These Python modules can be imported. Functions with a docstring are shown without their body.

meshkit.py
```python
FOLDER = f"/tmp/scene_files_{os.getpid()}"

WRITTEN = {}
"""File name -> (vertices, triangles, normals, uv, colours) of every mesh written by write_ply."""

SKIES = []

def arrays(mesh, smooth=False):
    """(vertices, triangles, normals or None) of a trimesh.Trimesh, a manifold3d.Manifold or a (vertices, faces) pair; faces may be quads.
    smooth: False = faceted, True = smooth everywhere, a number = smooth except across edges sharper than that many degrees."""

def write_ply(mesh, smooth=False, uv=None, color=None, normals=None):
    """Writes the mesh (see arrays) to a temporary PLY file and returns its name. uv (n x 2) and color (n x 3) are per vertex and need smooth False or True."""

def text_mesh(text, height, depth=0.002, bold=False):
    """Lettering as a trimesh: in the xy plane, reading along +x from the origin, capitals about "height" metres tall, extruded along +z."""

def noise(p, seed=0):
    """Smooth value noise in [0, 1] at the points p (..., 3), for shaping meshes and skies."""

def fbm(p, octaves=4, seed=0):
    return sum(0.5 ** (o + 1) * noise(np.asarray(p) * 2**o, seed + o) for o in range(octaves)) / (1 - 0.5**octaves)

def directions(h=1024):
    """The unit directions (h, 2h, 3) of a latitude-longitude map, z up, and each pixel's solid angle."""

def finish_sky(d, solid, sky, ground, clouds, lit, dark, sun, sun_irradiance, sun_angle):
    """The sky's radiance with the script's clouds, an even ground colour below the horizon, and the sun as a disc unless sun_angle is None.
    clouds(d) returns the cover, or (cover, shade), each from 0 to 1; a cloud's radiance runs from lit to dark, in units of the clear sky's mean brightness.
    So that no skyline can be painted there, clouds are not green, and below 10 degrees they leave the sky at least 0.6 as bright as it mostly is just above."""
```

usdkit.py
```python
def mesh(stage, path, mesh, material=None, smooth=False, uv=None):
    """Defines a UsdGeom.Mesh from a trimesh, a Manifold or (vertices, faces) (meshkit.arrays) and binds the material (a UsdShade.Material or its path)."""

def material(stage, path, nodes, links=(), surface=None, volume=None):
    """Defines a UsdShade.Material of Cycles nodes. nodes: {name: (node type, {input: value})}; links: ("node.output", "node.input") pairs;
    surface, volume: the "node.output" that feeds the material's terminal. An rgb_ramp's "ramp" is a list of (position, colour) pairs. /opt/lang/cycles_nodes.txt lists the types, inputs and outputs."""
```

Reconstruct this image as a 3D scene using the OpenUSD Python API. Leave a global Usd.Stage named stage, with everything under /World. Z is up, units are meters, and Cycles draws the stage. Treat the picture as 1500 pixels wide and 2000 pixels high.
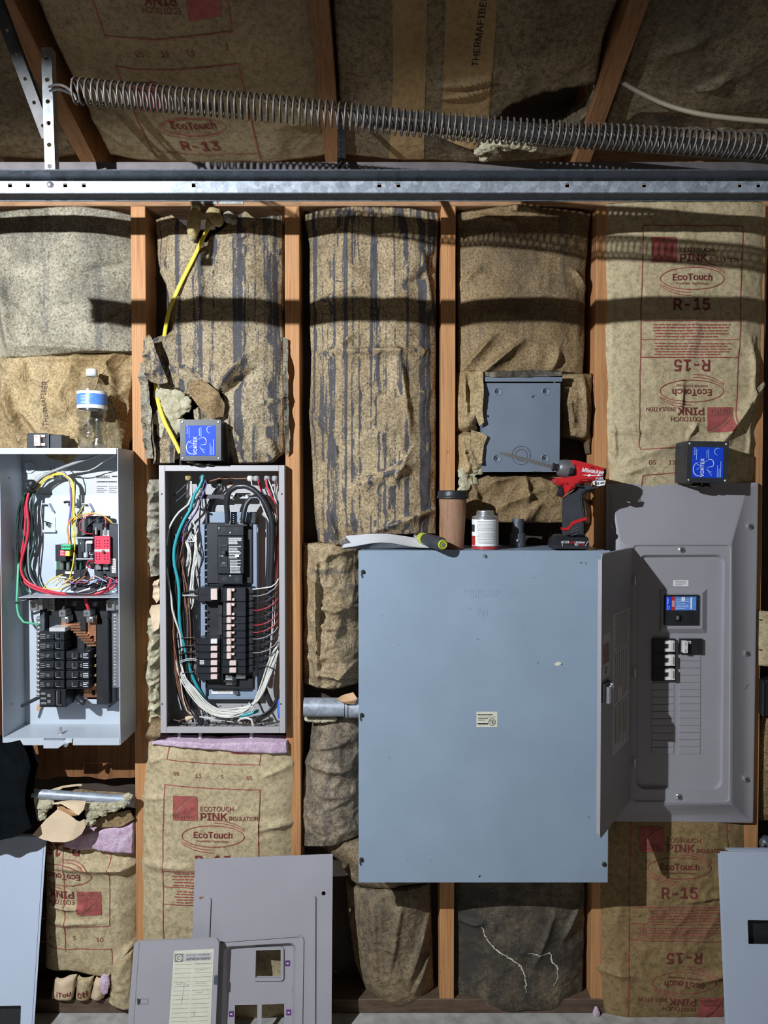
import math, random
import numpy as np, trimesh, shapely
import shapely.geometry as sg, shapely.affinity as sa, shapely.ops as so
from pxr import Usd, UsdGeom, UsdLux, UsdShade, Gf, Sdf
import usdkit, meshkit

stage = Usd.Stage.CreateInMemory()
UsdGeom.SetStageUpAxis(stage, UsdGeom.Tokens.z)
UsdGeom.SetStageMetersPerUnit(stage, 1.0)
world = UsdGeom.Xform.Define(stage, '/World')
stage.SetDefaultPrim(world.GetPrim())
UsdGeom.Scope.Define(stage, '/World/Looks')

# ------------------------------------------------------------------ camera, lights, exposure
F_PX, TILT = 1386.0, math.radians(1.32)          # focal length in pixels of the 1500 x 2000 frame; slight downward tilt
CAM = np.array([0.0, -1.87, 1.50])               # the stud faces of the wall stand at y = 0
cam = UsdGeom.Camera.Define(stage, '/World/camera')
cam.AddTranslateOp().Set(Gf.Vec3d(*CAM))
cam.AddRotateXOp().Set(90.0 - math.degrees(TILT))
cam.CreateHorizontalApertureAttr(36.0)
cam.CreateVerticalApertureAttr(48.0)
cam.CreateFocalLengthAttr(F_PX / 1500.0 * 36.0)
cam.CreateClippingRangeAttr(Gf.Vec2f(0.02, 50))
cam.CreateExposureAttr(0.0)

LAMP = (-1.15, -1.77, 2.169)                      # the work lamp on the left, in front of the wall
key = UsdLux.SphereLight.Define(stage, '/World/lamp_light')
key.AddTranslateOp().Set(Gf.Vec3d(*LAMP))
key.CreateRadiusAttr(0.010)
key.CreateNormalizeAttr(True)
key.CreateIntensityAttr(84)
key.CreateColorAttr(Gf.Vec3f(0.90, 0.97, 1.06))
sky = UsdLux.DomeLight.Define(stage, '/World/room_glow')
sky.CreateIntensityAttr(0.023)
sky.CreateColorAttr(Gf.Vec3f(1.0, 0.93, 0.84))

# ------------------------------------------------------------------ helpers
def W(px, py, D):
    """The point at distance D (horizontal, from the camera towards the wall) seen at a pixel."""
    c, r = (px - 750.0) / F_PX, (1000.0 - py) / F_PX
    ct, st = math.cos(TILT), math.sin(TILT)
    d = np.array([c, ct + r * st, r * ct - st])
    return CAM + d * (D / d[1])

class Face:
    """Pixel scales on a plane parallel to the wall at distance D."""
    def __init__(s, D, ref=1000.0): s.D, s.ref, s.y = D, ref, CAM[1] + D
    def x(s, px, py=None): return W(px, s.ref if py is None else py, s.D)[0]
    def z(s, py): return W(750, py, s.D)[2]
    def p(s, px, py): return W(px, py, s.D)
    def len(s, n): return n * s.D / F_PX

def cat(ms): return trimesh.util.concatenate([m for m in ms if m is not None])

def box(x0, x1, y0, y1, z0, z1, bev=0.0):
    x0, x1 = min(x0, x1), max(x0, x1); y0, y1 = min(y0, y1), max(y0, y1); z0, z1 = min(z0, z1), max(z0, z1)
    if bev <= 0 or bev * 2.05 > min(x1-x0, y1-y0, z1-z0):
        m = trimesh.creation.box([x1-x0, y1-y0, z1-z0]); m.apply_translation([(x0+x1)/2, (y0+y1)/2, (z0+z1)/2]); return m
    pts = []
    for sx in (0, 1):
        for sy in (0, 1):
            for sz in (0, 1):
                X, Y, Z = (x0, x1)[sx], (y0, y1)[sy], (z0, z1)[sz]
                ix, iy, iz = (1 - 2*sx)*bev, (1 - 2*sy)*bev, (1 - 2*sz)*bev
                pts += [(X, Y+iy, Z+iz), (X+ix, Y, Z+iz), (X+ix, Y+iy, Z)]
    return trimesh.convex.convex_hull(np.array(pts))

def rot(m, axis, deg, about=(0, 0, 0)):
    m = m.copy(); m.apply_transform(trimesh.transformations.rotation_matrix(math.radians(deg), axis, about)); return m
def mv(m, x=0, y=0, z=0):
    m = m.copy(); m.apply_translation([x, y, z]); return m
def orient(m, axis):
    """z axis of the mesh to axis."""
    m = m.copy(); m.apply_transform(trimesh.geometry.align_vectors([0, 0, 1], axis)); return m

def cyl(p0, p1, r, n=16, r1=None):
    p0, p1 = np.asarray(p0, float), np.asarray(p1, float)
    h = np.linalg.norm(p1 - p0)
    return mv(orient(lathe([(r, 0), (r if r1 is None else r1, h)], n), (p1 - p0) / h), *p0)

def lathe(profile, n=32, close=True):
    """Profile of (radius, z), capped at both ends."""
    pr = list(profile)
    if close:
        if pr[0][0] > 1e-9: pr = [(0, pr[0][1])] + pr
        if pr[-1][0] > 1e-9: pr = pr + [(0, pr[-1][1])]
    v, f, rings = [], [], []
    for r, z in pr:
        if r < 1e-9: rings.append([len(v)]); v.append((0, 0, z))
        else:
            rings.append(list(range(len(v), len(v)+n)))
            v += [(r*math.cos(2*math.pi*k/n), r*math.sin(2*math.pi*k/n), z) for k in range(n)]
    for a, b in zip(rings[:-1], rings[1:]):
        for k in range(n):
            k2 = (k+1) % n
            if len(a) == 1 and len(b) == 1: break
            if len(a) == 1: f.append((a[0], b[k2], b[k]))
            elif len(b) == 1: f.append((a[k], a[k2], b[0]))
            else: f += [(a[k], a[k2], b[k2]), (a[k], b[k2], b[k])]
    return trimesh.Trimesh(np.array(v, float), np.array(f), process=False)

def smoothline(pts, step=0.012):
    """Catmull-Rom through the points."""
    P = np.asarray(pts, float)
    if len(P) < 3: return P
    Q = np.vstack([2*P[0]-P[1], P, 2*P[-1]-P[-2]])
    out = []
    for i in range(1, len(Q)-2):
        n = max(1, min(14, int(np.linalg.norm(Q[i+1]-Q[i]) / step)))
        for k in range(n):
            t = k / n
            out.append(0.5*((2*Q[i]) + (Q[i+1]-Q[i-1])*t + (2*Q[i-1]-5*Q[i]+4*Q[i+1]-Q[i+2])*t*t + (-Q[i-1]+3*Q[i]-3*Q[i+1]+Q[i+2])*t**3))
    out.append(P[-1])
    return np.array(out)

def tube(pts, r, sides=8, smooth=True, step=0.012, squash=None):
    P = smoothline(pts, step) if smooth else np.asarray(pts, float)
    n = len(P)
    T = np.gradient(P, axis=0); T /= np.maximum(np.linalg.norm(T, axis=1, keepdims=True), 1e-12)
    up = np.array([0, 1, 0.0])
    if abs(T[0] @ up) > 0.9: up = np.array([1, 0, 0.0])
    N = np.zeros_like(P); b = up - T[0]*(T[0] @ up); N[0] = b/np.linalg.norm(b)
    for i in range(1, n):
        b = N[i-1] - T[i]*(N[i-1] @ T[i]); N[i] = b/max(np.linalg.norm(b), 1e-12)
    B = np.cross(T, N)
    R = np.full(n, r) if np.ndim(r) == 0 else np.interp(np.linspace(0, 1, n), np.linspace(0, 1, len(r)), r)
    a = np.arange(sides)*2*math.pi/sides
    sq = (1, 1) if squash is None else squash
    V = P[:, None] + R[:, None, None]*(np.cos(a)[None, :, None]*N[:, None]*sq[0] + np.sin(a)[None, :, None]*B[:, None]*sq[1])
    V = V.reshape(-1, 3); F = []
    i, k = np.meshgrid(np.arange(n-1), np.arange(sides), indexing='ij')
    i, k = i.ravel(), k.ravel(); k2 = (k+1) % sides
    F = np.vstack([np.c_[i*sides+k, i*sides+k2, (i+1)*sides+k2], np.c_[i*sides+k, (i+1)*sides+k2, (i+1)*sides+k]])
    V = np.vstack([V, P[0], P[-1]]); c0, c1 = len(V)-2, len(V)-1
    caps = [(c0, (j+1) % sides, j) for j in range(sides)] + [(c1, (n-1)*sides+j, (n-1)*sides+(j+1) % sides) for j in range(sides)]
    return trimesh.Trimesh(V, np.vstack([F, caps]), process=False)

def PW(pts): return [W(*p) for p in pts]
def tubepx(pts, rpx, sides=8, **k): return tube(PW(pts), rpx * np.mean([p[2] for p in pts]) / F_PX, sides, **k)

def plate(poly, y0, y1):
    """A shapely polygon in (x, z), extruded from y0 (front) to y1."""
    gs = [g for g in getattr(poly, 'geoms', [poly]) if g.area > 1e-10]
    ms = [trimesh.creation.extrude_polygon(g, abs(y1-y0), engine='earcut') for g in gs]
    m = cat(ms)
    v = m.vertices.copy(); m.vertices = np.c_[v[:, 0], max(y0, y1) - v[:, 2], v[:, 1]]
    return m

def rr(x0, x1, z0, z1, r=0.0, n=5):
    x0, x1, z0, z1 = min(x0, x1), max(x0, x1), min(z0, z1), max(z0, z1)
    if r <= 0: return sg.box(x0, z0, x1, z1)
    r = min(r, (x1-x0)/2.001, (z1-z0)/2.001)
    return sg.box(x0+r, z0+r, x1-r, z1-r).buffer(r, quad_segs=n)
def circ(x, z, r, n=8): return sg.Point(x, z).buffer(r, quad_segs=n)
def stroke(pts, w): return sg.LineString(pts).buffer(w/2, cap_style='flat', join_style='mitre')

def rring(x0, x1, z0, z1, r, y, n=5):
    """A rounded rectangle as a closed ring of 4(n+1) points, counter-clockwise seen from the front."""
    r = max(min(r, (x1-x0)/2.01, (z1-z0)/2.01), 1e-5); out = []
    for cx, cz, a0 in ((x1-r, z1-r, 0), (x0+r, z1-r, 90), (x0+r, z0+r, 180), (x1-r, z0+r, 270)):
        for k in range(n+1):
            a = math.radians(a0 + 90*k/n); out.append((cx+r*math.cos(a), y, cz+r*math.sin(a)))
    return out
def loft(rings, cap_last=True, cap_first=False):
    n = len(rings[0]); v = [p for r in rings for p in r]; f = []
    for i in range(len(rings)-1):
        for k in range(n):
            k2 = (k+1) % n; a, b = i*n, (i+1)*n
            f += [(a+k, a+k2, b+k2), (a+k, b+k2, b+k)]
    for flag, ring, base, flip in ((cap_last, rings[-1], (len(rings)-1)*n, False), (cap_first, rings[0], 0, True)):
        if flag:
            c = len(v); v.append(tuple(np.mean(ring, axis=0)))
            for k in range(n):
                t = (base+k, base+(k+1) % n, c)
                f.append(t[::-1] if flip else t)
    return trimesh.Trimesh(np.array(v, float), np.array(f), process=False)

_T = {}
def text(s, h, bold=False):
    """Lettering in the xy plane, capitals h tall, thin along z."""
    if (s, bold) not in _T: _T[s, bold] = meshkit.text_mesh(s, 1.0, 0.02, bold)
    m = _T[s, bold].copy(); m.apply_scale(h); m.vertices[:, 2] *= 0.0005 / (0.02*h); return m
def text_w(s, w, bold=False):
    m = text(s, 1.0, bold); k = w / m.extents[0]; m.vertices[:, :2] *= k; return m
def front(m, x, y, z, ang=0, centre=True, lean=None):
    """Lettering turned to face the camera at (x, y, z)."""
    m = m.copy()
    if centre: m.apply_translation([-m.bounds[:, 0].mean(), -m.bounds[:, 1].mean(), 0])
    m = rot(m, [0, 0, 1], ang); v = m.vertices
    m.vertices = np.c_[v[:, 0]+x, y-v[:, 2], v[:, 1]+z]
    return m
def fine_print(x0, x1, z0, z1, rows, y, seed=0, fill=0.55, t=0.0003):
    """Rows of word-like dashes: print too small to read."""
    rng = random.Random(seed); ms = []
    dz = (z1-z0)/rows; w = x1-x0
    for i in range(rows):
        x = x0; zc = z1-(i+0.5)*dz; end = x1-w*rng.choice([0, 0, .03, .12, .3])
        while x < end - w*0.02:
            l = w*rng.uniform(.03, .11); l = min(l, end-x)
            ms.append(box(x, x+l, y-t, y, zc-dz*fill/2, zc+dz*fill/2)); x += l + w*.018
    return cat(ms)

def blob(c, r, seed=0, amp=0.35, freq=1.6, sub=4, scale=(1, 1, 1)):
    m = trimesh.creation.icosphere(sub)
    v = m.vertices; n1 = meshkit.fbm(v*freq+seed*7.3, 5, seed); n2 = meshkit.fbm(v*freq*4+seed*3.1, 3, seed+9)
    m.vertices = v*(1-amp+2*amp*(n1-.2)+0.3*amp*(n2-.5))[:, None]*np.array(scale)*r + np.array(c)
    return m

# ------------------------------------------------------------------ things and parts
_names = {}
def numbered(parent, name):
    k = (str(parent), name); i = _names.get(k, 0); _names[k] = i+1
    return f'{parent}/{name}' + (f'_{i:03d}' if i else '')
def tag(p, label=None, cat_=None, group=None, kind=None):
    for k, v in (('label', label), ('category', cat_), ('group', group), ('kind', kind)):
        if v: p.SetCustomDataByKey(k, v)

class Thing:
    """Collects parts in world coordinates; done() writes an Xform at the thing's base with one Mesh per part."""
    def __init__(s, name, label=None, cat_=None, group=None, kind=None):
        s.path = numbered('/World', name); s.meta = (label, cat_, group, kind); s.parts = []
    def part(s, name, mesh, m, smooth=30, parent=None, label=None, kind=None):
        base = s.path if parent is None else parent
        p = numbered(base, name); s.parts.append((p, mesh, m, smooth, label, kind)); return p
    def done(s, origin=None):
        b = np.array([q[1].bounds for q in s.parts]); lo, hi = b[:, 0].min(0), b[:, 1].max(0)
        o = np.array([(lo[0]+hi[0])/2, (lo[1]+hi[1])/2, lo[2]]) if origin is None else np.array(origin)
        x = UsdGeom.Xform.Define(stage, s.path); x.AddTranslateOp().Set(Gf.Vec3d(*map(float, o))); tag(x.GetPrim(), *s.meta)
        for p, mesh, m, sm, label, kind in sorted(s.parts, key=lambda q: q[0].count('/')):
            v, f = mesh.vertices - o, mesh.faces
            pr = usdkit.mesh(stage, p, trimesh.Trimesh(v, f, process=False), f'/World/Looks/{m}', sm)
            tag(pr.GetPrim(), label, kind=kind)
        s.origin = o; return s
def single(name, label, cat_, mesh, m, smooth=30, group=None, kind=None):
    p = numbered('/World', name); b = mesh.bounds
    o = np.array([b[:, 0].mean(), b[:, 1].mean(), b[0, 2]])
    pr = usdkit.mesh(stage, p, trimesh.Trimesh(mesh.vertices-o, mesh.faces, process=False), f'/World/Looks/{m}', smooth)
    pr.AddTranslateOp().Set(Gf.Vec3d(*map(float, o))); tag(pr.GetPrim(), label, cat_, group, kind); return p

# ------------------------------------------------------------------ materials
def mat(name, nodes, links, surface='p.BSDF'): return usdkit.material(stage, f'/World/Looks/{name}', nodes, links, surface=surface)
def plain(name, c, rough=0.5, metal=0.0, var=0.06, scale=40, bump=0.0, bscale=300, spec=0.5, coat=0.0, specks=0.0):
    """Paint, plastic or metal with a little unevenness of tone and an optional scatter of dark specks."""
    c = np.array(c, float)
    nodes = {'g': ('geometry', {}), 'n': ('noise_texture', {'scale': scale, 'detail': 4.0}),
             'r': ('rgb_ramp', {'ramp': [(0.3, tuple(c*(1-var))), (0.7, tuple(np.minimum(c*(1+var), 1)))]}),
             'p': ('principled_bsdf', {'roughness': rough, 'metallic': metal, 'specular_ior_level': spec, 'coat_weight': coat})}
    links = [('g.position', 'n.vector'), ('n.fac', 'r.fac')]
    out = 'r.color'
    if specks:
        nodes['sn'] = ('noise_texture', {'scale': 55.0, 'detail': 3.0, 'roughness': 0.6}); links.append(('g.position', 'sn.vector'))
        nodes['sr'] = ('rgb_ramp', {'ramp': [(0.0, (1,)*3), (0.70, (1,)*3), (0.76, (1-specks,)*3), (1, (1-specks,)*3)]}); links.append(('sn.fac', 'sr.fac'))
        nodes['sm'] = ('mix', {'mix_type': 'multiply', 'fac': 1.0}); links += [(out, 'sm.color1'), ('sr.color', 'sm.color2')]; out = 'sm.color'
    links.append((out, 'p.base_color'))
    if bump:
        nodes['bn'] = ('noise_texture', {'scale': bscale, 'detail': 3.0}); nodes['b'] = ('bump', {'strength': bump, 'distance': 0.001})
        links += [('g.position', 'bn.vector'), ('bn.fac', 'b.height'), ('b.normal', 'p.normal')]
    mat(name, nodes, links)

def kraft(name, base, dark, streak=0.0, grime=0.3, speck=0.5, streak_axis=(30, 30, 1.5), blotch=5.0, gmid=0.55, seed=0.0, sedge=(0.55, 0.62), rel=0.35, mott=75.0):
    """Kraft paper facing: blotchy brown, mould specks, vertical dark streaks and patches of grime."""
    S = ('vector_math', {'math_type': 'add', 'vector2': (seed*3.7, seed*1.9, seed*2.3)})
    nodes = {'g': ('geometry', {}), 'o': S,
        'n1': ('noise_texture', {'scale': blotch, 'detail': 6.0, 'roughness': 0.62}),
        'r1': ('rgb_ramp', {'ramp': [(0.32, dark), (0.62, base)]}),
        'n2': ('noise_texture', {'scale': 230.0, 'detail': 6.0, 'roughness': 0.75}),
        'r2': ('rgb_ramp', {'ramp': [(0.36, (1-speck,)*3), (0.47, (1-speck*.35,)*3), (0.60, (1, 1, 1))]}),
        'm2': ('mix', {'mix_type': 'multiply', 'fac': 1.0}),
        'n5': ('noise_texture', {'scale': mott, 'detail': 7.0, 'roughness': 0.72}), 'r5': ('rgb_ramp', {'ramp': [(0.38, (1-speck*.75, 1-speck*.80, 1-speck*.88)), (0.54, (1.12, 1.12, 1.10))]}), 'm5': ('mix', {'mix_type': 'multiply', 'fac': 1.0}),
        'mp': ('mapping', {'scale': streak_axis}),
        'n3': ('noise_texture', {'scale': 1.0, 'detail': 3.0, 'roughness': 0.55, 'distortion': 0.15}),
        'n3b': ('noise_texture', {'scale': 260.0, 'detail': 2.0}),
        'n3c': ('noise_texture', {'scale': 7.0, 'detail': 4.0}),
        'a3': ('math', {'math_type': 'multiply_add', 'value2': 0.16, 'value3': -0.08}),
        'mpc': ('mapping', {'scale': (1.3*streak_axis[0]/30, 1.3*streak_axis[1]/30, 0.35*streak_axis[2]/1.5)}), 'a3c': ('math', {'math_type': 'multiply_add', 'value2': 0.17, 'value3': -0.085}),
        's3': ('math', {'math_type': 'add'}), 's3c': ('math', {'math_type': 'add'}),
        'r3': ('rgb_ramp', {'ramp': [(sedge[0], (0,)*3), (sedge[1], (streak,)*3)]}),
        'm3': ('mix', {'mix_type': 'mix', 'color2': (0.055, 0.056, 0.068)}),
        'n4': ('noise_texture', {'scale': 3.2, 'detail': 7.0, 'roughness': 0.7}),
        's4': ('math', {'math_type': 'add'}),
        'r4': ('rgb_ramp', {'ramp': [(gmid-0.06, (0,)*3), (gmid+0.1, (grime,)*3)]}),
        'm4': ('mix', {'mix_type': 'mix', 'color2': (0.04, 0.036, 0.03)}),
        'nb': ('noise_texture', {'scale': 420.0, 'detail': 2.0}),
        'nc': ('noise_texture', {'type': 'ridged_multifractal', 'scale': 16.0, 'detail': 5.0, 'roughness': 0.55, 'distortion': 0.8, 'offset': 0.9, 'gain': 1.6}),
        'hr': ('math', {'math_type': 'multiply', 'value2': rel}), 'hb': ('math', {'math_type': 'multiply_add', 'value2': 0.06}),
        'b': ('bump', {'strength': 0.7, 'distance': 0.0065}),
        'p': ('principled_bsdf', {'roughness': 0.72, 'specular_ior_level': 0.25})}
    links = [('g.position', 'o.vector1'), ('o.vector', 'n1.vector'), ('n1.fac', 'r1.fac'), ('o.vector', 'n2.vector'), ('n2.fac', 'r2.fac'),
        ('r1.color', 'm5.color1'), ('o.vector', 'n5.vector'), ('n5.fac', 'r5.fac'), ('r5.color', 'm5.color2'), ('m5.color', 'm2.color1'), ('r2.color', 'm2.color2'), ('o.vector', 'mp.vector'), ('mp.vector', 'n3.vector'), ('o.vector', 'n3b.vector'), ('o.vector', 'mpc.vector'), ('mpc.vector', 'n3c.vector'),
        ('n3b.fac', 'a3.value1'), ('n3c.fac', 'a3c.value1'), ('n3.fac', 's3.value1'), ('a3.value', 's3.value2'), ('s3.value', 's3c.value1'), ('a3c.value', 's3c.value2'), ('s3c.value', 'r3.fac'),
        ('m2.color', 'm3.color1'), ('r3.color', 'm3.fac'), ('o.vector', 'n4.vector'), ('n4.fac', 's4.value1'), ('a3.value', 's4.value2'), ('s4.value', 'r4.fac'),
        ('m3.color', 'm4.color1'), ('r4.color', 'm4.fac'), ('m4.color', 'p.base_color'),
        ('o.vector', 'nb.vector'), ('o.vector', 'nc.vector'), ('nb.fac', 'hb.value1'), ('nc.fac', 'hr.value1'), ('hr.value', 'hb.value3'), ('hb.value', 'b.height'), ('b.normal', 'p.normal')]
    mat(name, nodes, links)

def wood(name, a, b, axis=(55, 55, 3), rough=0.62, knots=True):
    nodes = {'g': ('geometry', {}), 'mp': ('mapping', {'scale': axis}), 'n': ('noise_texture', {'scale': 1.0, 'detail': 5.0, 'roughness': 0.6, 'distortion': 0.6}),
        'r': ('rgb_ramp', {'ramp': [(0.33, b), (0.5, a), (0.68, tuple(np.array(a)*0.82))]}),
        'mp2': ('mapping', {'scale': tuple(np.array(axis)*(7, 7, 1.6))}), 'n2': ('noise_texture', {'scale': 1.0, 'detail': 3.0}),
        'r2': ('rgb_ramp', {'ramp': [(0.35, (0.72,)*3), (0.55, (1,)*3)]}), 'm': ('mix', {'mix_type': 'multiply', 'fac': 1.0}),
        'n3': ('noise_texture', {'scale': 38.0, 'detail': 2.0}), 'r3': ('rgb_ramp', {'ramp': [(0.0, (1,)*3), (0.72, (1,)*3), (0.77, (0.3,)*3), (1, (0.3,)*3)]}),
        'm3': ('mix', {'mix_type': 'multiply', 'fac': 1.0}),
        'b': ('bump', {'strength': 0.25, 'distance': 0.001}), 'p': ('principled_bsdf', {'roughness': rough, 'specular_ior_level': 0.3})}
    links = [('g.position', 'mp.vector'), ('mp.vector', 'n.vector'), ('n.fac', 'r.fac'), ('g.position', 'mp2.vector'), ('mp2.vector', 'n2.vector'), ('n2.fac', 'r2.fac'),
        ('r.color', 'm.color1'), ('r2.color', 'm.color2'), ('g.position', 'n3.vector'), ('n3.fac', 'r3.fac'), ('m.color', 'm3.color1'), ('r3.color', 'm3.color2'),
        ('m3.color', 'p.base_color'), ('n2.fac', 'b.height'), ('b.normal', 'p.normal')]
    mat(name, nodes, links)

def galv(name, c=(0.62, 0.65, 0.68), rough=0.38, metal=0.85, scale=90):
    nodes = {'g': ('geometry', {}), 'v': ('voronoi_texture', {'scale': scale, 'randomness': 1.0}), 'n': ('noise_texture', {'scale': scale*1.3, 'detail': 4.0, 'distortion': 1.5}),
        'r': ('rgb_ramp', {'ramp': [(0.3, tuple(np.array(c)*0.68)), (0.62, c)]}), 'bw': ('rgb_to_bw', {}),
        'rr': ('rgb_ramp', {'ramp': [(0, (rough*0.8,)*3), (1, (rough*1.3,)*3)]}), 'mx': ('mix', {'mix_type': 'multiply', 'fac': 0.35}),
        'p': ('principled_bsdf', {'metallic': metal})}
    links = [('g.position', 'v.vector'), ('g.position', 'n.vector'), ('n.fac', 'r.fac'), ('v.color', 'bw.color'), ('bw.val', 'rr.fac'), ('r.color', 'mx.color1'), ('bw.val', 'mx.color2'),
        ('mx.color', 'p.base_color'), ('rr.color', 'p.roughness')]
    mat(name, nodes, links)

def fluff(name, a, b):
    nodes = {'g': ('geometry', {}), 'n': ('noise_texture', {'scale': 60.0, 'detail': 6.0, 'roughness': 0.7}), 'r': ('rgb_ramp', {'ramp': [(0.35, b), (0.6, a)]}),
        'n2': ('noise_texture', {'scale': 160.0, 'detail': 5.0, 'roughness': 0.75, 'distortion': 1.0}), 'b': ('bump', {'strength': 0.9, 'distance': 0.006}),
        'p': ('principled_bsdf', {'roughness': 0.95, 'specular_ior_level': 0.1, 'sheen_weight': 0.2})}
    mat(name, nodes, [('g.position', 'n.vector'), ('n.fac', 'r.fac'), ('r.color', 'p.base_color'), ('g.position', 'n2.vector'), ('n2.fac', 'b.height'), ('b.normal', 'p.normal')])

TAN, TAN_D = (0.50, 0.40, 0.245), (0.35, 0.255, 0.135)
kraft('kraft_streaked', (0.50, 0.405, 0.265), (0.32, 0.23, 0.125), streak=0.92, grime=0.45, speck=0.66, seed=1, sedge=(0.525, 0.575), gmid=0.56, streak_axis=(50, 50, 0.8), rel=0.3, mott=170.0)
kraft('kraft_streaked_fine', (0.50, 0.385, 0.235), (0.31, 0.215, 0.11), streak=0.92, grime=0.45, speck=0.68, seed=2.3, sedge=(0.52, 0.565), gmid=0.56, streak_axis=(60, 60, 0.7), rel=0.3, mott=170.0)
kraft('kraft_grey_mould', (0.432, 0.384, 0.282), (0.312, 0.276, 0.210), streak=0.55, grime=0.62, speck=0.62, seed=4.1, sedge=(0.56, 0.66), gmid=0.50, rel=0.2, mott=150.0)
kraft('kraft_old', (0.36, 0.25, 0.128), (0.235, 0.152, 0.072), streak=0.4, grime=0.5, speck=0.6, seed=5.2, sedge=(0.60, 0.66), gmid=0.55, rel=0.25, mott=190.0)
kraft('kraft_crumpled', (0.504, 0.372, 0.198), (0.348, 0.234, 0.108), streak=0.15, grime=0.3, speck=0.5, seed=6.4, gmid=0.58, rel=0.5, mott=140.0)
kraft('kraft_dirty', (0.50, 0.385, 0.235), (0.33, 0.235, 0.13), streak=0.6, grime=0.5, speck=0.6, seed=7.7, streak_axis=(4, 4, 26), gmid=0.56, rel=0.45, mott=140.0)
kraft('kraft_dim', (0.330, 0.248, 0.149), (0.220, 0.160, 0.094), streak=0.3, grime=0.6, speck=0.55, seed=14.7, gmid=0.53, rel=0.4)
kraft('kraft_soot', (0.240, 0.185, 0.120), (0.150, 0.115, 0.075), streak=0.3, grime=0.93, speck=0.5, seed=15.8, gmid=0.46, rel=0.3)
kraft('kraft_black', (0.462, 0.374, 0.259), (0.297, 0.231, 0.160), streak=0.3, grime=0.9, speck=0.6, seed=8.8, gmid=0.5, rel=0.4)
kraft('kraft_new', (0.524, 0.422, 0.257), (0.467, 0.370, 0.217), streak=0.0, grime=0.25, speck=0.33, seed=9.1, gmid=0.66, rel=0.1)
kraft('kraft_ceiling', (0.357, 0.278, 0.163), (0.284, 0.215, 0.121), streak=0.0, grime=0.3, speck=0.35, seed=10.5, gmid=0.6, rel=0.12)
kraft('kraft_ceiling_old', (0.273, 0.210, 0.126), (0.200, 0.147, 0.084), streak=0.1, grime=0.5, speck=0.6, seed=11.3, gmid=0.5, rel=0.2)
kraft('kraft_ceiling_clean', (0.360, 0.240, 0.115), (0.300, 0.190, 0.085), streak=0.0, grime=0.15, speck=0.2, seed=12.3, gmid=0.66, rel=0.12)
kraft('kraft_brown_falloff', (0.302, 0.207, 0.095), (0.246, 0.162, 0.071), streak=0.0, grime=0.25, speck=0.35, seed=13.1, gmid=0.66, rel=0.1)  # kraft_new made browner, and darkened for lamp falloff at lower right
plain('kraft_scrap', (0.66, 0.50, 0.33), 0.7, var=0.12, scale=12, bump=0.3)
plain('kraft_orange', (0.50, 0.29, 0.14), 0.6, var=0.12, scale=20)
plain('print_red', (0.34, 0.078, 0.066), 0.75, var=0.22, scale=60)
plain('print_black', (0.05, 0.045, 0.04), 0.75)
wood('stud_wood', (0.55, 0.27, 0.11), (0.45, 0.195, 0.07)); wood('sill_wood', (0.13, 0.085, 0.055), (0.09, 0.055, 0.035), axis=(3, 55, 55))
wood('plate_wood', (0.42, 0.235, 0.12), (0.33, 0.17, 0.08), axis=(3, 55, 55))
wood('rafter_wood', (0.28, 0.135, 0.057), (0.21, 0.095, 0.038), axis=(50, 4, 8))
wood('plywood', (0.25, 0.108, 0.04), (0.17, 0.068, 0.025), axis=(18, 18, 2.5))
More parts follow.
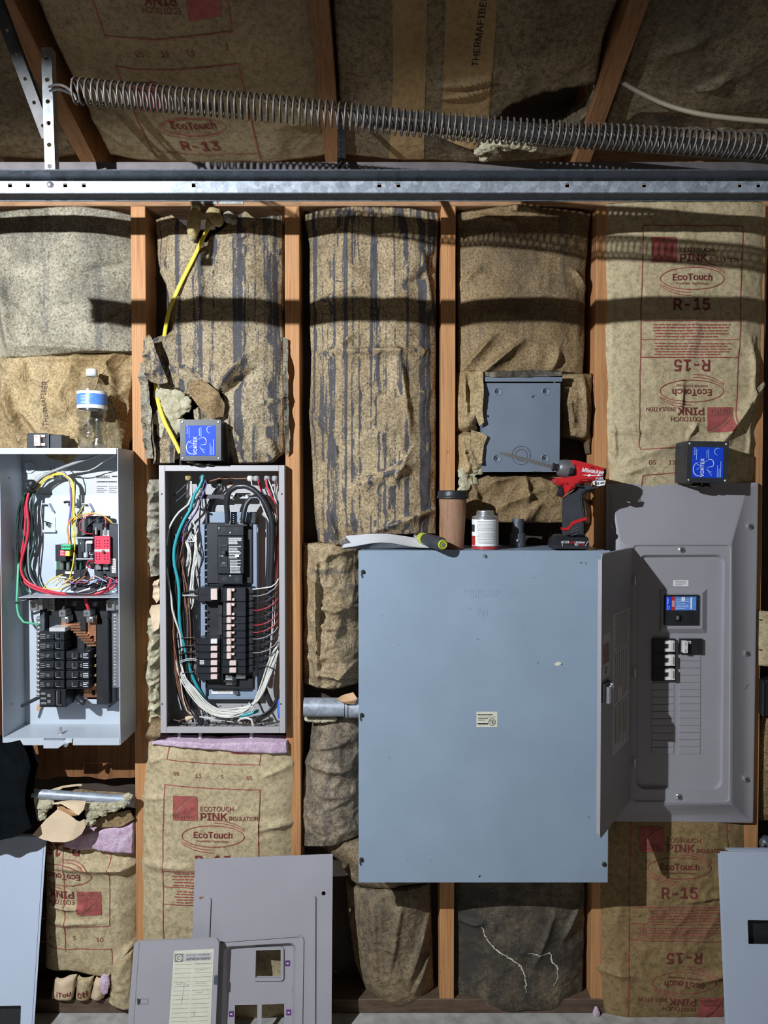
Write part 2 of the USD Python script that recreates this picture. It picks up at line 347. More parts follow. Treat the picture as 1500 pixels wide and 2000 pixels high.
plain('dark_sheathing', (0.05, 0.035, 0.025), 0.9, var=0.3, scale=15)
plain('concrete', (0.36, 0.34, 0.31), 0.9, var=0.25, scale=25, bump=0.6, bscale=120)
galv('galvanized', (0.40, 0.435, 0.48), 0.45, 0.45); galv('galvanized_dark', (0.15, 0.17, 0.195), 0.5, 0.5); galv('conduit_metal', (0.46, 0.50, 0.56), 0.45, 0.3, 40); plain('rail_dull', (0.105, 0.09, 0.09), 0.6, 0.2, var=0.2, scale=30)
plain('perforated_steel', (0.30, 0.31, 0.31), 0.45, 0.75, var=0.25, scale=60)
plain('dark_steel', (0.03, 0.028, 0.026), 0.5, 0.5, var=0.3, scale=50)
plain('spring_steel', (0.10, 0.085, 0.073), 0.55, 0.45, var=0.35, scale=90)
fluff('fluff_yellow', (0.72, 0.66, 0.45), (0.42, 0.36, 0.22)); fluff('fluff_grey', (0.55, 0.50, 0.37), (0.22, 0.19, 0.14)); fluff('fluff_pink', (0.82, 0.64, 0.76), (0.74, 0.46, 0.64)); fluff('fluff_foam', (0.60, 0.47, 0.21), (0.42, 0.30, 0.11)); fluff('fluff_dark', (0.16, 0.14, 0.11), (0.05, 0.045, 0.04))
plain('blue_grey_paint', (0.268, 0.337, 0.415), 0.36, var=0.05, scale=8, specks=0.45, bump=0.05, bscale=500)
plain('slate_grey_paint', (0.155, 0.185, 0.225), 0.45, var=0.07, scale=12, specks=0.3)
plain('taupe_paint', (0.34, 0.325, 0.345), 0.42, var=0.03, scale=10)
plain('panel_beige', (0.41, 0.385, 0.385), 0.42, var=0.03, scale=10)
plain('taupe_paint_dull', (0.32, 0.305, 0.315), 0.5, var=0.05, scale=10)
plain('cabinet_grey', (0.46, 0.50, 0.545), 0.38, var=0.03, scale=10)
plain('inner_grey', (0.40, 0.39, 0.39), 0.5, var=0.08, scale=15)
plain('cover_white', (0.45, 0.51, 0.61), 0.45, var=0.03, scale=6)
plain('bright_plate', (0.60, 0.66, 0.74), 0.35, 0.3, var=0.04, scale=20)
plain('rail_blue', (0.25, 0.31, 0.40), 0.4, var=0.05)
plain('black_plastic', (0.018, 0.019, 0.022), 0.42, var=0.2)
plain('charcoal_plastic', (0.03, 0.032, 0.038), 0.45, var=0.15)
plain('breaker_black', (0.016, 0.018, 0.023), 0.4, var=0.2, spec=0.4)
plain('rubber_dark', (0.035, 0.038, 0.045), 0.6, var=0.15, bump=0.2, bscale=900)
plain('handle_pink', (0.72, 0.55, 0.49), 0.5, var=0.06)
plain('handle_white', (0.74, 0.70, 0.66), 0.5, var=0.05)
plain('white_plastic', (0.80, 0.82, 0.84), 0.45, var=0.03)
plain('label_white', (0.80, 0.80, 0.78), 0.6, var=0.03)
plain('sheath_tan', (0.20, 0.165, 0.11), 0.6)
plain('label_cream', (0.66, 0.64, 0.50), 0.65, var=0.05)
plain('label_grey', (0.50, 0.49, 0.48), 0.6, var=0.03)
plain('label_blue', (0.010, 0.060, 0.60), 0.55, var=0.04, spec=0.25)
plain('label_sky', (0.10, 0.27, 0.72), 0.35, var=0.15, scale=80)
plain('label_red', (0.55, 0.03, 0.03), 0.5)
plain('label_purple', (0.12, 0.03, 0.17), 0.5)
plain('label_yellow', (0.75, 0.6, 0.05), 0.5)
plain('ink_black', (0.03, 0.03, 0.03), 0.7); plain('ink_grey', (0.22, 0.21, 0.2), 0.7)
plain('ink_white', (0.82, 0.84, 0.86), 0.6); plain('ink_pale', (0.45, 0.6, 0.9), 0.6); plain('ink_brown', (0.25, 0.17, 0.13), 0.7)
plain('wire_white', (0.68, 0.66, 0.60), 0.45, var=0.06); plain('wire_black', (0.022, 0.023, 0.027), 0.38, spec=0.6); plain('wire_grey', (0.33, 0.34, 0.35), 0.45)
plain('wire_red', (0.55, 0.035, 0.06), 0.38); plain('wire_green', (0.012, 0.065, 0.035), 0.4); plain('wire_teal', (0.03, 0.33, 0.36), 0.38); plain('wire_pale_green', (0.12, 0.5, 0.27), 0.4)
plain('wire_yellow', (0.72, 0.56, 0.08), 0.45); plain('wire_orange', (0.7, 0.25, 0.06), 0.45); plain('wire_purple', (0.22, 0.12, 0.38), 0.45); plain('wire_blue', (0.05, 0.16, 0.6), 0.45); plain('wire_brown', (0.20, 0.09, 0.05), 0.5)
plain('copper', (0.62, 0.30, 0.17), 0.35, 0.85, var=0.25, scale=50); plain('copper_dark', (0.30, 0.15, 0.08), 0.45, 0.6, var=0.4, scale=60)
plain('bright_metal', (0.72, 0.73, 0.74), 0.28, 0.9, var=0.1); plain('brass', (0.6, 0.47, 0.2), 0.35, 0.8)
plain('module_red', (0.62, 0.035, 0.075), 0.45); plain('terminal_green', (0.06, 0.55, 0.25), 0.45); plain('board_green', (0.02, 0.12, 0.06), 0.5)
plain('tool_red', (0.52, 0.018, 0.022), 0.4, var=0.04); plain('tool_grey', (0.16, 0.16, 0.165), 0.42, 0.4)
plain('cup_sleeve', (0.27, 0.15, 0.085), 0.75, var=0.1)
wood('cup_paper', (0.36, 0.20, 0.12), (0.24, 0.125, 0.07), axis=(260, 260, 5), rough=0.6)
plain('can_red', (0.42, 0.03, 0.03), 0.4); plain('lime_plastic', (0.42, 0.46, 0.04), 0.45)
plain('paper_white', (0.80, 0.82, 0.86), 0.65, var=0.02)
plain('cloth_black', (0.004, 0.0055, 0.0065), 0.95, var=0.25, scale=30, bump=0.2, spec=0.05); plain('label_dull_red', (0.30, 0.15, 0.16), 0.6, var=0.2, scale=60); plain('bit_steel', (0.30, 0.28, 0.26), 0.45, 0.5)
def clear(name, tint, k, base, power, rough, bump=0.0):
    nodes = {'w': ('layer_weight', {'blend': 0.5}), 'pw': ('math', {'math_type': 'power', 'value2': power}), 'f': ('math', {'math_type': 'multiply_add', 'value2': k, 'value3': base}),
             't': ('transparent_bsdf', {'color': tint}), 'gl': ('glossy_bsdf', {'roughness': rough, 'color': (1, 1, 1)}), 'm': ('mix_closure', {})}
    links = [('w.facing', 'pw.value1'), ('pw.value', 'f.value1'), ('f.value', 'm.fac'), ('t.BSDF', 'm.closure1'), ('gl.BSDF', 'm.closure2')]
    mat(name, nodes, links, 'm.closure')
clear('clear_plastic', (0.93, 0.945, 0.955), 0.45, 0.07, 2.5, 0.16); clear('water', (0.87, 0.89, 0.90), 0.35, 0.04, 2.5, 0.05)
mat('lamp_face', {'e': ('emission', {'color': (1, 1, 1), 'strength': 1.0})}, [], 'e.emission')
# ------------------------------------------------------------------ the setting: framed wall, roof slope, floor
FW = Face(1.87)                                   # stud faces
def stud_x(px): return FW.x(px, 700)
wall = Thing('wall_back', 'open framed garage wall of orange fir studs with plates and dark sheathing behind', 'wall', kind='structure')
z_plate0, z_plate1 = FW.z(402), FW.z(402)+0.042
Z_SILL0 = FW.z(1979); Z_SILL1 = Z_SILL0 + 0.038
XL, XR = -1.30, 1.30
wall.part('sheathing', box(XL, XR, 0.092, 0.104, Z_SILL0, z_plate1+0.12), 'dark_sheathing')
wall.part('top_plate', box(XL, XR, 0.0, 0.089, z_plate0, z_plate0+0.038, 0.002), 'plate_wood')
wall.part('top_plate', box(XL, XR, 0.001, 0.089, z_plate0+0.039, z_plate0+0.077, 0.002), 'plate_wood')
wall.part('blocking', box(XL, XR, 0.03, 0.07, z_plate0+0.078, z_plate0+0.20), 'plate_wood')
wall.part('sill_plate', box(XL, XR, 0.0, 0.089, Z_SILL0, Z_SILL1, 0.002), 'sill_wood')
for px in (-44, 257, 556.5, 861, 1163, 1464):
    x = stud_x(px)
    wall.part('stud', box(x, x+0.0385, 0.0, 0.089, Z_SILL1+0.0005, z_plate0-0.0005, 0.0015), 'stud_wood')
# plywood backing board behind the left cabinet, cut off short
xb0, xb1 = FW.x(-120), FW.x(257)
ply = plate(sg.Polygon([(xb0, FW.z(905)), (xb1-0.001, FW.z(905)), (xb1-0.001, FW.z(1531))] + [(xb0+(xb1-xb0)*t, FW.z(1532+2.5*math.sin(t*17)+1.5*math.sin(t*41))) for t in np.linspace(.98, 0, 30)]), 0.045, 0.058)
wall.part('backing_board', ply, 'plywood')
wall.done((0, 0, Z_SILL0))
# nail plate on the top plate
tp = Thing('nail_plate', 'thin galvanized nail plate in two halves on the top plate under the rail', 'metal plate')
for a, b in ((384.5, 428), (431, 479)):
    g = sg.Polygon([(FW.x(x), FW.z(y)) for x, y in ((a, 386), (b, 386), (b-2, 392), (b, 399), (a+1, 399), (a+3, 392))])
    tp.part('plate_half', plate(g, -0.003, -0.0005), 'perforated_steel')
tp.part('edge_lip', box(FW.x(384), FW.x(480), -0.006, -0.003, FW.z(386.5), FW.z(384.5)), 'perforated_steel')
tp.done()
# concrete stem wall and floor
single('trim_1', 'rough grey concrete stem wall under the sill plate', 'concrete curb', box(XL, XR, -0.075, 0.15, 0.0, Z_SILL0-0.0005, 0.004), 'concrete', kind='structure')
single('floor', 'plain concrete garage floor', 'floor', box(XL, XR, -2.6, -0.075, -0.08, 0.0), 'concrete', kind='structure')

# ------------------------------------------------------------------ planes that carry insulation
class Plane:
    def __init__(s, p0, ea, eb, en): s.p0, s.ea, s.eb, s.en = (np.array(v, float) for v in (p0, ea, eb, en))
    def ab(s, px, py):
        p = W(px, py, 1.0); d = p-CAM; t = ((s.p0-CAM) @ s.en)/(d @ s.en); q = CAM+d*t-s.p0
        return q @ s.ea, q @ s.eb
    def xyz(s, a, b, n): return s.p0 + np.asarray(a)[..., None]*s.ea + np.asarray(b)[..., None]*s.eb + np.asarray(n)[..., None]*s.en
WALL = Plane((0, 0, 0), (1, 0, 0), (0, 0, 1), (0, -1, 0))
P_LOW, P_HIGH = W(750, 318, 1.765), W(750, 0, 1.375)
_eb = P_HIGH-P_LOW; _eb /= np.linalg.norm(_eb)
ROOF = Plane((0, P_LOW[1], P_LOW[2]), (1, 0, 0), _eb, np.cross([1, 0, 0], _eb)*-1.0)
if ROOF.en[2] > 0: ROOF.en *= -1

roof = Thing('ceiling', 'sloping garage roof of brown rafters and dark boards above the wall', 'ceiling', kind='structure')
def slab(plane, a0, a1, b0, b1, n0, n1):
    m = box(a0, a1, b0, b1, n0, n1); v = m.vertices
    m.vertices = plane.xyz(v[:, 0], v[:, 1], v[:, 2]); m.fix_normals(); return m
roof.part('roof_board', slab(ROOF, -1.35, 1.35, -0.16, 1.0, -0.16, -0.145), 'dark_sheathing')
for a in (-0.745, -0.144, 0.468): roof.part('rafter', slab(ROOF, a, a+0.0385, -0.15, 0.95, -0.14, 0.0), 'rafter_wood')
roof.done()
# ------------------------------------------------------------------ insulation batts
def ridge(q, seed): return 1-np.abs(2*meshkit.noise(q, seed)-1)
class Sheet:
    """A crumpled paper facing over a batt. Outline curves in pixels: L, R as (py, px), T, B as (px, py)."""
    def __init__(s, plane, L, R, T, B, n0=0.0, bulge=0.025, pw=4.0, crumple=(0.007, 9.0, 0.002, 30.0), folds=(), seed=0, holes=(), jit=0.003, step=0.0045, skirt=0.05, vb=0.35, tilt=0.0):
        s.plane, s.n0, s.bulge, s.pw, s.cr, s.seed, s.holes, s.step, s.skirt, s.vb, s.tilt = plane, n0, bulge, pw, crumple, seed, holes, step, skirt, vb, tilt
        cv = lambda pts, xy: np.array(sorted([(plane.ab(*( (q[1], q[0]) if xy else q))[::-1] if xy else plane.ab(*q)) for q in pts]))
        s.cL, s.cR, s.cT, s.cB = cv(L, True), cv(R, True), cv(T, False), cv(B, False)
        s.jit = jit
        s.folds = [(np.array(plane.ab(f[0], f[1])), np.array(plane.ab(f[2], f[3])), f[4]*0.00135, f[5]*(1.6 if n0 < -.02 else 1.15)) for f in folds]
        s.b0, s.b1 = s.cB[:, 1].mean(), s.cT[:, 1].mean(); s.a0, s.a1 = s.cL[:, 1].mean(), s.cR[:, 1].mean()
    def curve(s, c, t, k):
        y = np.interp(t, c[:, 0], c[:, 1])
        if s.jit: y = y + s.jit*2*(meshkit.fbm(np.stack([np.asarray(t)*28, np.full(np.shape(t), k*5.1), np.full(np.shape(t), s.seed*1.7)], -1), 4, s.seed+k)-0.5)
        return y
    def n(s, a, b):
        a, b = np.asarray(a, float), np.asarray(b, float)
        aL, aR = np.interp(b, s.cL[:, 0], s.cL[:, 1]), np.interp(b, s.cR[:, 0], s.cR[:, 1])
        bB, bT = np.interp(a, s.cB[:, 0], s.cB[:, 1]), np.interp(a, s.cT[:, 0], s.cT[:, 1])
        u, v = np.clip((a-aL)/(aR-aL), 0, 1), np.clip((b-bB)/(bT-bB), 0, 1)
        n = s.n0 + s.bulge*(1-np.abs(2*u-1)**s.pw)*(1-s.vb*np.abs(2*v-1)**6) + s.tilt*(1-v)
        A, SA, Bm, SB = s.cr
        q = np.stack([a, b*0.8, np.full(a.shape, s.seed*0.37)], -1)
        w = np.stack([meshkit.fbm(q*SA*0.7, 3, s.seed+1), meshkit.fbm(q*SA*0.7+9, 3, s.seed+2), np.zeros(a.shape)], -1)-0.5
        q1 = q*SA+w*1.6
        n = n + A*(ridge(q1, s.seed+3)**2*0.9 + 0.5*ridge(q1*2.1+3, s.seed+4)**2 - 0.55) + 1.35*Bm*(ridge(q*SB+w*2.5, s.seed+5)**2-0.4) + 0.5*Bm*(ridge(q*SB*2.3+w*4, s.seed+6)**3-0.3)
        for p0, p1, wd, h in s.folds:
            d = p1-p0; L2 = max(d @ d, 1e-9)
            t = np.clip(((a-p0[0])*d[0]+(b-p0[1])*d[1])/L2, 0, 1)
            dd = np.hypot(a-p0[0]-t*d[0], b-p0[1]-t*d[1])
            side = np.sign((a-p0[0])*d[1]-(b-p0[1])*d[0])
            n = n + h*np.exp(-(dd/(wd*np.where(side > 0, 1.0, 0.55)))**1.4)*(0.35+0.65*np.sin(np.pi*np.clip(t, 0.03, 0.97))**0.7)
        return n
    def mesh(s):
        nu, nv = max(6, int((s.a1-s.a0)/s.step)), max(6, int((s.b1-s.b0)/s.step))
        U, V = np.meshgrid(np.linspace(0, 1, nu+1), np.linspace(0, 1, nv+1))
        an = s.a0+(s.a1-s.a0)*U
        bb = s.curve(s.cB, an, 3); bt = s.curve(s.cT, an, 4); b = bb+(bt-bb)*V
        aL, aR = s.curve(s.cL, b, 1), s.curve(s.cR, b, 2); a = aL+(aR-aL)*U
        n = s.n(a, b); P = s.plane.xyz(a, b, n).reshape(-1, 3)
        i, j = np.meshgrid(np.arange(nv), np.arange(nu), indexing='ij'); i, j = i.ravel(), j.ravel(); k = i*(nu+1)+j
        F = np.vstack([np.c_[k, k+1, k+nu+2], np.c_[k, k+nu+2, k+nu+1]])
        if s.holes:
            c = np.c_[a.ravel(), b.ravel()][F].mean(1); keep = np.ones(len(F), bool)
            for h in s.holes:
                pg = sg.Polygon([s.plane.ab(*q) for q in h]).buffer(0)
                keep &= ~shapely.contains_xy(pg, c[:, 0]+0.004*(meshkit.noise(np.c_[c*90, c[:, :1]*0], 3)-0.5), c[:, 1]+0.004*(meshkit.noise(np.c_[c*90, c[:, :1]*0], 5)-0.5))
            F = F[keep]
        if s.plane.ea @ np.cross(s.plane.eb, s.plane.en) < 0: F = F[:, ::-1]
        E = np.vstack([F[:, [0, 1]], F[:, [1, 2]], F[:, [2, 0]]]); key = np.sort(E, 1); key = key[:, 0]*(len(P)+1)+key[:, 1]
        uq, first, cnt = np.unique(key, return_index=True, return_counts=True); bd = E[first[cnt == 1]]
        used = np.unique(bd); off = np.full(len(P), -1); off[used] = np.arange(len(used))+len(P)
        P2 = np.vstack([P, P[used]-s.plane.en*s.skirt])
        x, y = bd[:, 0], bd[:, 1]
        F = np.vstack([F, np.c_[y, x, off[x]], np.c_[y, off[x], off[y]]])
        m = trimesh.Trimesh(P2, F, process=False); m.remove_unreferenced_vertices(); return m
    def lay(s, m, lift=0.0017):
        """A flat print mesh with (a, b) in x, y laid on the paper."""
        v, f = trimesh.remesh.subdivide_to_size(m.vertices, m.faces, 0.011, max_iter=12)
        return trimesh.Trimesh(s.plane.xyz(v[:, 0], v[:, 1], s.n(v[:, 0], v[:, 1])+lift+v[:, 2]*0.3), f, process=False)

def flat(g):
    ms = []
    for q in getattr(g, 'geoms', [g]):
        if q.area < 1e-9: continue
        v, f = trimesh.creation.triangulate_polygon(q, engine='earcut'); ms.append(trimesh.Trimesh(np.c_[v, np.zeros(len(v))], f, process=False))
    return cat(ms)
class Print:
    """The printed block of the newer batts: frame, logo square, name, oval, rating and small print, in a frame of its own (origin, scale, turn)."""
    def __init__(s, sheet, ox, oy, k=1.0, up=True, shear=0.0):
        s.sh, s.k, s.sg, s.shear = sheet, k, (1 if up else -1), shear; s.o = np.array(sheet.plane.ab(ox, oy)); s.ms = []
        s.uu = 0.00135*k
    def put(s, m):
        m = m.copy(); v = m.vertices; x, y = v[:, 0]*s.sg, v[:, 1]*s.sg
        m.vertices = np.c_[s.o[0]+x+y*s.shear, s.o[1]+y, v[:, 2]]; s.ms.append(m)
    def g(s, geom): s.put(flat(sa.scale(geom, s.uu, -s.uu, origin=(0, 0))))           # geometry in printed pixels, y down
    def t(s, txt, x, y, w, bold=False, h=None):
        m = text(txt, 1.0, bold); m.vertices[:, 0] -= m.bounds[:, 0].mean(); m.vertices[:, 1] -= m.bounds[:, 1].mean()
        kx = w/m.extents[0]; ky = kx if h is None else h/m.extents[1]
        m.vertices[:, 0] = m.vertices[:, 0]*kx*s.uu+x*s.uu; m.vertices[:, 1] = m.vertices[:, 1]*ky*s.uu-y*s.uu; m.vertices[:, 2] = 0
        s.put(m)
    def line(s, *pts, w=1.5): s.g(stroke(pts, w))
    def para(s, x0, x1, y0, y1, rows, seed):
        rng = random.Random(seed); dy = (y1-y0)/rows
        for i in range(rows):
            x = x0+rng.choice([0, 0, 4]); e = x1-rng.choice([0, 0, 4, 20]); yc = y0+(i+.5)*dy; gs = []
            while x < e-3:
                l = min(rng.uniform(5, 16), e-x); gs.append(sg.box(x, yc-dy*.2, x+l, yc+dy*.2)); x += l+2.2
            s.g(so.unary_union(gs))
    def logo(s, x0, y0, w):
        sq = sg.box(x0, y0, x0+w, y0+w)
        arc = sg.LineString([(x0+2+w*t, y0+w*(0.82-0.8*math.sin(t*math.pi/2)**0.8)) for t in np.linspace(0, 0.97, 18)]).buffer(w*0.018)
        lets = []
        for txt, yy, ww in (('OWENS', .70, .56), ('CORNING', .86, .84)):
            m = text(txt, 1.0); m.vertices[:, 0] -= m.bounds[:, 0].mean(); m.vertices[:, 1] -= m.bounds[:, 1].mean(); kx = ww*w/m.extents[0]
            pg = so.unary_union([sg.Polygon(p).buffer(0.0) for p in np.c_[m.vertices[:, 0]*kx+x0+w*.5, -m.vertices[:, 1]*kx+y0+w*yy][m.faces[np.abs(m.face_normals[:, 2]) > .9]] if sg.Polygon(p).area > 1e-6])
            lets.append(pg)
        s.g(sq.difference(arc).difference(so.unary_union(lets)).buffer(0))
    def oval(s, x, y, w, h):
        a = sa.scale(sg.Point(x, y).buffer(1, quad_segs=20), w/2, h/2); s.g(a.exterior.buffer(0.75))
        for k, (sx, sy) in enumerate(((1, -1), (-1, 1))):
            for j in (1, 2):
                pts = [(x+sx*w*(0.02+0.5*t), y+sy*h*(0.5+0.13*j-(0.34+0.06*j)*t**2.2)) for t in np.linspace(0, 0.97, 14)]
                s.line(*pts, w=1.3)
        s.t('EcoTouch', x, y-h*0.06, w*0.62, True); s.t('PureFiber Technology', x, y+h*0.24, w*0.5)
    def mesh(s): return s.sh.lay(cat(s.ms))
def half_block(P, rating, x0=0, width=188, top=True, box_h=190, skip=()):
    """The upper half of the print: frame top at y = 0."""
    if 'logo' not in skip: P.logo(x0+16, 22, 48); P.t('ECOTOUCH', x0+102, 47, 64, h=9); P.t('PINK', x0+96, 62, 52, True, h=15); P.t('INSULATION', x0+153, 66, 56, h=8)
    P.oval(x0+94, 101, 122, 42); P.t(rating, x0+94, 150, 70, True, h=23)

batts = {}
def batt(key, name, label, material, sheet, prints=(), extra=None, group=None):
    t = Thing(name, label, 'insulation', group)
    t.part('paper_facing', sheet.mesh(), material, True)
    for pname, m, pm in prints: t.part(pname, m, pm, False)
    if extra: extra(t)
    t.done(); batts[key] = sheet; return t

# --- bay left of the first stud
s = Sheet(WALL, [(400, -40), (900, -40)], [(400, 256), (560, 252), (700, 254)], [(-40, 412), (60, 408), (150, 404), (256, 412)], [(-40, 700), (60, 698), (150, 690), (256, 684)], n0=-0.03, bulge=0.045, pw=3.0, seed=11,
          crumple=(0.009, 6, 0.0028, 24), folds=[(10, 560, 30, 690, 18, .018), (30, 675, 200, 682, 10, .012), (150, 540, 245, 505, 14, -.010), (20, 590, 90, 650, 8, .008), (200, 640, 250, 600, 12, .008)])
batt('b0a', 'insulation_batt', 'grey mouldy stained insulation batt left of the first stud, over the torn piece', 'kraft_grey_mould', s)
s = Sheet(WALL, [(690, -40), (900, -40)], [(680, 254), (790, 246), (900, 232)], [(-40, 700), (60, 698), (150, 692), (256, 688)], [(-40, 905), (250, 905)], n0=-0.035, bulge=0.04, pw=2.5, seed=12,
          crumple=(0.03, 8, 0.007, 22), folds=[(50, 705, 60, 760, 8, .016), (60, 700, 190, 700, 7, .012), (10, 740, 40, 860, 9, .018), (215, 720, 240, 880, 9, .022), (150, 850, 240, 760, 9, .012), (30, 800, 80, 870, 16, -.02)])
P = Print(s, 94, 790, 1.0)
m = text('THERMAFIBER', 1.0); m = rot(m, [0, 0, 1], 90); m.apply_translation(-m.bounds.mean(0)); m.vertices[:, :2] *= 0.115/m.extents[1]; m.vertices[:, 2] = 0; P.ms = []; P.put(m)
batt('b0b', 'insulation_batt', 'crumpled torn brown paper batt directly behind the water bottle', 'kraft_crumpled', s, [('lettering', P.mesh(), 'ink_brown')])

# --- bay with the yellow cable
holeA = [(316, 748), (334, 752), (352, 762), (382, 782), (398, 770), (404, 790), (436, 760), (442, 800), (420, 822), (402, 880), (354, 912), (320, 915), (304, 860), (300, 790)]
s = Sheet(WALL, [(415, 297), (466, 299), (508, 302), (530, 309), (552, 318), (575, 321), (600, 322), (640, 325), (650, 312), (660, 291), (690, 286), (760, 288), (905, 292)],
          [(415, 551), (560, 548), (700, 551), (905, 552)], [(290, 420), (340, 418), (400, 470), (430, 452), (455, 430), (480, 410), (500, 425), (552, 412)], [(290, 905), (420, 904), (480, 905), (530, 902), (552, 880)], n0=-0.032, bulge=0.045, pw=3.2, seed=21, holes=[holeA],
          crumple=(0.010, 8, 0.0035, 26), folds=[(395, 500, 400, 640, 12, .008), (300, 540, 330, 500, 8, .008), (350, 560, 345, 640, 8, .012), (340, 720, 400, 745, 14, .014), (430, 760, 480, 700, 12, .02), (440, 770, 500, 720, 10, -.014), (300, 660, 330, 760, 12, .016), (525, 860, 548, 905, 9, .016), (430, 800, 500, 905, 14, .008), (440, 470, 490, 462, 6, .01), (400, 420, 405, 500, 9, -.012)])
def extra_b1(t):
    F = Face(1.845)
    def flap(pts, seed, dn=0.0):
        pg = sg.Polygon([(F.x(x), F.z(y)) for x, y in pts]); v, f = trimesh.creation.triangulate_polygon(pg, engine='earcut')
        m = trimesh.Trimesh(np.c_[v, np.zeros(len(v))], f, process=False); vv, ff = trimesh.remesh.subdivide_to_size(m.vertices, m.faces, 0.006, max_iter=12)
        q = np.c_[vv[:, :2], np.full(len(vv), seed)]
        y = F.y - dn - 0.02*(ridge(q*np.array([18, 18, 1]), seed)**1.5-.4) - 0.006*ridge(q*np.array([55, 55, 1]), seed+2)
        top = np.c_[vv[:, 0], y, vv[:, 1]]; m = trimesh.Trimesh(top, ff, process=False); m2 = trimesh.Trimesh(top+[0, .0012, 0], ff[:, ::-1], process=False); return cat([m, m2])
    t.part('torn_flap', flap([(370, 752), (400, 742), (432, 768), (442, 790), (440, 815), (420, 820), (395, 800), (378, 778)], 3, 0.01), 'kraft_old')
    t.part('torn_flap', flap([(378, 800), (398, 792), (418, 814), (418, 824), (380, 824)], 5, -0.012), 'kraft_streaked')
    t.part('torn_flap', flap([(286, 664), (300, 656), (318, 700), (332, 748), (318, 752), (300, 748), (291, 735), (285, 690)], 7, 0.012), 'kraft_streaked')
    t.part('torn_flap', flap([(275, 706), (290, 712), (293, 790), (297, 800), (298, 895), (284, 895), (277, 800), (273, 730)], 9, -0.008), 'kraft_grey_mould')
    t.part('torn_flap', flap([(552, 655), (562, 660), (565, 880), (558, 890), (553, 800)], 15, -0.014), 'kraft_grey_mould')
    t.part('torn_flap', flap([(312, 860), (322, 826), (334, 838), (342, 870), (340, 904), (312, 904)], 11, -0.018), 'kraft_streaked')
    ms = [blob(W(px, py, 1.885), r, i, 0.30, 2.2, 3, (1, .5, 1)) for i, (px, py, r) in enumerate([(322, 770, .034), (335, 800, .04), (330, 840, .036), (318, 815, .03), (345, 775, .028), (338, 878, .03), (360, 790, .024), (348, 832, .028)])]
    t.part('fibre_filling', cat(ms), 'fluff_yellow', True)
    t.part('fibre_filling', blob(W(418, 745, 1.88), .022, 31, .3, 2, 3), 'fluff_dark', True)
batt('b1', 'insulation_batt', 'black-streaked paper batt torn open above the left blue-labelled device', 'kraft_streaked', s, extra=extra_b1)

# --- middle bay
s = Sheet(WALL, [(410, 590), (470, 602), (640, 604), (700, 607), (800, 602), (1000, 612), (1070, 620)], [(410, 858), (560, 853), (1060, 852)], [(590, 412), (700, 404), (858, 408)], [(600, 1058), (640, 1066), (700, 1056), (760, 1044), (858, 1044)], n0=-0.03, bulge=0.048, pw=3.4, seed=31,
          crumple=(0.009, 6.5, 0.003, 24), folds=[(620, 690, 830, 685, 10, .012), (650, 690, 690, 655, 9, .010), (780, 690, 800, 830, 9, .012), (830, 500, 850, 620, 8, .010), (610, 590, 700, 570, 8, .008), (690, 950, 810, 905, 14, .014), (770, 940, 800, 880, 8, .010), (640, 1000, 660, 1060, 10, .012), (720, 1040, 850, 995, 10, .012), (790, 560, 850, 520, 12, -.008), (600, 800, 640, 840, 9, .008)])
def staples(t):
    for a, b in (((656, 548), (687, 552)), ((657, 870), (658, 893))):
        D = 1.853; t.part('staple', tubepx([(*a, D), (*b, D)], 0.8, 5, smooth=False), 'ink_black')
batt('b2', 'insulation_batt', 'tall batt in the middle bay with many thin dark vertical streaks', 'kraft_streaked_fine', s, extra=staples)
s = Sheet(WALL, [(1060, 588), (1200, 588), (1350, 588)], [(1060, 705), (1350, 705)], [(588, 1064), (640, 1060), (690, 1070), (730, 1075)], [(588, 1345), (650, 1348), (730, 1340)], n0=-0.06, bulge=0.058, pw=2.2, seed=32,
          crumple=(0.020, 12, 0.006, 30), folds=[(617, 1080, 620, 1340, 6, .022), (625, 1085, 690, 1075, 6, .012), (620, 1188, 700, 1188, 6, .016), (650, 1195, 660, 1190, 9, .012), (620, 1220, 660, 1225, 6, .012), (625, 1290, 640, 1250, 6, .010), (625, 1315, 700, 1325, 5, .020), (660, 1320, 690, 1300, 5, .018), (640, 1080, 635, 1130, 5, .008), (600, 1190, 615, 1220, 5, .01)])
batt('b2b', 'insulation_batt', 'heavily wrinkled narrow batt left of the big blue-grey box, above the conduit', 'kraft_dirty', s)
s = Sheet(WALL, [(1400, 608), (1470, 604), (1490, 594), (1560, 588), (1600, 582), (1668, 586)], [(1400, 705), (1668, 705)], [(590, 1412), (650, 1402), (735, 1395)], [(582, 1662), (650, 1650), (700, 1640), (735, 1645)], n0=-0.04, bulge=0.05, pw=2.4, seed=33,
          crumple=(0.018, 10, 0.006, 28), folds=[(605, 1460, 680, 1445, 7, .012), (600, 1490, 690, 1500, 8, .014), (620, 1545, 690, 1550, 9, .010)])
batt('b2c', 'insulation_batt', 'black-stained mouldy batt just below the thick conduit', 'kraft_black', s)
s = Sheet(WALL, [(1640, 590), (1700, 664), (1745, 672)], [(1640, 860), (1745, 850)], [(590, 1665), (660, 1648), (860, 1645)], [(590, 1668), (664, 1728), (700, 1740), (860, 1735)], n0=-0.045, bulge=0.05, pw=3, seed=34, crumple=(0.010, 11, 0.004, 28))
batt('b2d', 'insulation_batt', 'short dirty batt stub at the lower left corner of the big box', 'kraft_dim', s)
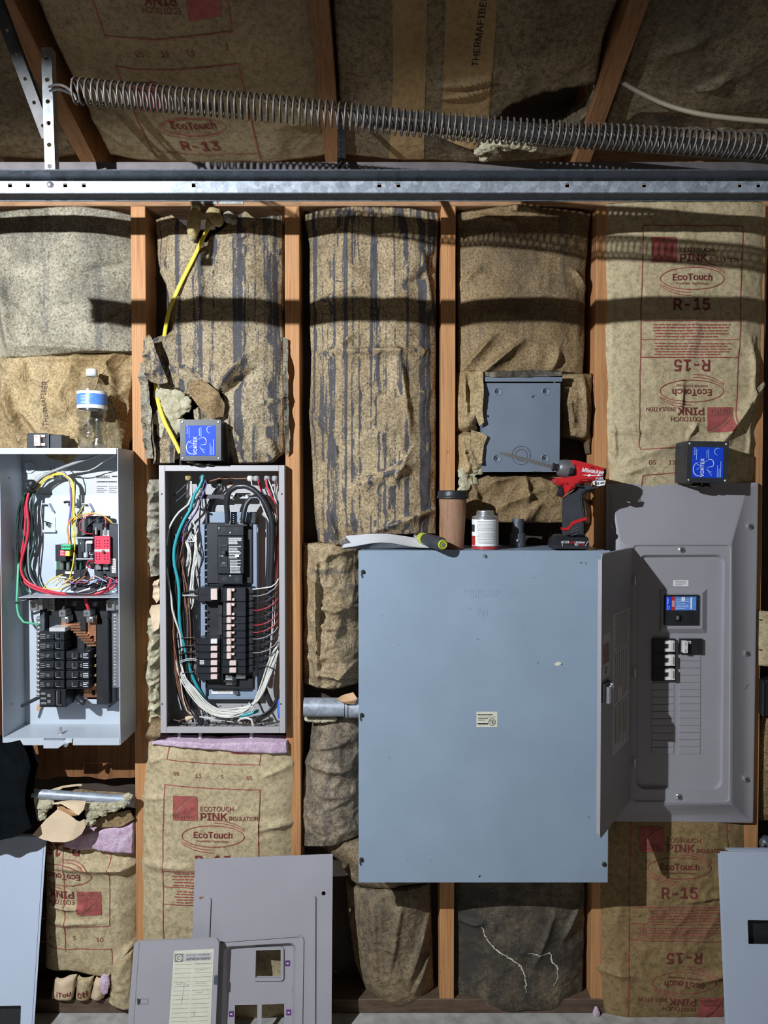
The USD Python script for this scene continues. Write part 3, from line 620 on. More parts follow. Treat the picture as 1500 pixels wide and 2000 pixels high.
s = Sheet(WALL, [(1715, 672), (1800, 676), (1900, 692), (1965, 716)], [(1700, 846), (1800, 844), (1965, 850)], [(672, 1738), (700, 1742), (780, 1738), (850, 1738)], [(690, 1955), (716, 1966), (790, 1968), (850, 1958)], n0=-0.05, bulge=0.065, pw=2.6, seed=35,
          crumple=(0.008, 9, 0.003, 26), folds=[(700, 1760, 715, 1930, 9, .008), (730, 1770, 735, 1900, 9, .007), (785, 1760, 760, 1900, 9, .008), (800, 1900, 838, 1800, 10, .016), (810, 1930, 846, 1860, 8, .012)])
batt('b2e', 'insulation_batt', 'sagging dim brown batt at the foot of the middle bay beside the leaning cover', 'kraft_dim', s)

# --- bay of the small grey box
s = Sheet(WALL, [(400, 894), (735, 897)], [(400, 1160), (520, 1150), (735, 1144)], [(890, 408), (1000, 402), (1160, 410)], [(890, 735), (960, 728), (1040, 725), (1160, 728)], n0=-0.03, bulge=0.045, pw=3.0, seed=41,
          crumple=(0.009, 6, 0.0022, 24), folds=[(905, 720, 960, 660, 9, .016), (940, 730, 1015, 670, 10, .022), (1090, 690, 1080, 720, 9, .014), (900, 550, 940, 520, 9, .01), (1125, 530, 1150, 560, 6, .016), (930, 420, 1000, 440, 8, .01), (1000, 400, 1060, 420, 8, .01)])
batt('b3a', 'insulation_batt', 'smooth brown batt with soft diagonal folds above the small grey box', 'kraft_old', s)
s = Sheet(WALL, [(715, 893), (940, 893)], [(715, 945), (800, 944), (828, 932), (846, 945), (940, 950)], [(893, 724), (950, 722)], [(893, 925), (950, 925)], n0=-0.03, bulge=0.038, pw=2.2, seed=42, crumple=(0.018, 13, 0.005, 34),
          folds=[(905, 730, 910, 810, 5, .016), (930, 730, 928, 820, 5, .014), (893, 842, 945, 840, 6, -.03), (900, 850, 915, 920, 6, .012)])
batt('b3b', 'insulation_batt', 'narrow crumpled paper strip left of the small grey box', 'kraft_crumpled', s)
s = Sheet(WALL, [(725, 1094), (920, 1096)], [(725, 1160), (900, 1158)], [(1090, 730), (1165, 728)], [(1090, 860), (1110, 850), (1150, 858), (1165, 905)], n0=-0.025, bulge=0.03, pw=2.4, seed=43, crumple=(0.015, 12, 0.005, 30), folds=[(1140, 740, 1145, 850, 5, .014), (1110, 780, 1120, 830, 6, .01)])
batt('b3c', 'insulation_batt', 'narrow torn brown paper piece right of the small grey box', 'kraft_old', s)
s = Sheet(WALL, [(915, 905), (1025, 908)], [(915, 1162), (1025, 1156)], [(900, 926), (935, 935), (960, 927), (1165, 924)], [(900, 1010), (935, 1020), (1165, 1023)], n0=-0.03, bulge=0.04, pw=3, seed=44, crumple=(0.016, 9, 0.0045, 26),
          folds=[(1025, 930, 1030, 975, 8, .016), (980, 985, 1060, 955, 10, .014), (920, 930, 940, 1000, 7, .012), (960, 940, 1010, 930, 6, .012)])
def extra_b3d(t):
    t.part('fibre_filling', cat([blob(W(px, py, 1.872), r, i+40, .32, 2.2, 3, (1, .6, 1)) for i, (px, py, r) in enumerate([(906, 925, .018), (922, 918, .02), (908, 945, .02), (925, 940, .014), (902, 960, .014), (936, 920, .012)])]), 'fluff_yellow', True)
batt('b3d', 'insulation_batt', 'brown paper batt hanging below the small grey box behind the cup and driver', 'kraft_old', s, extra=extra_b3d)
s = Sheet(WALL, [(1690, 884), (1975, 888)], [(1690, 1150), (1975, 1144)], [(884, 1700), (1150, 1700)], [(884, 1958), (1000, 1976), (1100, 1972), (1150, 1950)], n0=-0.035, bulge=0.05, pw=3, seed=45, crumple=(0.007, 8, 0.002, 26),
          folds=[(900, 1800, 940, 1798, 6, .012), (1040, 1880, 1080, 1780, 9, .008), (1100, 1830, 1140, 1760, 9, .010)])
def extra_b3e(t):
    tear = [(938, 1800), (950, 1828), (968, 1848), (985, 1858), (1005, 1870), (1018, 1885), (1024, 1905), (1024, 1930)]
    tear2 = [(1028, 1852), (1050, 1855), (1072, 1856), (1076, 1872), (1086, 1884), (1086, 1905), (1078, 1920)]
    for pts, wpx in ((tear, 1.5), (tear2, 1.3)):
        rng = random.Random(len(pts)); P = smoothline([WALL.ab(*q) for q in pts], 0.004); P = P[:, :2] if P.shape[1] > 2 else P
        P = np.array([p+np.array([rng.uniform(-1, 1), rng.uniform(-1, 1)])*0.0018 for p in P])
        w = [wpx*0.00135*rng.uniform(.35, 1.2)*(1-0.7*abs(2*i/(len(P)-1)-1)**3) for i in range(len(P))]
        g = so.unary_union([sg.LineString([P[i], P[i+1]]).buffer(w[i]) for i in range(len(P)-1)])
        t.part('torn_edge', s.lay(flat(g), 0.002), 'label_cream', False, label='pale frayed paper tear')
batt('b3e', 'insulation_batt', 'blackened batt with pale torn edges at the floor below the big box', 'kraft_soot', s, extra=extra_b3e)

# --- printed batt, right bay
s = Sheet(WALL, [(395, 1174), (700, 1172), (950, 1180)], [(395, 1505), (640, 1500), (740, 1494), (850, 1484), (955, 1476)], [(1170, 398), (1505, 395)], [(1170, 962), (1500, 962)], n0=-0.012, bulge=0.034, pw=5, seed=51, crumple=(0.006, 6, 0.0016, 26), jit=0.0015,
          folds=[(1395, 870, 1475, 760, 12, .026), (1475, 770, 1500, 740, 6, .014), (1460, 660, 1470, 760, 6, .010), (1325, 750, 1322, 800, 6, .010), (1195, 830, 1200, 890, 4, .012), (1195, 840, 1250, 850, 7, .010), (1220, 900, 1330, 860, 12, .010), (1335, 855, 1350, 830, 5, .014), (1210, 925, 1250, 915, 6, .012), (1196, 480, 1194, 830, 3, .003), (1470, 660, 1455, 940, 3, .010)])
P = Print(s, 1250, 447); half_block(P, 'R-15')
P.line((0, 0), (192, 0), (192, 0)); P.line((0, 0), (-3, 180), (-5, 420)); P.line((192, 0), (187, 130), (188, 180), (182, 330), (170, 420))
P.line((0, 181), (188, 181)); P.line((-2, 217), (187, 217)); P.line((-2, 251), (186, 251)); P.para(20, 168, 186, 214, 5, 1); P.para(22, 170, 222, 248, 5, 2)
P.line((-5, 420), (-2, 427), (75, 423))
Q = Print(s, 1250+186, 447+421, up=False); half_block(Q, 'R-15')
P.t('05', 20, 452, 13); P.t('13', 58, 452, 12); P.line((2, 500), (3, 477), (75, 471))
batt('b4a', 'printed_batt', 'clean red-printed kraft batt at upper right behind the right blue-labelled device', 'kraft_new', s, [('print', cat([P.mesh(), Q.mesh()]), 'print_red')])
s = Sheet(WALL, [(1590, 1162), (1990, 1158)], [(1590, 1476), (1990, 1470)], [(1158, 1596), (1480, 1596)], [(1158, 1980), (1250, 1988), (1470, 1984)], n0=-0.012, bulge=0.034, pw=4, seed=52, crumple=(0.006, 7, 0.0018, 26), jit=0.0015,
          folds=[(1410, 1742, 1340, 1752, 8, .008), (1160, 1890, 1230, 1895, 8, .01), (1420, 1890, 1350, 1905, 9, .01)])
P = Print(s, 1228, 1588); half_block(P, 'R-15')
P.line((0, 0), (-2, 178), (-3, 400)); P.line((188, 0), (190, 100), (191, 178)); P.line((0, 178), (192, 180)); P.line((0, 212), (190, 214)); P.line((-2, 244), (190, 248)); P.para(34, 180, 182, 210, 5, 3); P.para(14, 180, 218, 242, 5, 4)
Q = Print(s, 1228+192, 1588+418, up=False); half_block(Q, 'R-15')
batt('b4b', 'printed_batt', 'red-printed kraft batt under the right panel beside the leaning white cover', 'kraft_brown_falloff', s, [('print', cat([P.mesh(), Q.mesh()]), 'print_red')],
     extra=lambda t: t.part('pink_fibre', blob(W(1165, 1978, 1.862), .016, 60, .3, 2, 3, (.6, .5, 1.2)), 'fluff_pink', True))

# --- printed batt, lower left
s = Sheet(WALL, [(1640, 80), (1940, 80)], [(1640, 263), (1940, 262)], [(80, 1640), (130, 1650), (263, 1660)], [(80, 1900), (130, 1898), (205, 1912), (263, 1945)], n0=-0.03, bulge=0.036, pw=5, seed=53, crumple=(0.006, 8, 0.002, 28), jit=0.0015,
          folds=[(130, 1690, 262, 1692, 10, .014), (200, 1688, 262, 1694, 6, .008), (95, 1768, 160, 1772, 5, .008), (225, 1880, 255, 1850, 8, .014), (100, 1800, 200, 1798, 6, .006)])
P = Print(s, 216, 1806, up=False); half_block(P, 'R-15')
P.line((0, 0), (192, 0)); P.line((0, 0), (-2, 180)); P.line((87, -50), (90, 90), (92, 190))
P.t('05', 19, -26, 13); P.t('5', 70, -24, 5); P.t('13', 116, -26, 12); P.line((-5, -83), (-3, -46), (190, -46))
def extra_b0c(t):
    t.part('pink_fibre', Sheet(WALL, [(1605, 128), (1665, 128)], [(1605, 261), (1665, 262)], [(126, 1632), (190, 1618), (261, 1604)], [(126, 1651), (190, 1655), (261, 1665)], n0=0.005, bulge=0.012, seed=54, crumple=(0.006, 22, 0.003, 50), step=0.004, jit=.004).mesh(), 'fluff_pink', True)
    def scrap(L, R, T, B, sd, m, pr=None):
        sh = Sheet(WALL, L, R, T, B, n0=0.01, bulge=0.015, pw=2, seed=sd, crumple=(0.006, 16, 0.002, 40), step=0.004, jit=.003, skirt=.012); t.part('paper_flap', sh.mesh(), m, True)
        if pr: q = Print(sh, *pr[1:3]); q.t(pr[0], 0, 0, pr[3], True); t.part('print', q.mesh(), 'print_red', False)
    scrap([(1898, 112), (1945, 103)], [(1898, 152), (1945, 145)], [(112, 1906), (135, 1900), (154, 1902)], [(103, 1943), (146, 1944)], 71, 'kraft_scrap', ('iTou', 132, 1929, 26))
    scrap([(1898, 156), (1945, 152)], [(1898, 186), (1945, 178)], [(154, 1902), (186, 1904)], [(150, 1944), (178, 1946)], 72, 'kraft_new', ('cti', 168, 1930, 20))
    scrap([(1895, 192), (1945, 180)], [(1895, 216), (1945, 205)], [(190, 1906), (216, 1899)], [(180, 1942), (205, 1944)], 73, 'kraft_scrap')
    scrap([(1860, 224), (1960, 215)], [(1860, 262), (1960, 258)], [(220, 1880), (245, 1860), (262, 1850)], [(213, 1950), (258, 1965)], 74, 'kraft_new')
    t.part('pink_fibre', blob(W(205, 1922, 1.848), .024, 75, .3, 2, 3, (.6, .4, 1.3)), 'fluff_pink', True)
batt('b0c', 'printed_batt', 'red-printed kraft batt with upside-down lettering at lower left below the conduit', 'kraft_new', s, [('print', P.mesh(), 'print_red')], extra=extra_b0c)

# --- printed batt under the crowded breaker panel
s = Sheet(WALL, [(1440, 284), (1520, 278), (1560, 274), (1700, 276), (2010, 272)], [(1440, 566), (1465, 571), (1500, 576), (1700, 572), (2010, 570)], [(275, 1450), (300, 1446), (400, 1452), (560, 1462), (576, 1468)], [(270, 1990), (576, 1990)], n0=-0.008, bulge=0.032, pw=6, seed=55, crumple=(0.006, 7, 0.002, 26), jit=0.0015,
          folds=[(280, 1680, 375, 1685, 10, .010), (290, 1485, 320, 1475, 8, .010), (510, 1600, 570, 1606, 7, .012), (500, 1615, 560, 1600, 6, .006), (515, 1510, 570, 1490, 7, .008), (280, 1555, 330, 1550, 6, .006), (290, 1640, 310, 1690, 8, .006)])
P = Print(s, 327, 1525); half_block(P, 'R-15')
P.line((0, 0), (90, 7), (186, 10)); P.line((0, 0), (-5, 100), (-5, 350)); P.line((186, 10), (183, 80), (182, 190)); P.line((-5, 170), (185, 172)); P.line((-5, 202), (185, 206)); P.line((-5, 236), (185, 238)); P.para(14, 170, 172, 202, 5, 5); P.para(18, 170, 208, 234, 5, 6)
P.t('05', 23, -22, 11); P.t('13', 66, -18, 11); P.t('5', 112, -15, 4.5); P.t('05', 165, -13, 11)
P.line((8, -74), (4, -49), (80, -41), (184, -38)); P.line((184, -38), (187, -60)); P.g(sg.Polygon([(128, -66), (172, -63), (172, -58), (130, -59)]))
def extra_b1b(t):
    t.part('pink_fibre', Sheet(WALL, [(1430, 300), (1470, 300)], [(1430, 563), (1470, 562)], [(298, 1444), (340, 1438), (430, 1444), (500, 1440), (564, 1444)], [(298, 1450), (400, 1456), (564, 1468)], n0=0.012, bulge=0.018, seed=56, crumple=(0.006, 24, 0.003, 50), step=0.004, jit=.004).mesh(), 'fluff_pink', True)
batt('b1b', 'printed_batt', 'red-printed kraft batt with pink fibre top edge under the crowded breaker panel', 'kraft_new', s, [('print', P.mesh(), 'print_red')], extra=extra_b1b)

# --- slivers at the far right
s = Sheet(WALL, [(1180, 1476), (1310, 1478)], [(1180, 1560), (1310, 1560)], [(1476, 1192), (1560, 1196)], [(1476, 1300), (1500, 1302), (1560, 1290)], n0=0.002, bulge=0.01, seed=57, crumple=(0.004, 12, 0.001, 30), skirt=.01)
batt('b5', 'insulation_batt', 'small stapled flap of kraft paper at the right edge beside the right panel', 'kraft_new', s,
     extra=lambda t: [t.part('staple', tubepx([(1481, y, 1.858), (1488, y, 1.858)], .8, 5, smooth=False), 'ink_black') for y in (1210, 1269)])
s = Sheet(WALL, [(1400, 1500), (1440, 1488), (1600, 1486)], [(1400, 1560), (1600, 1560)], [(1486, 1430), (1500, 1405), (1560, 1400)], [(1486, 1612), (1560, 1612)], n0=-0.04, bulge=0.02, seed=58, crumple=(0.006, 12, 0.002, 30))
batt('b5b', 'insulation_batt', 'dim paper batt sliver at the right edge just above the white cover', 'kraft_old', s)

# --- roof slope
rl = dict(L=0)
s = Sheet(ROOF, [(0, -330), (312, -60)], [(0, 20), (312, 165)], [(-340, -60), (40, -60)], [(-100, 318), (170, 318)], n0=-0.03, bulge=0.02, seed=61, crumple=(0.008, 6, 0.002, 20), step=.008)
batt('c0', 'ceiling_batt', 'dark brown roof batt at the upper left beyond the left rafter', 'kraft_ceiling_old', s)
s = Sheet(ROOF, [(-60, 20), (0, 62), (100, 105), (318, 212)], [(-60, 610), (0, 610), (318, 648)], [(40, -80), (610, -80)], [(200, 320), (330, 322), (648, 320)], n0=-0.03, bulge=0.032, pw=3, seed=62, crumple=(0.005, 6, 0.0015, 22), step=.006, jit=.002,
          folds=[(170, 240, 250, 290, 10, .010), (170, 215, 240, 240, 9, .008), (560, 240, 620, 250, 9, .008)])
P = Print(s, 229, 134)
def roofline(pts, w=2.2): P.ms.append(flat(stroke([s.plane.ab(*q) for q in pts], w*0.00115)))
roofline([(178, -5), (205, 71), (300, 73), (400, 66), (454, 60), (444, -5)]); roofline([(305, 312), (262, 223), (226, 131), (300, 134), (400, 130), (466, 125), (508, 312)]); roofline([(296, 298), (400, 300), (505, 298)], 1.8)
def rooftext(txt, px, py, wpx, hpx, up=True, bold=False):
    a, b = s.plane.ab(px, py); a2 = s.plane.ab(px+wpx, py)[0]; b2 = s.plane.ab(px, py-hpx)[1]
    m = text(txt, 1.0, bold); m.vertices[:, :2] -= m.bounds.mean(0)[:2]; sx, sy = (a2-a)/m.extents[0], (b2-b)/m.extents[1]; k = 1 if up else -1
    m.vertices = np.c_[m.vertices[:, 0]*sx*k+a, m.vertices[:, 1]*sy*k+b, np.zeros(len(m.vertices))]; P.ms.append(m)
for tx, px, py in (('05', 273, 102), ('19', 323, 102), ('15', 373, 102), ('2', 443, 92)): rooftext(tx, px, py, 15 if len(tx) > 1 else 6, 12)
rooftext('ECOTOUCH', 316, 18, 74, 12, False); rooftext('PINK', 312, 0, 66, 18, False, True); rooftext('R-13', 391, 282, 76, 19, True, True); rooftext('EcoTouch', 377, 241, 88, 15, True, True); rooftext('PureFiber Technology', 377, 253, 70, 5)
P.ms.append(flat(sg.Polygon([s.plane.ab(*q) for q in ((362, -14), (428, -14), (432, 31), (370, 38))]))); P.ms.append(flat(sg.Polygon([s.plane.ab(*q) for q in ((251, 160), (305, 158), (325, 212), (275, 214))])))
for k, (rx, ry, dx, dy) in enumerate(((65, 17, 0, 0), (66, 19, -3, 3), (64, 18, 4, -2))): roofline([(376+dx+rx*math.cos(t), 244+dy+ry*math.sin(t)) for t in np.linspace(0.3*k, 2*math.pi-0.9*k, 30)], 1.3)
batt('c1', 'ceiling_batt', 'red-printed kraft roof batt between the two left rafters', 'kraft_ceiling', s, [('print', P.mesh(), 'print_red')])
s = Sheet(ROOF, [(-60, 648), (0, 650), (318, 668)], [(-60, 1245), (0, 1215), (100, 1180), (185, 1165), (190, 1168), (318, 1125)], [(640, -80), (1260, -80)], [(660, 320), (900, 321), (1135, 320)], n0=-0.03, bulge=0.03, pw=3, seed=63, crumple=(0.005, 6, 0.0015, 22), step=.006, jit=.002,
          holes=[[(958, 240), (1000, 205), (1060, 188), (1110, 182), (1165, 180), (1150, 240), (1100, 272), (1010, 290), (940, 302), (948, 275)]], folds=[(860, 165, 960, 150, 8, .010), (860, 190, 960, 170, 7, .008), (860, 260, 950, 290, 8, .012)])
def strip(pts): return s.lay(flat(sg.Polygon([s.plane.ab(*q) for q in pts])), 0.0008)
rt = text('THERMAFIBER', 1.0); rt = rot(rt, [0, 0, 1], 90); rt.vertices[:, :2] -= rt.bounds.mean(0)[:2]; rt.vertices[:, 2] = 0
a0, b0 = s.plane.ab(936, 62); rt.vertices[:, :2] *= np.array([0.0135/rt.extents[0], 0.15/rt.extents[1]]); rt.vertices[:, :2] += (a0, b0)
batt('c2', 'ceiling_batt', 'old roof batt with two orange-brown stripes between the centre and right rafters', 'kraft_ceiling_old', s,
     [('stripe', strip([(766, -40), (834, -40), (832, 130), (830, 180), (828, 318), (760, 318), (768, 150)]), 'kraft_ceiling_clean'), ('stripe', strip([(872, -40), (974, -40), (965, 100), (958, 200), (950, 268), (930, 282), (860, 262), (866, 150)]), 'kraft_ceiling_clean'), ('lettering', s.lay(rt, 0.0016), 'ink_black')],
     extra=lambda t: t.part('fibre_filling', cat([blob(s.plane.xyz(*np.array([*s.plane.ab(px, py), 0.030+dn])), r, 80+i, .36, 2.4, 3, (1.1, .8, .7)) for i, (px, py, r, dn) in enumerate([(936, 276, .014, 0), (950, 266, .02, .0), (968, 256, .021, 0), (986, 250, .02, .01), (1005, 250, .021, .01), (1022, 256, .018, .01), (944, 290, .012, 0), (990, 266, .016, 0), (1036, 262, .014, .01)])]), 'fluff_yellow', True))
s = Sheet(ROOF, [(-60, 1285), (0, 1262), (100, 1240), (150, 1225), (318, 1165)], [(-60, 1900), (318, 1720)], [(1280, -80), (1900, -80)], [(1160, 300), (1240, 235), (1330, 225), (1700, 240)], n0=-0.03, bulge=0.03, pw=3, seed=64, crumple=(0.007, 6, 0.002, 20), step=.008, folds=[(1370, 170, 1420, 150, 8, .012), (1280, 120, 1400, 60, 14, .008)])
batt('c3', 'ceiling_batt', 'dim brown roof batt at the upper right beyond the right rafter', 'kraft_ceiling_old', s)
s = Sheet(ROOF, [(200, 1222), (318, 1165)], [(200, 1800), (318, 1720)], [(1190, 215), (1300, 190), (1720, 200)], [(1150, 319), (1720, 319)], n0=-0.07, bulge=0.02, pw=3, seed=65, crumple=(0.014, 9, 0.004, 24), step=.008)
batt('c4', 'ceiling_batt', 'crumpled dark paper in the eave behind the pale roof cable', 'kraft_black', s)

# --- loose fibre and foam
fl = [(300, 950, .016), (303, 972, .018), (298, 1000, .017), (304, 1020, .02), (300, 1050, .018), (306, 1075, .022), (299, 1100, .018)]
def fibre_strip(y0, y1, x0, x1, seed): return Sheet(WALL, [(y0, x0), (y0+.5*(y1-y0), x0-2), (y1, x0+1)], [(y0, x1), (y1, x1)], [(x0-4, y0+3), (x1, y0)], [(x0-4, y1), (x1, y1-4)], n0=-.012, bulge=.022, pw=2, seed=seed, crumple=(.022, 26, .010, 60), jit=.006, step=.0028, skirt=.03).mesh()
single('fibre_wad', 'pale grey-green fibre packed between the first stud and the crowded panel, upper part', 'insulation', fibre_strip(935, 1128, 289, 314, 91), 'fluff_grey', True)
fl = [(302, 1205, .016), (297, 1230, .018), (304, 1255, .018), (298, 1285, .018), (303, 1310, .018), (297, 1335, .019), (302, 1360, .018), (296, 1390, .02), (298, 1412, .016)]
single('fibre_wad', 'pale yellow fibre packed between the first stud and the crowded panel, lower part', 'insulation', fibre_strip(1205, 1412, 288, 314, 92), 'fluff_yellow', True)
def crumple_piece(pts, D, seed, amp=0.018, sc=20, thick=0.001, step=0.006):
    F = Face(D); pg = sg.Polygon([(F.x(x, y), F.z(y)) for x, y in pts]); v, f = trimesh.creation.triangulate_polygon(pg, engine='earcut')
    vv, ff = trimesh.remesh.subdivide_to_size(np.c_[v, np.zeros(len(v))], f, step, max_iter=12); q = np.c_[vv[:, :2]*sc, np.full(len(vv), seed)]
    y = F.y-amp*(ridge(q, seed)**1.5-.4)-amp*.3*ridge(q*2.7, seed+2); top = np.c_[vv[:, 0], y, vv[:, 1]]
    return cat([trimesh.Trimesh(top, ff, process=False), trimesh.Trimesh(top+[0, thick, 0], ff[:, ::-1], process=False)])
single('paper_scrap', 'small orange-tan paper scrap between the first stud and the crowded panel', 'paper scrap', crumple_piece([(302, 1135), (312, 1130), (313, 1170), (306, 1178), (299, 1165)], 1.85, 3), 'kraft_scrap', True)
single('paper_scrap', 'pale torn paper tongue beside the crowded panel above the yellow fibre', 'paper scrap', crumple_piece([(296, 1182), (313, 1180), (314, 1225), (304, 1232), (291, 1195)], 1.852, 4), 'kraft_scrap', True)
single('paper_scrap', 'dull crumpled paper at the lower left corner of the crowded panel', 'paper scrap', crumple_piece([(296, 1400), (313, 1395), (316, 1436), (300, 1446), (286, 1440)], 1.85, 5), 'kraft_old', True)
t = Thing('spray_foam', 'amber lumps of spray foam where the yellow cable leaves the top plate', 'foam')
t.part('foam_lump', cat([blob(W(416, 421, 1.85), .023, 150, .2, 1.6, 4, (1, .8, .95)), blob(W(424, 430, 1.845), .018, 151, .2, 1.6, 4), blob(W(408, 440, 1.846), .013, 152, .2, 1.6, 3, (.8, .8, 1.1))]), 'fluff_foam', True)
t.part('foam_lump', tube(PW([(382, 412, 1.845), (379, 430, 1.838), (377, 452, 1.842), (376, 466, 1.85)]), [.012, .0175, .017, .010], 16, step=.004), 'fluff_foam', True)
for q in ((383, 409, .013, 153), (376, 462, .0115, 154)): t.part('foam_tip', blob(W(q[0], q[1], 1.846), q[2], q[3], .2, 1.6, 3), 'fluff_yellow', True, label='pale fibre tip')
t.part('foam_lump', cat([blob(W(447, 424, 1.856), .016, 155, .25, 1.8, 3), blob(W(456, 432, 1.856), .010, 156, .25, 1.8, 3)]), 'fluff_grey', True)
t.done()
# ------------------------------------------------------------------ electrical cabinets
def pb(x0, x1, y0, y1, D0, D1, bev=0.0006):
    """A box whose front face, at distance D0, covers the pixel rectangle."""
    F = Face(D0, (y0+y1)/2); return box(F.x(x0), F.x(x1), F.y, CAM[1]+D1, F.z(y1), F.z(y0), bev)
def screw(px, py, D, rpx=4.5, depth=0.005, slot=True):
    F = Face(D, py); r = F.len(rpx); c = F.p(px, py)
    h = orient(lathe([(r, 0), (r, depth*.35), (r*.82, depth*.8), (r*.4, depth)], 16), [0, -1, 0])
    h = mv(h, *c)
    if slot: h = trimesh.util.concatenate([h])
    return h
def slotmesh(px, py, D, rpx, depth=0.005, ang=30):
    F = Face(D, py); r = F.len(rpx); c = F.p(px, py); s = cat([box(-r*.7, r*.7, -.0004, .0004, -r*.12, r*.12), box(-r*.12, r*.12, -.0004, .0004, -r*.7, r*.7)])
    return mv(rot(s, [0, 1, 0], ang), c[0], c[1]-depth-.0002, c[2])
def add_screw(t, px, py, D, rpx=4.5, depth=.005, m='bright_metal', parent=None, ang=30, name='screw'):
    p = t.part(name, screw(px, py, D, rpx, depth), m, 40, parent); t.part('slot', slotmesh(px, py, D, rpx, depth, ang), 'ink_black', False, p) if parent is None else None; return p
def ftext(txt, px, py, wpx, D, bold=False, ang=0, hpx=None):
    F = Face(D, py); m = text(txt, 1.0, bold); k = F.len(wpx)/m.extents[0]; m.vertices[:, 0] *= k; m.vertices[:, 1] *= k if hpx is None else F.len(hpx)/m.extents[1]; m.vertices[:, 2] = m.vertices[:, 2]*0.0002/0.0005
    c = F.p(px, py); return front(m, c[0], c[1], c[2], ang)
def fprint(x0, x1, y0, y1, rows, D, seed=0, fill=.5):
    F = Face(D, (y0+y1)/2); return fine_print(F.x(x0), F.x(x1), F.z(y1), F.z(y0), rows, F.y, seed, fill)
def wires(t, specs, name='wire'):
    for pts, rpx, m in specs: t.part(name, tubepx(pts, rpx, 7), m, True)
def jig(pts, rng, dx=3, dD=.008): return [(x+rng.uniform(-dx, dx), y+rng.uniform(-2, 2), D+rng.uniform(-dD, dD)) for x, y, D in pts]

# ---------------------------------------------------------------- left open transfer switch cabinet
t = Thing('transfer_switch', 'open light grey transfer switch cabinet with red-covered contactor at the left edge', 'electrical cabinet')
D0, D1 = 1.757, 1.868
F0, F1 = Face(D0), Face(D1); th = 0.0018
xl, xr, zt, zb = F1.x(44), F0.x(231.5), F0.z(875), F0.z(1455)
yb, yf = F1.y, F0.y
t.part('back_panel', box(xl, xr, yb-th, yb, zb, zt), 'cabinet_grey')
t.part('side_panel', box(xl, xl+th, yf, yb-th, zb, zt), 'cabinet_grey'); t.part('side_panel', box(xr-th, xr, yf, yb-th, zb, zt), 'cabinet_grey')
t.part('top_panel', box(xl+th, xr-th, yf, yb-th, zt-th, zt), 'cabinet_grey')
zfl = F0.z(1441)
t.part('bottom_panel', box(xl+th, xr-th, yf, yb-th, zfl-th, zfl), 'cabinet_grey')
t.part('front_lip', box(xl+th, F0.x(229), yf-th, yf, F0.z(887), zt, .0006), 'cabinet_grey')
t.part('front_lip', box(xl+th, F0.x(82), yf-th, yf, zb, zfl), 'cabinet_grey'); t.part('front_lip', box(F0.x(138), F0.x(230), yf-th, yf, zb, zfl), 'cabinet_grey')
hb = plate(sg.Polygon([(F0.x(x), F0.z(y)) for x, y in ((82, 1446), (120, 1446), (128, 1440), (138, 1440), (138, 1449), (126, 1449), (110, 1460), (82, 1460))]), yf-.006, yf-.0045)
hp = t.part('latch_bracket', cat([hb, box(F0.x(82), F0.x(120), yf-.006, yf+.004, F0.z(1446), F0.z(1445))]), 'cabinet_grey')
t.part('latch_stud', cat([mv(orient(lathe([(.0055, 0), (.006, .004), (.005, .007), (.002, .008)], 16), [0, -1, 0]), F0.x(127.5), yf-.006, F0.z(1452)), cyl((F0.x(133), yf-.004, F0.z(1448)), (F0.x(127.5), yf-.008, F0.z(1452)), .003, 10)]), 'bright_metal', 30, hp)
bx, bz = Face(1.78).x(112.5), zfl
t.part('bolt', cat([mv(lathe([(.0062, 0), (.0062, .003), (.0045, .0045), (.003, .0046), (.003, .016), (.0022, .017)], 14), bx, CAM[1]+1.785, bz)]), 'bright_metal')
for px, py in ((9, 933), (22, 1385)): t.part('rivet', mv(orient(lathe([(.003, 0), (.0015, .0015)], 10), [1, 0, 0]), xl+th, CAM[1]+1.80, F0.z(py)), 'inner_grey')
for py in (941, 1388): t.part('rivet', mv(orient(lathe([(.0028, 0), (.0012, .0015)], 10), [1, 0, 0]), xr, CAM[1]+1.84, F0.z(py)), 'white_plastic')
DB = D1-th/1.0-.0005
# rolled boss and key hole in the back
t.part('boss', mv(orient(lathe([(.016, 0), (.015, .004), (.010, .004), (.008, .001)], 24), [0, -1, 0]), *Face(DB).p(58, 913)), 'cabinet_grey')
kh = so.unary_union([circ(Face(DB).x(71), Face(DB).z(1385), .0055), rr(Face(DB).x(71)-.003, Face(DB).x(71)+.003, Face(DB).z(1385), Face(DB).z(1376), .0025)])
t.part('keyhole', plate(kh, Face(DB).y-.0004, Face(DB).y), 'kraft_orange')
t.part('plate_with_lit_patch', cat([pb(112, 231, 999, 1166, DB-.010, DB-.008), pb(73, 231, 967, 1166, DB-.0035, DB-.0005)]), 'bright_plate')  # raised plate, and a brighter sheet standing in for light on the back panel
for x in (81, 160):
    g = sg.LineString([Face(DB-.02).p(*q)[[0, 2]] for q in ((x, 984), (x+12, 984), (x+19, 998))]).buffer(.0016); t.part('hook_tab', plate(g, Face(DB).y-.018, Face(DB).y-.003), 'cabinet_grey')
fr = rr(Face(DB-.008).x(85), Face(DB-.008).x(107), Face(DB-.008).z(1038), Face(DB-.008).z(1009), .004); sp = t.part('embossed_frame', plate(fr, Face(DB-.006).y, Face(DB-.003).y), 'bright_plate')
t.part('frame_lip', pb(83, 108, 1035, 1040, DB-.012, DB-.004), 'bright_plate', 30, sp)
t.part('spring_clip', cat([tubepx([(86, 1018, DB-.012), (98, 1021, DB-.014)], .8, 6, smooth=False)]+[tubepx([(92+3*math.cos(a)*(1-a/30), 1021+a*.35, DB-.016+.004*math.sin(a)) for a in np.linspace(0, 18, 40)], .7, 5)]), 'dark_steel', True, sp)
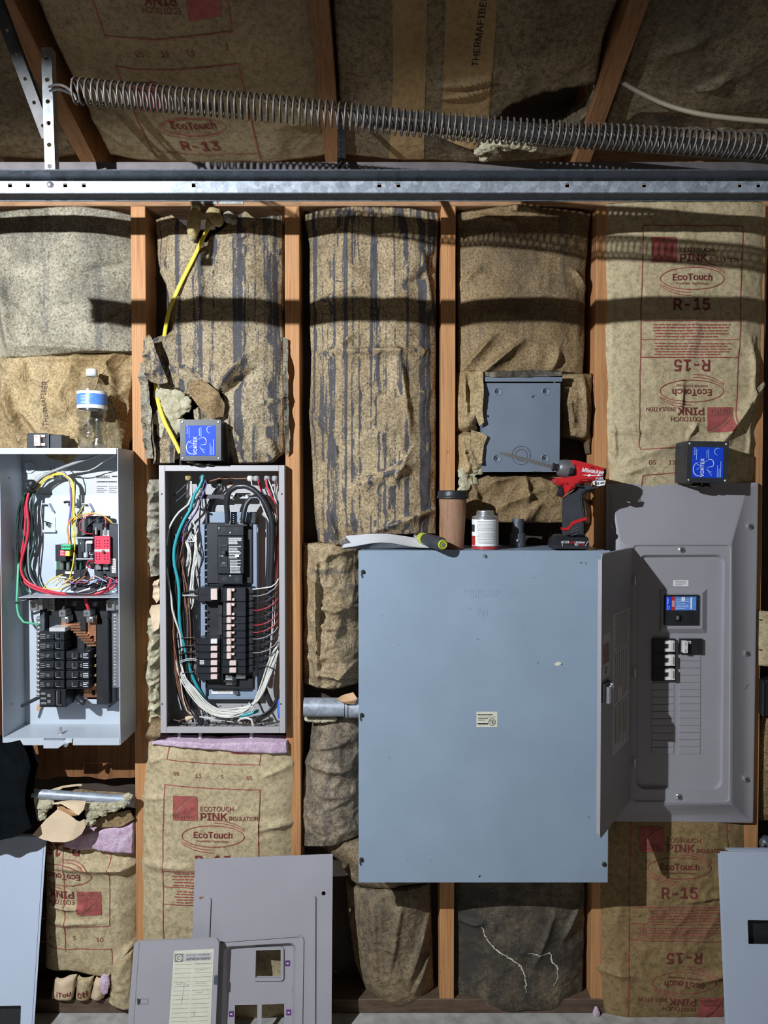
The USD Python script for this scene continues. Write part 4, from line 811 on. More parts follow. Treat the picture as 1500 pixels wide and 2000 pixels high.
lab = t.part('rating_label', pb(174, 231, 924, 977, DB-.0006, DB-.0001, 0), 'label_grey')
t.part('print', cat([ftext('GENERAC', 201, 930.5, 26, DB-.0008, True), fprint(219, 229, 928, 933, 1, DB-.0008, 1), fprint(189, 228, 939, 943, 1, DB-.0008, 2), fprint(189, 209, 948, 963, 4, DB-.0008, 3, .3), fprint(213, 229, 949, 963, 4, DB-.0008, 4, .25), fprint(189, 228, 967, 973, 2, DB-.0008, 5, .25), pb(188, 215, 933, 934, DB-.0009, DB-.0007, 0)]), 'ink_black', False, lab)
for x0, x1, y0, y1 in ((99, 117, 928, 936), (131, 137, 972, 989), (145, 150, 973, 990), (50, 58, 1066, 1086)): t.part('tie_mount', pb(x0, x1, y0, y1, DB-.014, DB-.009), 'white_plastic')
for pts in ([(99, 915, DB-.035), (105, 916, DB-.038), (104, 924, DB-.03), (108, 931, DB-.022)], [(126, 981, DB-.03), (132, 980, DB-.034), (140, 981, DB-.032), (146, 981, DB-.024)], [(46, 1074, DB-.03), (52, 1076, DB-.03), (58, 1076, DB-.02)]): t.part('cable_tie', tubepx(pts, 2.6, 6), 'black_plastic', True)
t.part('grommet', cat([blob(W(57, 950, 1.815), .017, 3, .15, 1.5, 3, (1, .7, 1.1)), blob(W(62, 945, 1.80), .012, 4, .15, 1.5, 3)]), 'black_plastic', True)
G = 1.825
wires(t, [
 ([(60, 952, G), (78, 934, G), (100, 922, G-.005), (112, 917, G-.005), (150, 903, G-.02), (198, 886, G-.045)], 3.0, 'wire_grey'),
 ([(55, 950, G), (60, 933, G), (82, 922, G), (112, 920, G), (160, 922, G), (185, 914, G), (205, 900, G-.02), (226, 888, G-.04)], 1.0, 'wire_white'),
 ([(57, 952, G), (70, 930, G), (90, 921, G), (110, 921, G)], 1.6, 'wire_white'),
 ([(69, 957, G), (84, 937, G), (104, 926, G), (122, 924, G), (136, 934, G), (143, 950, G), (143, 980, G), (141, 1010, G), (144, 1040, G), (146, 1064, G-.01), (143, 1100, G-.012), (136, 1130, G-.01)], 1.5, 'wire_yellow'),
 ([(71, 958, G), (86, 940, G), (106, 928, G), (122, 926, G), (134, 936, G), (141, 952, G), (144, 985, G), (147, 1020, G), (148, 1050, G)], 1.4, 'wire_yellow'),
 ([(67, 955, G+.004), (86, 935, G), (104, 924, G), (124, 924, G), (138, 935, G), (145, 952, G), (145, 985, G), (144, 1020, G), (142, 1050, G)], 1.3, 'wire_yellow'),
 ([(66, 955, G), (84, 936, G+.004), (104, 925, G+.004), (126, 923, G), (136, 938, G), (138, 955, G), (138, 985, G), (136, 1010, G), (134, 1020, G)], 1.5, 'wire_purple'),
 ([(110, 924, G), (130, 928, G), (138, 940, G), (137, 955, G), (139, 990, G), (138, 1040, G), (139, 1064, G)], 1.2, 'wire_blue'),
 ([(64, 954, G), (84, 934, G+.005), (104, 924, G+.005), (124, 926, G), (136, 940, G), (139, 960, G), (141, 985, G)], 1.2, 'wire_brown'),
 ([(120, 917, G-.01), (132, 916, G-.01), (142, 922, G), (147, 938, G), (146, 975, G), (145, 1000, G), (150, 1010, G)], 1.1, 'wire_black'),
 ([(140, 1010, G-.01), (134, 1020, G-.01), (131, 1035, G-.01), (134, 1050, G-.01), (133, 1064, G-.01)], 1.1, 'wire_orange'),
 ([(143, 1012, G-.012), (137, 1018, G-.012), (132, 1030, G-.012), (135, 1048, G-.012), (139, 1066, G-.012)], 1.1, 'wire_orange'),
 ([(139, 1014, G-.012), (150, 1008, G-.014), (158, 998, G-.012), (163, 987, G-.005)], .8, 'wire_yellow'),
 ([(152, 1000, G-.005), (160, 990, G-.008), (163, 985, G)], .7, 'wire_grey'),
 ([(146, 1016, G-.012), (160, 1004, G-.02), (180, 1002, G-.025), (200, 1006, G-.025), (215, 1016, G-.025), (221, 1023, G-.02)], .9, 'wire_yellow'),
 ([(150, 1014, G-.014), (165, 1006, G-.02), (185, 1003, G-.025), (205, 1009, G-.025), (218, 1022, G-.02)], .9, 'wire_orange'),
 ([(183, 1004, G-.02), (165, 1010, G-.03), (155, 1022, G-.035), (156, 1034, G-.035), (170, 1042, G-.03), (182, 1043, G-.025)], 1.1, 'wire_red'),
 ([(200, 1008, G-.02), (180, 1018, G-.03), (170, 1028, G-.035), (168, 1040, G-.03)], .8, 'wire_black'),
 ([(204, 1010, G-.02), (207, 1018, G-.03), (206, 1028, G-.025)], 1.3, 'wire_red'),
 ([(57, 958, G-.01), (52, 985, G-.012), (55, 1015, G-.012), (54, 1045, G-.012), (48, 1072, G-.012), (41, 1098, G-.012), (43, 1122, G-.014), (56, 1138, G-.016), (82, 1150, G-.02), (112, 1158, G-.03), (152, 1161, G-.035), (194, 1158, G-.035), (210, 1149, G-.03), (216, 1137, G-.025), (217, 1124, G-.015)], 2.7, 'wire_red'),
 ([(56, 958, G-.004), (49, 985, G-.004), (50, 1015, G), (46, 1060, G), (38, 1095, G), (40, 1125, G), (58, 1145, G-.01), (95, 1158, G-.02), (150, 1164, G-.03), (190, 1162, G-.03), (222, 1146, G-.025), (229, 1136, G-.02), (227, 1125, G-.015)], 2.4, 'wire_red'),
 ([(200, 1118, G-.02), (201, 1135, G-.03), (196, 1150, G-.035), (180, 1158, G-.04), (150, 1160, G-.04), (120, 1159, G-.03)], 2.2, 'wire_black')])
rng = random.Random(5)
for k in range(7):
    m = ['wire_green', 'wire_black', 'wire_black', 'wire_green', 'wire_grey', 'wire_black', 'wire_green'][k]
    wires(t, [(jig([(60+k, 957, G), (52+2*k, 985, G), (48+3*k, 1020, G), (46+3*k, 1060, G), (46+2*k, 1095, G), (50+3*k, 1125, G), (62+4*k, 1152, G)], rng, 3, .01), 1.5, m)])
for k in range(4): wires(t, [(jig([(54, 956, G-.01), (44-2*k, 985, G-.01), (38-2*k, 1030, G-.012), (36-k, 1080, G-.012), (38, 1130, G-.01), (44+6*k, 1160, G-.01)], rng, 2, .006), 1.3, ['wire_black', 'wire_green', 'wire_black', 'wire_green'][k])])
wires(t, [([(36, 1100, G-.01), (34, 1150, G-.02), (33, 1180, G-.02), (37, 1203, G-.02), (46, 1215, G-.02), (60, 1217, G-.015), (75, 1220, G-.005)], 2.2, 'wire_pale_green'), ([(30, 1178, G-.03), (42, 1174, G-.03), (60, 1170, G-.02), (75, 1168, G-.01)], 2.2, 'wire_black')])
# control module
cp = t.part('control_module', cat([pb(108, 128, 1064, 1096, 1.805, DB-.01), pb(126, 160, 1064, 1096, 1.825, DB-.01), pb(109, 157, 1113, 1128, 1.815, DB-.01)]), 'black_plastic')
t.part('circuit_board', pb(110, 158, 1094, 1116, 1.835, 1.845), 'board_green', 30, cp)
t.part('terminal_block', cat([pb(119.5, 137.5, 1064, 1073, 1.797, 1.83), pb(119.5, 137.5, 1070.5, 1073.5, 1.794, 1.797)]), 'terminal_green', 30, cp)
t.part('terminal_hole', cat([pb(121+3.3*k, 123+3.3*k, 1066.5, 1069.5, 1.7964, 1.797, 0) for k in range(5)]), 'ink_black', False, cp)
t.part('label', pb(117, 126.5, 1074, 1086, 1.8042, 1.805, 0), 'module_red', 30, cp); t.part('label', pb(127.5, 136, 1074, 1086, 1.8042, 1.83, 0), 'label_yellow', 30, cp)
t.part('print', cat([fprint(118, 126, 1075, 1085, 3, 1.804, 3, .3), fprint(128.5, 135, 1075, 1085, 3, 1.804, 4, .3)]), 'ink_white', False, cp)
for x in (121, 133, 146): t.part('fuse', cyl(W(x, 1097, 1.823), W(x, 1113, 1.823), .0045, 12), 'bright_metal', 30, cp)
t.part('label', pb(127, 144, 1116, 1121, 1.8143, 1.815, 0), 'label_white', 30, cp)
# contactor
t.part('contactor_coil', cyl(W(166, 1014, 1.838), W(168, 1046, 1.834), .020, 20), 'black_plastic')
for q in ((152, 180, 1048, 1053, 1.80), (150, 183, 1090, 1094, 1.798)): t.part('coil_bracket', pb(*q, DB-.01), 'black_plastic')
t.part('support_plate', cat([pb(147, 183, 1049, 1052, 1.796, 1.80), pb(148, 182, 1090.5, 1093, 1.793, 1.80)]), 'cabinet_grey')
t.part('plunger', cat([cyl(W(168, 1058, 1.81), W(168, 1088, 1.81), .006, 14)]), 'bright_plate'); t.part('relay', cat([pb(158, 165, 1056, 1078, 1.80, 1.84), pb(169, 178, 1061, 1078, 1.803, 1.84), pb(170, 181, 1084, 1092, 1.815, 1.84)]), 'charcoal_plastic')
t.part('relay_tab', pb(168, 180, 1056, 1062, 1.80, 1.81), 'white_plastic'); t.part('relay', pb(176, 181, 1072, 1086, 1.818, 1.84), 'bright_plate')
for px in (176, 192, 208): t.part('bushing', mv(lathe([(.004, 0), (.008, .004), (.008, .016), (.010, .018), (.010, .024), (.005, .025)], 18), *W(px, 1026, 1.83)), 'charcoal_plastic')
t.part('contactor_frame', cat([pb(181, 200, 1022, 1048, 1.80, DB-.01), pb(213, 231, 1023, 1128, 1.795, DB-.01, .002), pb(184, 231, 1100, 1135, 1.815, DB-.01)]), 'charcoal_plastic')
for px in (188, 206): t.part('contact', cat([pb(px-6, px+8, 1035, 1047, 1.80, 1.82), cyl(W(px, 1030, 1.80), W(px, 1044, 1.80), .004, 10)]), 'bright_metal')
for px in (192, 207): t.part('contact', pb(px-6, px+5, 1103, 1113, 1.805, 1.82), 'bright_metal')
F = Face(1.783); hs = [circ(F.x(x), F.z(y), .0014, 5) for y in (1056, 1061.5, 1067, 1082, 1087, 1092) for x in (188, 193.5, 204, 209.5)]
mp = t.part('contact_cover', cat([plate(rr(F.x(184), F.x(214), F.z(1101.5), F.z(1047), .002).difference(so.unary_union(hs)), F.y, F.y+.006), pb(184.5, 213.5, 1048, 1101, 1.789, 1.815)]), 'module_red')
t.part('stripe', pb(184, 214, 1073, 1077.5, 1.7824, 1.783, 0), 'label_grey', False, mp); t.part('knob', mv(orient(lathe([(.004, 0), (.0035, .006), (.001, .0065)], 12), [.2, -1, -.2]), *F.p(202, 1077)), 'wire_brown', 30, mp)
t.part('holes_backing', pb(186, 212, 1053, 1095, 1.7886, 1.789, 0), 'ink_black', False, mp)
lb = t.part('label', pb(218, 226, 1091, 1119, 1.7942, 1.795, 0), 'label_white'); t.part('print', fprint(219, 225, 1093, 1117, 7, 1.7940, 9), 'ink_grey', False, lb)
t.part('base', pb(138, 200, 1136, 1154, 1.825, DB-.01), 'charcoal_plastic')
for a, b in (((151, 1157, 1.79), (177, 1149, 1.79)), ((190, 1154, 1.785), (207, 1147, 1.785)), ((172, 1142, 1.8), (190, 1133, 1.8))): t.part('connector', tube(PW([a, b]), [.0012, .0042, .0042, .003], 10, smooth=False), 'white_plastic')
cols = ['wire_yellow', 'wire_yellow', 'wire_white', 'wire_orange', 'wire_purple', 'wire_red', 'wire_white', 'wire_black', 'wire_blue', 'wire_white', 'wire_black', 'wire_red', 'wire_grey', 'wire_purple']
for k, m in enumerate(cols):
    x = 100+k*8; wires(t, [(jig([(x, 1140+rng.uniform(-6, 8), 1.81), (x+14, 1132+rng.uniform(-8, 10), 1.80), (x+26, 1138+rng.uniform(-10, 8), 1.795), (x+40, 1134+rng.uniform(-10, 10), 1.80)], rng, 4, .008), .8, m)])
wires(t, [([(86, 1148, 1.80), (95, 1135, 1.80), (112, 1126, 1.80), (122, 1122, 1.8)], 1.2, 'wire_yellow'), ([(84, 1149, 1.80), (100, 1150, 1.795), (120, 1150, 1.795), (134, 1140, 1.795)], 1.2, 'wire_yellow'), ([(118, 1138, 1.795), (112, 1133, 1.795), (116, 1127, 1.795), (130, 1128, 1.795)], 2.0, 'wire_white'),
          ([(187, 1098, 1.80), (177, 1100, 1.798), (172, 1108, 1.80), (166, 1120, 1.81), (160, 1132, 1.81)], .9, 'wire_brown'), ([(183, 1095, 1.80), (172, 1096, 1.79), (168, 1104, 1.795), (178, 1110, 1.80)], 1.4, 'wire_red')])
# divider shelf
FS = Face(1.762); zs = FS.z(1168)
t.part('divider_shelf', box(FS.x(34), xr-th, FS.y, yb-th, zs, zs+.0018), 'cabinet_grey')
# lower breaker section
t.part('breaker_base', cat([pb(78, 212, 1172, 1374, 1.845, DB, .002), pb(188, 212, 1220, 1376, 1.822, 1.845), pb(200, 211, 1206, 1375, 1.815, 1.84)]), 'black_plastic')
t.part('base_foot', pb(140, 210, 1366, 1375, 1.835, DB), 'cabinet_grey')
for x0, x1, y0, y1 in ((58, 83, 1173, 1193), (203, 231, 1173, 1193)):
    lg = t.part('lug', cat([pb(x0 if x0 < 100 else x0+4, x0+14 if x0 < 100 else x1-8, y0, y1, 1.80, 1.84, .001), pb(x0+12, x1, y0-2, y1-2, 1.808, 1.84)]), 'bright_metal')
    F = Face(1.7995); c = F.p(x0+7 if x0 < 100 else x0+11, y0+10); t.part('lug_screw', mv(orient(lathe([(.006, 0), (.006, .0006), (.0035, .0006), (.0035, -.002)], 14), [0, -1, 0]), *c), 'dark_steel', 30, lg)
for x in (114.5, 162.5):
    t.part('lug', pb(x, x+13.5, 1192, 1204.5, 1.80, 1.835, .001), 'bright_metal'); t.part('lug_hole', mv(orient(lathe([(.0026, 0), (.0026, .0005)], 12), [0, -1, 0]), *Face(1.7998).p(x+6.5, 1198)), 'ink_black')
    t.part('hex_bolt', cat([pb(x+6, x+19, 1204, 1216, 1.806, 1.835), mv(orient(lathe([(.0056, 0), (.0056, .004), (.004, .005)], 6), [0, -1, 0]), *Face(1.806).p(x+12.5, 1210))]), 'bright_metal')
F = Face(1.822); t.part('busbar', plate(sg.box(F.x(168), F.z(1262), F.x(187), F.z(1204)).difference(sg.box(F.x(174), F.z(1252), F.x(181), F.z(1242))), F.y, F.y+.004), 'copper')
F = Face(1.828); t.part('busbar', plate(sg.box(F.x(160), F.z(1362), F.x(188.5), F.z(1338)).difference(sg.box(F.x(176), F.z(1358), F.x(183), F.z(1348))), F.y, F.y+.004), 'copper')
t.part('busbar', pb(119, 136, 1205, 1236, 1.825, 1.83), 'copper')
rng = random.Random(8)
for k in range(8): t.part('bus_stab', cat([pb(128+k*5, 156+k*4, 1218+k*5, 1222+k*5, 1.815, 1.835)]), ['copper', 'copper_dark'][k % 2])
t.part('bus_insulator', cat([pb(126, 165, 1232, 1272, 1.838, 1.845), pb(157, 167, 1208, 1232, 1.812, 1.83)]), 'black_plastic')
lb = t.part('label', pb(92, 106, 1168, 1193, 1.842, 1.845, 0), 'label_grey'); t.part('print', fprint(93, 105, 1170, 1191, 7, 1.8418, 11), 'ink_grey', False, lb)
wires(t, [([(166, 1166, 1.80), (168, 1176, 1.80), (173, 1188, 1.805), (172, 1194, 1.81)], 3.4, 'wire_red'), ([(131, 1168, 1.82), (128, 1180, 1.82), (123, 1192, 1.815)], 3.4, 'wire_black')])
def terminal_bar(x0, x1, y0, y1, n, D):
    b = t.part('terminal_bar', pb(x0, x1, y0, y1, D, D+.02, .001), 'bright_metal')
    for k in range(n):
        y = y0+6+(y1-y0-10)*k/(n-1); t.part('terminal_screw', mv(orient(lathe([(.0036, 0), (.0036, .003), (.0025, .0042)], 10), [0, -1, 0]), *Face(D).p((x0+x1)/2-1.5, y)), 'bright_metal', 30, b)
terminal_bar(72, 80, 1204, 1362, 18, 1.825); terminal_bar(219, 230, 1198, 1343, 22, 1.808)
t.part('bar_carrier', pb(205, 219, 1206, 1374, 1.83, DB), 'black_plastic'); t.part('bar_carrier', pb(80, 87, 1196, 1240, 1.825, 1.85), 'galvanized_dark')
def cab_breaker(x0, x1, y0, y1, D, toggle, right=False):
    w = x1-x0
    b = t.part('circuit_breaker', cat([pb(x0, x1, y0+.6, y1-.6, D, 1.84, .001), pb(x0+2, x1-w*.22, y0+3, y1-4, D-.004, D, .0008), pb(x1-w*.14, x1-1, y0+2, y1-2, D-.002, D)]), 'breaker_black')
    fx = (lambda a: x0+w*a) if not right else (lambda a: x1-w*a)
    t.part('toggle', pb(*sorted((fx(.46), fx(.58))), y0+4, y1-5, D-.012, D, .001), 'black_plastic', 30, b)
    px0, px1 = sorted((fx(.05), fx(.26))); t.part('print', fprint(px0, px1, y0+4, y1-4, 3, D-.0042, int(x0*7+y0), .45), 'ink_white' if right else 'ink_grey', False, b)
    px0, px1 = sorted((fx(.30), fx(.42))); t.part('marking', fprint(px0, px1, y0+6, y1-6, 2, D-.0042, int(x0*3+y0), .5), 'ink_grey', False, b)
    px0, px1 = sorted((fx(.64), fx(.72))); t.part('ridge', cat([pb(px0, px0+1.2, y0+4, y1-4, D-.0055, D-.003, 0), pb(px0, px1+6, y1-5, y1-4, D-.0055, D-.003, 0)]), 'ink_grey', False, b)
ys = [1233, 1252.5, 1271.5, 1290.5, 1309.5, 1328, 1346]
for a, b in zip(ys[:-1], ys[1:]): cab_breaker(76, 126, a, b, 1.787, True)
cab_breaker(77, 129, 1346, 1382, 1.787, True)
for a, b in zip(ys[2:-1], ys[3:]): cab_breaker(127, 175, a, b, 1.796, True, True); t.part('stab_screw', mv(orient(lathe([(.0036, 0), (.0036, .003), (.0015, .0035)], 10), [.3, -1, 0]), *W(186, a+9, 1.82)), 'brass')
t.part('busbar_cap', pb(96, 127, 1226, 1234, 1.79, 1.83), 'label_grey')
t.part('support_arm', tube(PW([(42, 1379, 1.795), (78, 1361, 1.845)]), .0045, 4, smooth=False), 'black_plastic', False); t.part('support_arm', tube(PW([(213, 1380, 1.795), (231, 1366, 1.845)]), .0045, 4, smooth=False), 'black_plastic', False)
t.part('cord_end', tube(PW([(152, 1362, 1.81), (160, 1370, 1.80), (166, 1372, 1.80)]), .0085, 10), 'black_plastic', True)
t.done()

# ---------------------------------------------------------------- crowded breaker panel
t = Thing('breaker_panel', 'open beige-framed breaker panel crammed with white, black and teal wires', 'breaker panel')
D0, D1 = 1.838, 1.932
F0, F1 = Face(D0), Face(D1); th = .0016
X = [F0.x(310.5), F0.x(322.5), F0.x(544.8), F0.x(556)]; Z = [F0.z(1432), F0.z(1420), F0.z(920), F0.z(908.5)]
yf, yb = F0.y, F1.y
t.part('back_panel', box(X[0], X[3], yb-th, yb, Z[0], Z[3]), 'inner_grey')
for a, b in ((X[0], X[0]+th), (X[3]-th, X[3])): t.part('side_panel', box(a, b, yf+th, yb-th, Z[0], Z[3]), 'taupe_paint_dull')
for a, b in ((Z[0], Z[0]+th), (Z[3]-th, Z[3])): t.part('end_panel', box(X[0]+th, X[3]-th, yf+th, yb-th, a, b), 'taupe_paint_dull')
for a, b, c, d in ((X[0], X[1], Z[0], Z[3]), (X[2], X[3], Z[0], Z[3]), (X[1]+.0003, X[2]-.0003, Z[0], Z[1]), (X[1]+.0003, X[2]-.0003, Z[2], Z[3])):
    t.part('front_flange', box(a, b, yf, yf+.007, c, d, .0008), 'panel_beige')
for px, py in ((316, 965), (550.5, 965), (317, 1375), (549, 1375)): t.part('screw_hole', mv(orient(lathe([(.0024, 0), (.0024, .0003)], 10), [0, -1, 0]), *Face(D0).p(px, py)), 'ink_black')
DB = D1-.002
# backpan of the breakers
t.part('mounting_pan', cat([pb(402, 499, 1000, 1362, 1.905, DB-.004), pb(392, 400.5, 1024, 1364, 1.89, DB), pb(493, 502, 1024, 1364, 1.893, DB), pb(388, 502, 1360, 1366, 1.90, DB)]), 'rail_blue')
t.part('upper_bracket', plate(sg.Polygon([Face(1.895).p(*q)[[0, 2]] for q in ((405, 1021), (405, 1000), (485, 1000), (489, 1010), (492, 1000), (499, 1000), (499, 1022), (504, 1032), (504, 1040), (494, 1040), (494, 1024))]), Face(1.895).y, Face(1.897).y), 'rail_blue')
t.part('bracket_post', cat([pb(401, 405, 998, 1024, 1.885, 1.91), pb(492, 499, 1000, 1022, 1.885, 1.91)]), 'black_plastic')
t.part('busbar_base', cat([pb(403, 493, 1021, 1140, 1.888, 1.905, .002), pb(403, 440, 1140, 1345, 1.898, 1.905), pb(407, 495, 1325, 1346, 1.885, 1.905, .002)]), 'black_plastic')
for k in range(16): t.part('rail_clip', orient(lathe([(.0035, 0), (.001, .004)], 4), [0, -1, 0]).apply_translation(W(403, 1035+k*13.2, 1.888)), 'cabinet_grey')
mb = t.part('main_breaker', cat([pb(424, 476, 1047, 1121, 1.862, 1.893, .0015), pb(424, 476, 1027, 1046.5, 1.868, 1.893, .0015), pb(426, 474, 1121, 1141, 1.868, 1.893, .0015), pb(424, 482, 1024, 1028, 1.866, 1.89)]), 'breaker_black')
F = Face(1.8615); lb = t.part('rating_label', pb(446, 472, 1049, 1120, 1.8616, 1.862, 0), 'breaker_black', 30, mb)
t.part('print', cat([fprint(446.5, 471.5, 1050, 1063, 6, 1.8614, 1, .62), fprint(447, 471, 1066, 1091, 8, 1.8614, 2, .5), fprint(449, 470, 1093, 1120, 9, 1.8614, 3, .5), pb(459, 467, 1083, 1088, 1.8613, 1.8615, 0)]), 'ink_white', False, mb)
t.part('toggle_frame', plate(rr(F.x(429), F.x(444), F.z(1107), F.z(1064), .001).difference(rr(F.x(430.5), F.x(442.5), F.z(1101), F.z(1067), .001)), Face(1.860).y, Face(1.862).y), 'charcoal_plastic', 30, mb)
t.part('toggle', pb(431, 440, 1075, 1084, 1.848, 1.862, .0015), 'charcoal_plastic', 30, mb); t.part('mark', cat([pb(428.5, 443, 1085, 1086.5, 1.8612, 1.8616, 0), pb(433, 440, 1099, 1100, 1.8612, 1.8616, 0)]), 'ink_white', False, mb)
for px, py in ((437, 1034), (462, 1034), (438, 1131), (463, 1131)): t.part('lug_hole', mv(orient(lathe([(.0065, 0), (.0065, .0004), (.0045, .0005)], 16), [0, -1, 0]), *Face(1.868).p(px, py)), 'ink_black', 30, mb)
for px, py in ((428, 1032), (450, 1041), (450, 1125)): t.part('screw', mv(orient(lathe([(.0026, 0), (.0026, .0012), (.001, .0018)], 10), [0, -1, 0]), *Face(1.8675).p(px, py)), 'bright_metal', 30, mb)
for px in (445, 471): t.part('lug', cat([pb(px-5, px+5, 1016, 1026, 1.868, 1.885), tubepx([(px-2, 1014, 1.872), (px-2, 1022, 1.866)], 1.2, 6, smooth=False), tubepx([(px+2, 1012, 1.872), (px+2, 1021, 1.866)], 1.0, 6, smooth=False)]), 'bright_metal')
t.part('lug_label', cat([pb(453, 457, 1004+k*4, 1006+k*4, 1.88, 1.885) for k in range(5)]), 'label_grey')
def br(x0, x1, y0, y1, D, hx0, hx1, on, m='handle_pink', white=False):
    n = 1 if y1-y0 < 20 else 2
    b = t.part('circuit_breaker', cat([pb(x0, x1, y0+.35, y1-.35, D, 1.898, .0009)]+([pb(x0+1, x1-1, (y0+y1)/2-.4, (y0+y1)/2+.4, D-.0008, D, 0)] if n == 2 else [])+[pb(x0+1, x1-1, y0+.3, y0+1.2, D-.0006, D, 0)]), 'breaker_black')
    c = (y0+y1)/2; hh = (y1-y0)*.40 if n == 1 else (y1-y0)*.42
    if on == 'wide': h = pb(hx0, hx1, c-hh+.8, c+hh-.8, D-.009, D, .0008)
    else:
        w = hx1-hx0; h = cat([pb(hx0, hx0+w*.55, c-hh, c+hh, D-.011, D, .0008), pb(hx0+w*.5, hx1, c-hh, c-hh+(hh*.7 if n == 1 else hh*.45), D-.008, D, .0005)]+([pb(hx0+w*.5, hx1, c+hh*.62, c+hh, D-.006, D, .0005)] if n == 2 else []))
    t.part('handle', h, 'handle_white' if white else m, 30, b)
    if on != 'wide': t.part('handle_slot', pb(hx0+(hx1-hx0)*.56, hx1-1.5, c-hh*.2, c+hh*.6, D-.0012, D, 0), 'ink_black', False, b)
DR, DL = 1.852, 1.852
br(435, 480, 1147.5, 1175.5, DR, 443, 458, 'on'); br(435, 480, 1176, 1204, DR, 442.5, 458, 'on')
for k, y in enumerate((1204.5, 1218.5, 1232.5, 1246.5, 1260.5, 1274.5)): br(435, 480, y, y+13.8, DR, 442.5, 458, 'on')
for y in (1288.5, 1302.5): br(435, 480, y, y+13.8, DR, 448, 461, 'wide')
br(388.5, 428, 1147, 1175, DL, 411.5, 424, 'wide')
for k, y in enumerate((1246, 1260, 1274, 1288, 1302, 1315.5)): br(388, 429, y, y+13.5, DL, 411.5, 424, 'wide', white=(k == 0))
t.part('brand_sticker', fprint(390, 399, 1289, 1298, 3, DL-.001, 7, .6), 'ink_white', False)
for k in range(12): t.part('breaker_terminal', cat([pb(480.5, 494, 1147+14*k, 1160+14*k, 1.866, 1.898, .001), pb(488, 495, 1156+14*k, 1158+14*k, 1.862, 1.868, 0)]), 'black_plastic')
for k in range(8): t.part('breaker_terminal', pb(383, 388, 1248+13.5*k, 1258+13.5*k, 1.862, 1.898, .001) if k < 6 else pb(382, 388, 1150+13*(k-6), 1160+13*(k-6), 1.862, 1.898, .001), 'black_plastic')
t.part('breaker_spine', cat([pb(429.5, 434.5, 1147, 1176, 1.862, 1.898), pb(430, 434.5, 1246, 1328, 1.862, 1.898), pb(426, 434, 1180, 1200, 1.88, 1.898), pb(426, 434, 1204, 1240, 1.885, 1.898)]), 'charcoal_plastic')
t.part('bus_end', cat([pb(440, 454, 1319, 1327, 1.875, 1.89), pb(461, 479, 1317, 1326, 1.872, 1.89), mv(orient(lathe([(.004, 0), (.003, .004)], 10), [0, -1, 0]), *W(473, 1321, 1.872)), pb(441, 454, 1332, 1338, 1.88, 1.89)]), 'bright_metal')
t.part('bus_end', cat([pb(436, 458, 1328, 1333, 1.868, 1.89), pb(454, 462, 1322, 1338, 1.872, 1.89)]), 'black_plastic')
lb = t.part('label', pb(413, 455, 1347, 1356, 1.9035, 1.905, 0), 'label_white'); t.part('print', fprint(425, 450, 1348, 1355, 3, 1.9033, 5, .3), 'ink_grey', False, lb)
t.part('knob', mv(orient(lathe([(.006, 0), (.006, .004), (.0025, .004), (.0025, .002)], 16), [0, -1, 0]), *Face(1.90).p(462, 1353)), 'galvanized_dark')
for px in (430, 473): t.part('back_hole', mv(orient(lathe([(.002, 0), (.002, .0005)], 8), [0, -1, 0]), *Face(DB-.0002).p(px, 1379)), 'ink_black')
t.part('knockout', mv(orient(lathe([(.006, 0), (.006, .0008)], 14), [0, -1, 0]), *Face(DB-.0002).p(450, 946)), 'copper_dark')
t.part('neutral_bar', pb(392, 438, 966, 974, 1.885, 1.90), 'black_plastic'); t.part('neutral_bar', pb(441, 488, 963, 974, 1.89, 1.90), 'bright_metal')
for k in range(6): t.part('terminal_screw', mv(orient(lathe([(.0025, 0), (.0025, .002)], 8), [0, -1, 0]), *W(445+k*8, 968, 1.89)), 'dark_steel')
for px, m in ((368, 'fluff_foam'), (396, 'bright_metal'), (489, 'wire_white'), (501, 'wire_grey'), (522, 'wire_grey'), (537, 'wire_grey')):
    t.part('cable_clamp', mv(lathe([(.006, 0), (.0085, .004), (.0085, .014), (.006, .018)], 14), *W(px, 938 if px < 480 else 940, 1.88)), m)
wires(t, [([(445, 1022, 1.872), (444, 1000, 1.868), (443, 978, 1.862), (449, 958, 1.856), (462, 950, 1.852), (478, 949, 1.852), (495, 956, 1.852), (512, 973, 1.852), (524, 995, 1.852), (531, 1020, 1.854), (532, 1060, 1.858), (530, 1110, 1.862), (528, 1160, 1.866), (525, 1220, 1.87), (519, 1290, 1.875), (515, 1330, 1.878), (520, 1355, 1.878), (531, 1378, 1.875)], 5.6, 'wire_black'),
          ([(474, 1022, 1.872), (476, 1003, 1.872), (481, 985, 1.874), (490, 973, 1.876), (503, 972, 1.876), (515, 984, 1.876), (524, 1005, 1.878), (526, 1060, 1.88), (524, 1120, 1.882), (521, 1200, 1.886), (513, 1280, 1.888), (508, 1330, 1.888)], 5.2, 'wire_black'),
          ([(505, 1370, 1.88), (518, 1395, 1.875), (530, 1382, 1.872), (541, 1362, 1.868)], 2.0, 'wire_black'), ([(495, 1400, 1.87), (520, 1396, 1.865), (535, 1380, 1.865), (542, 1355, 1.865)], 2.0, 'wire_black')])
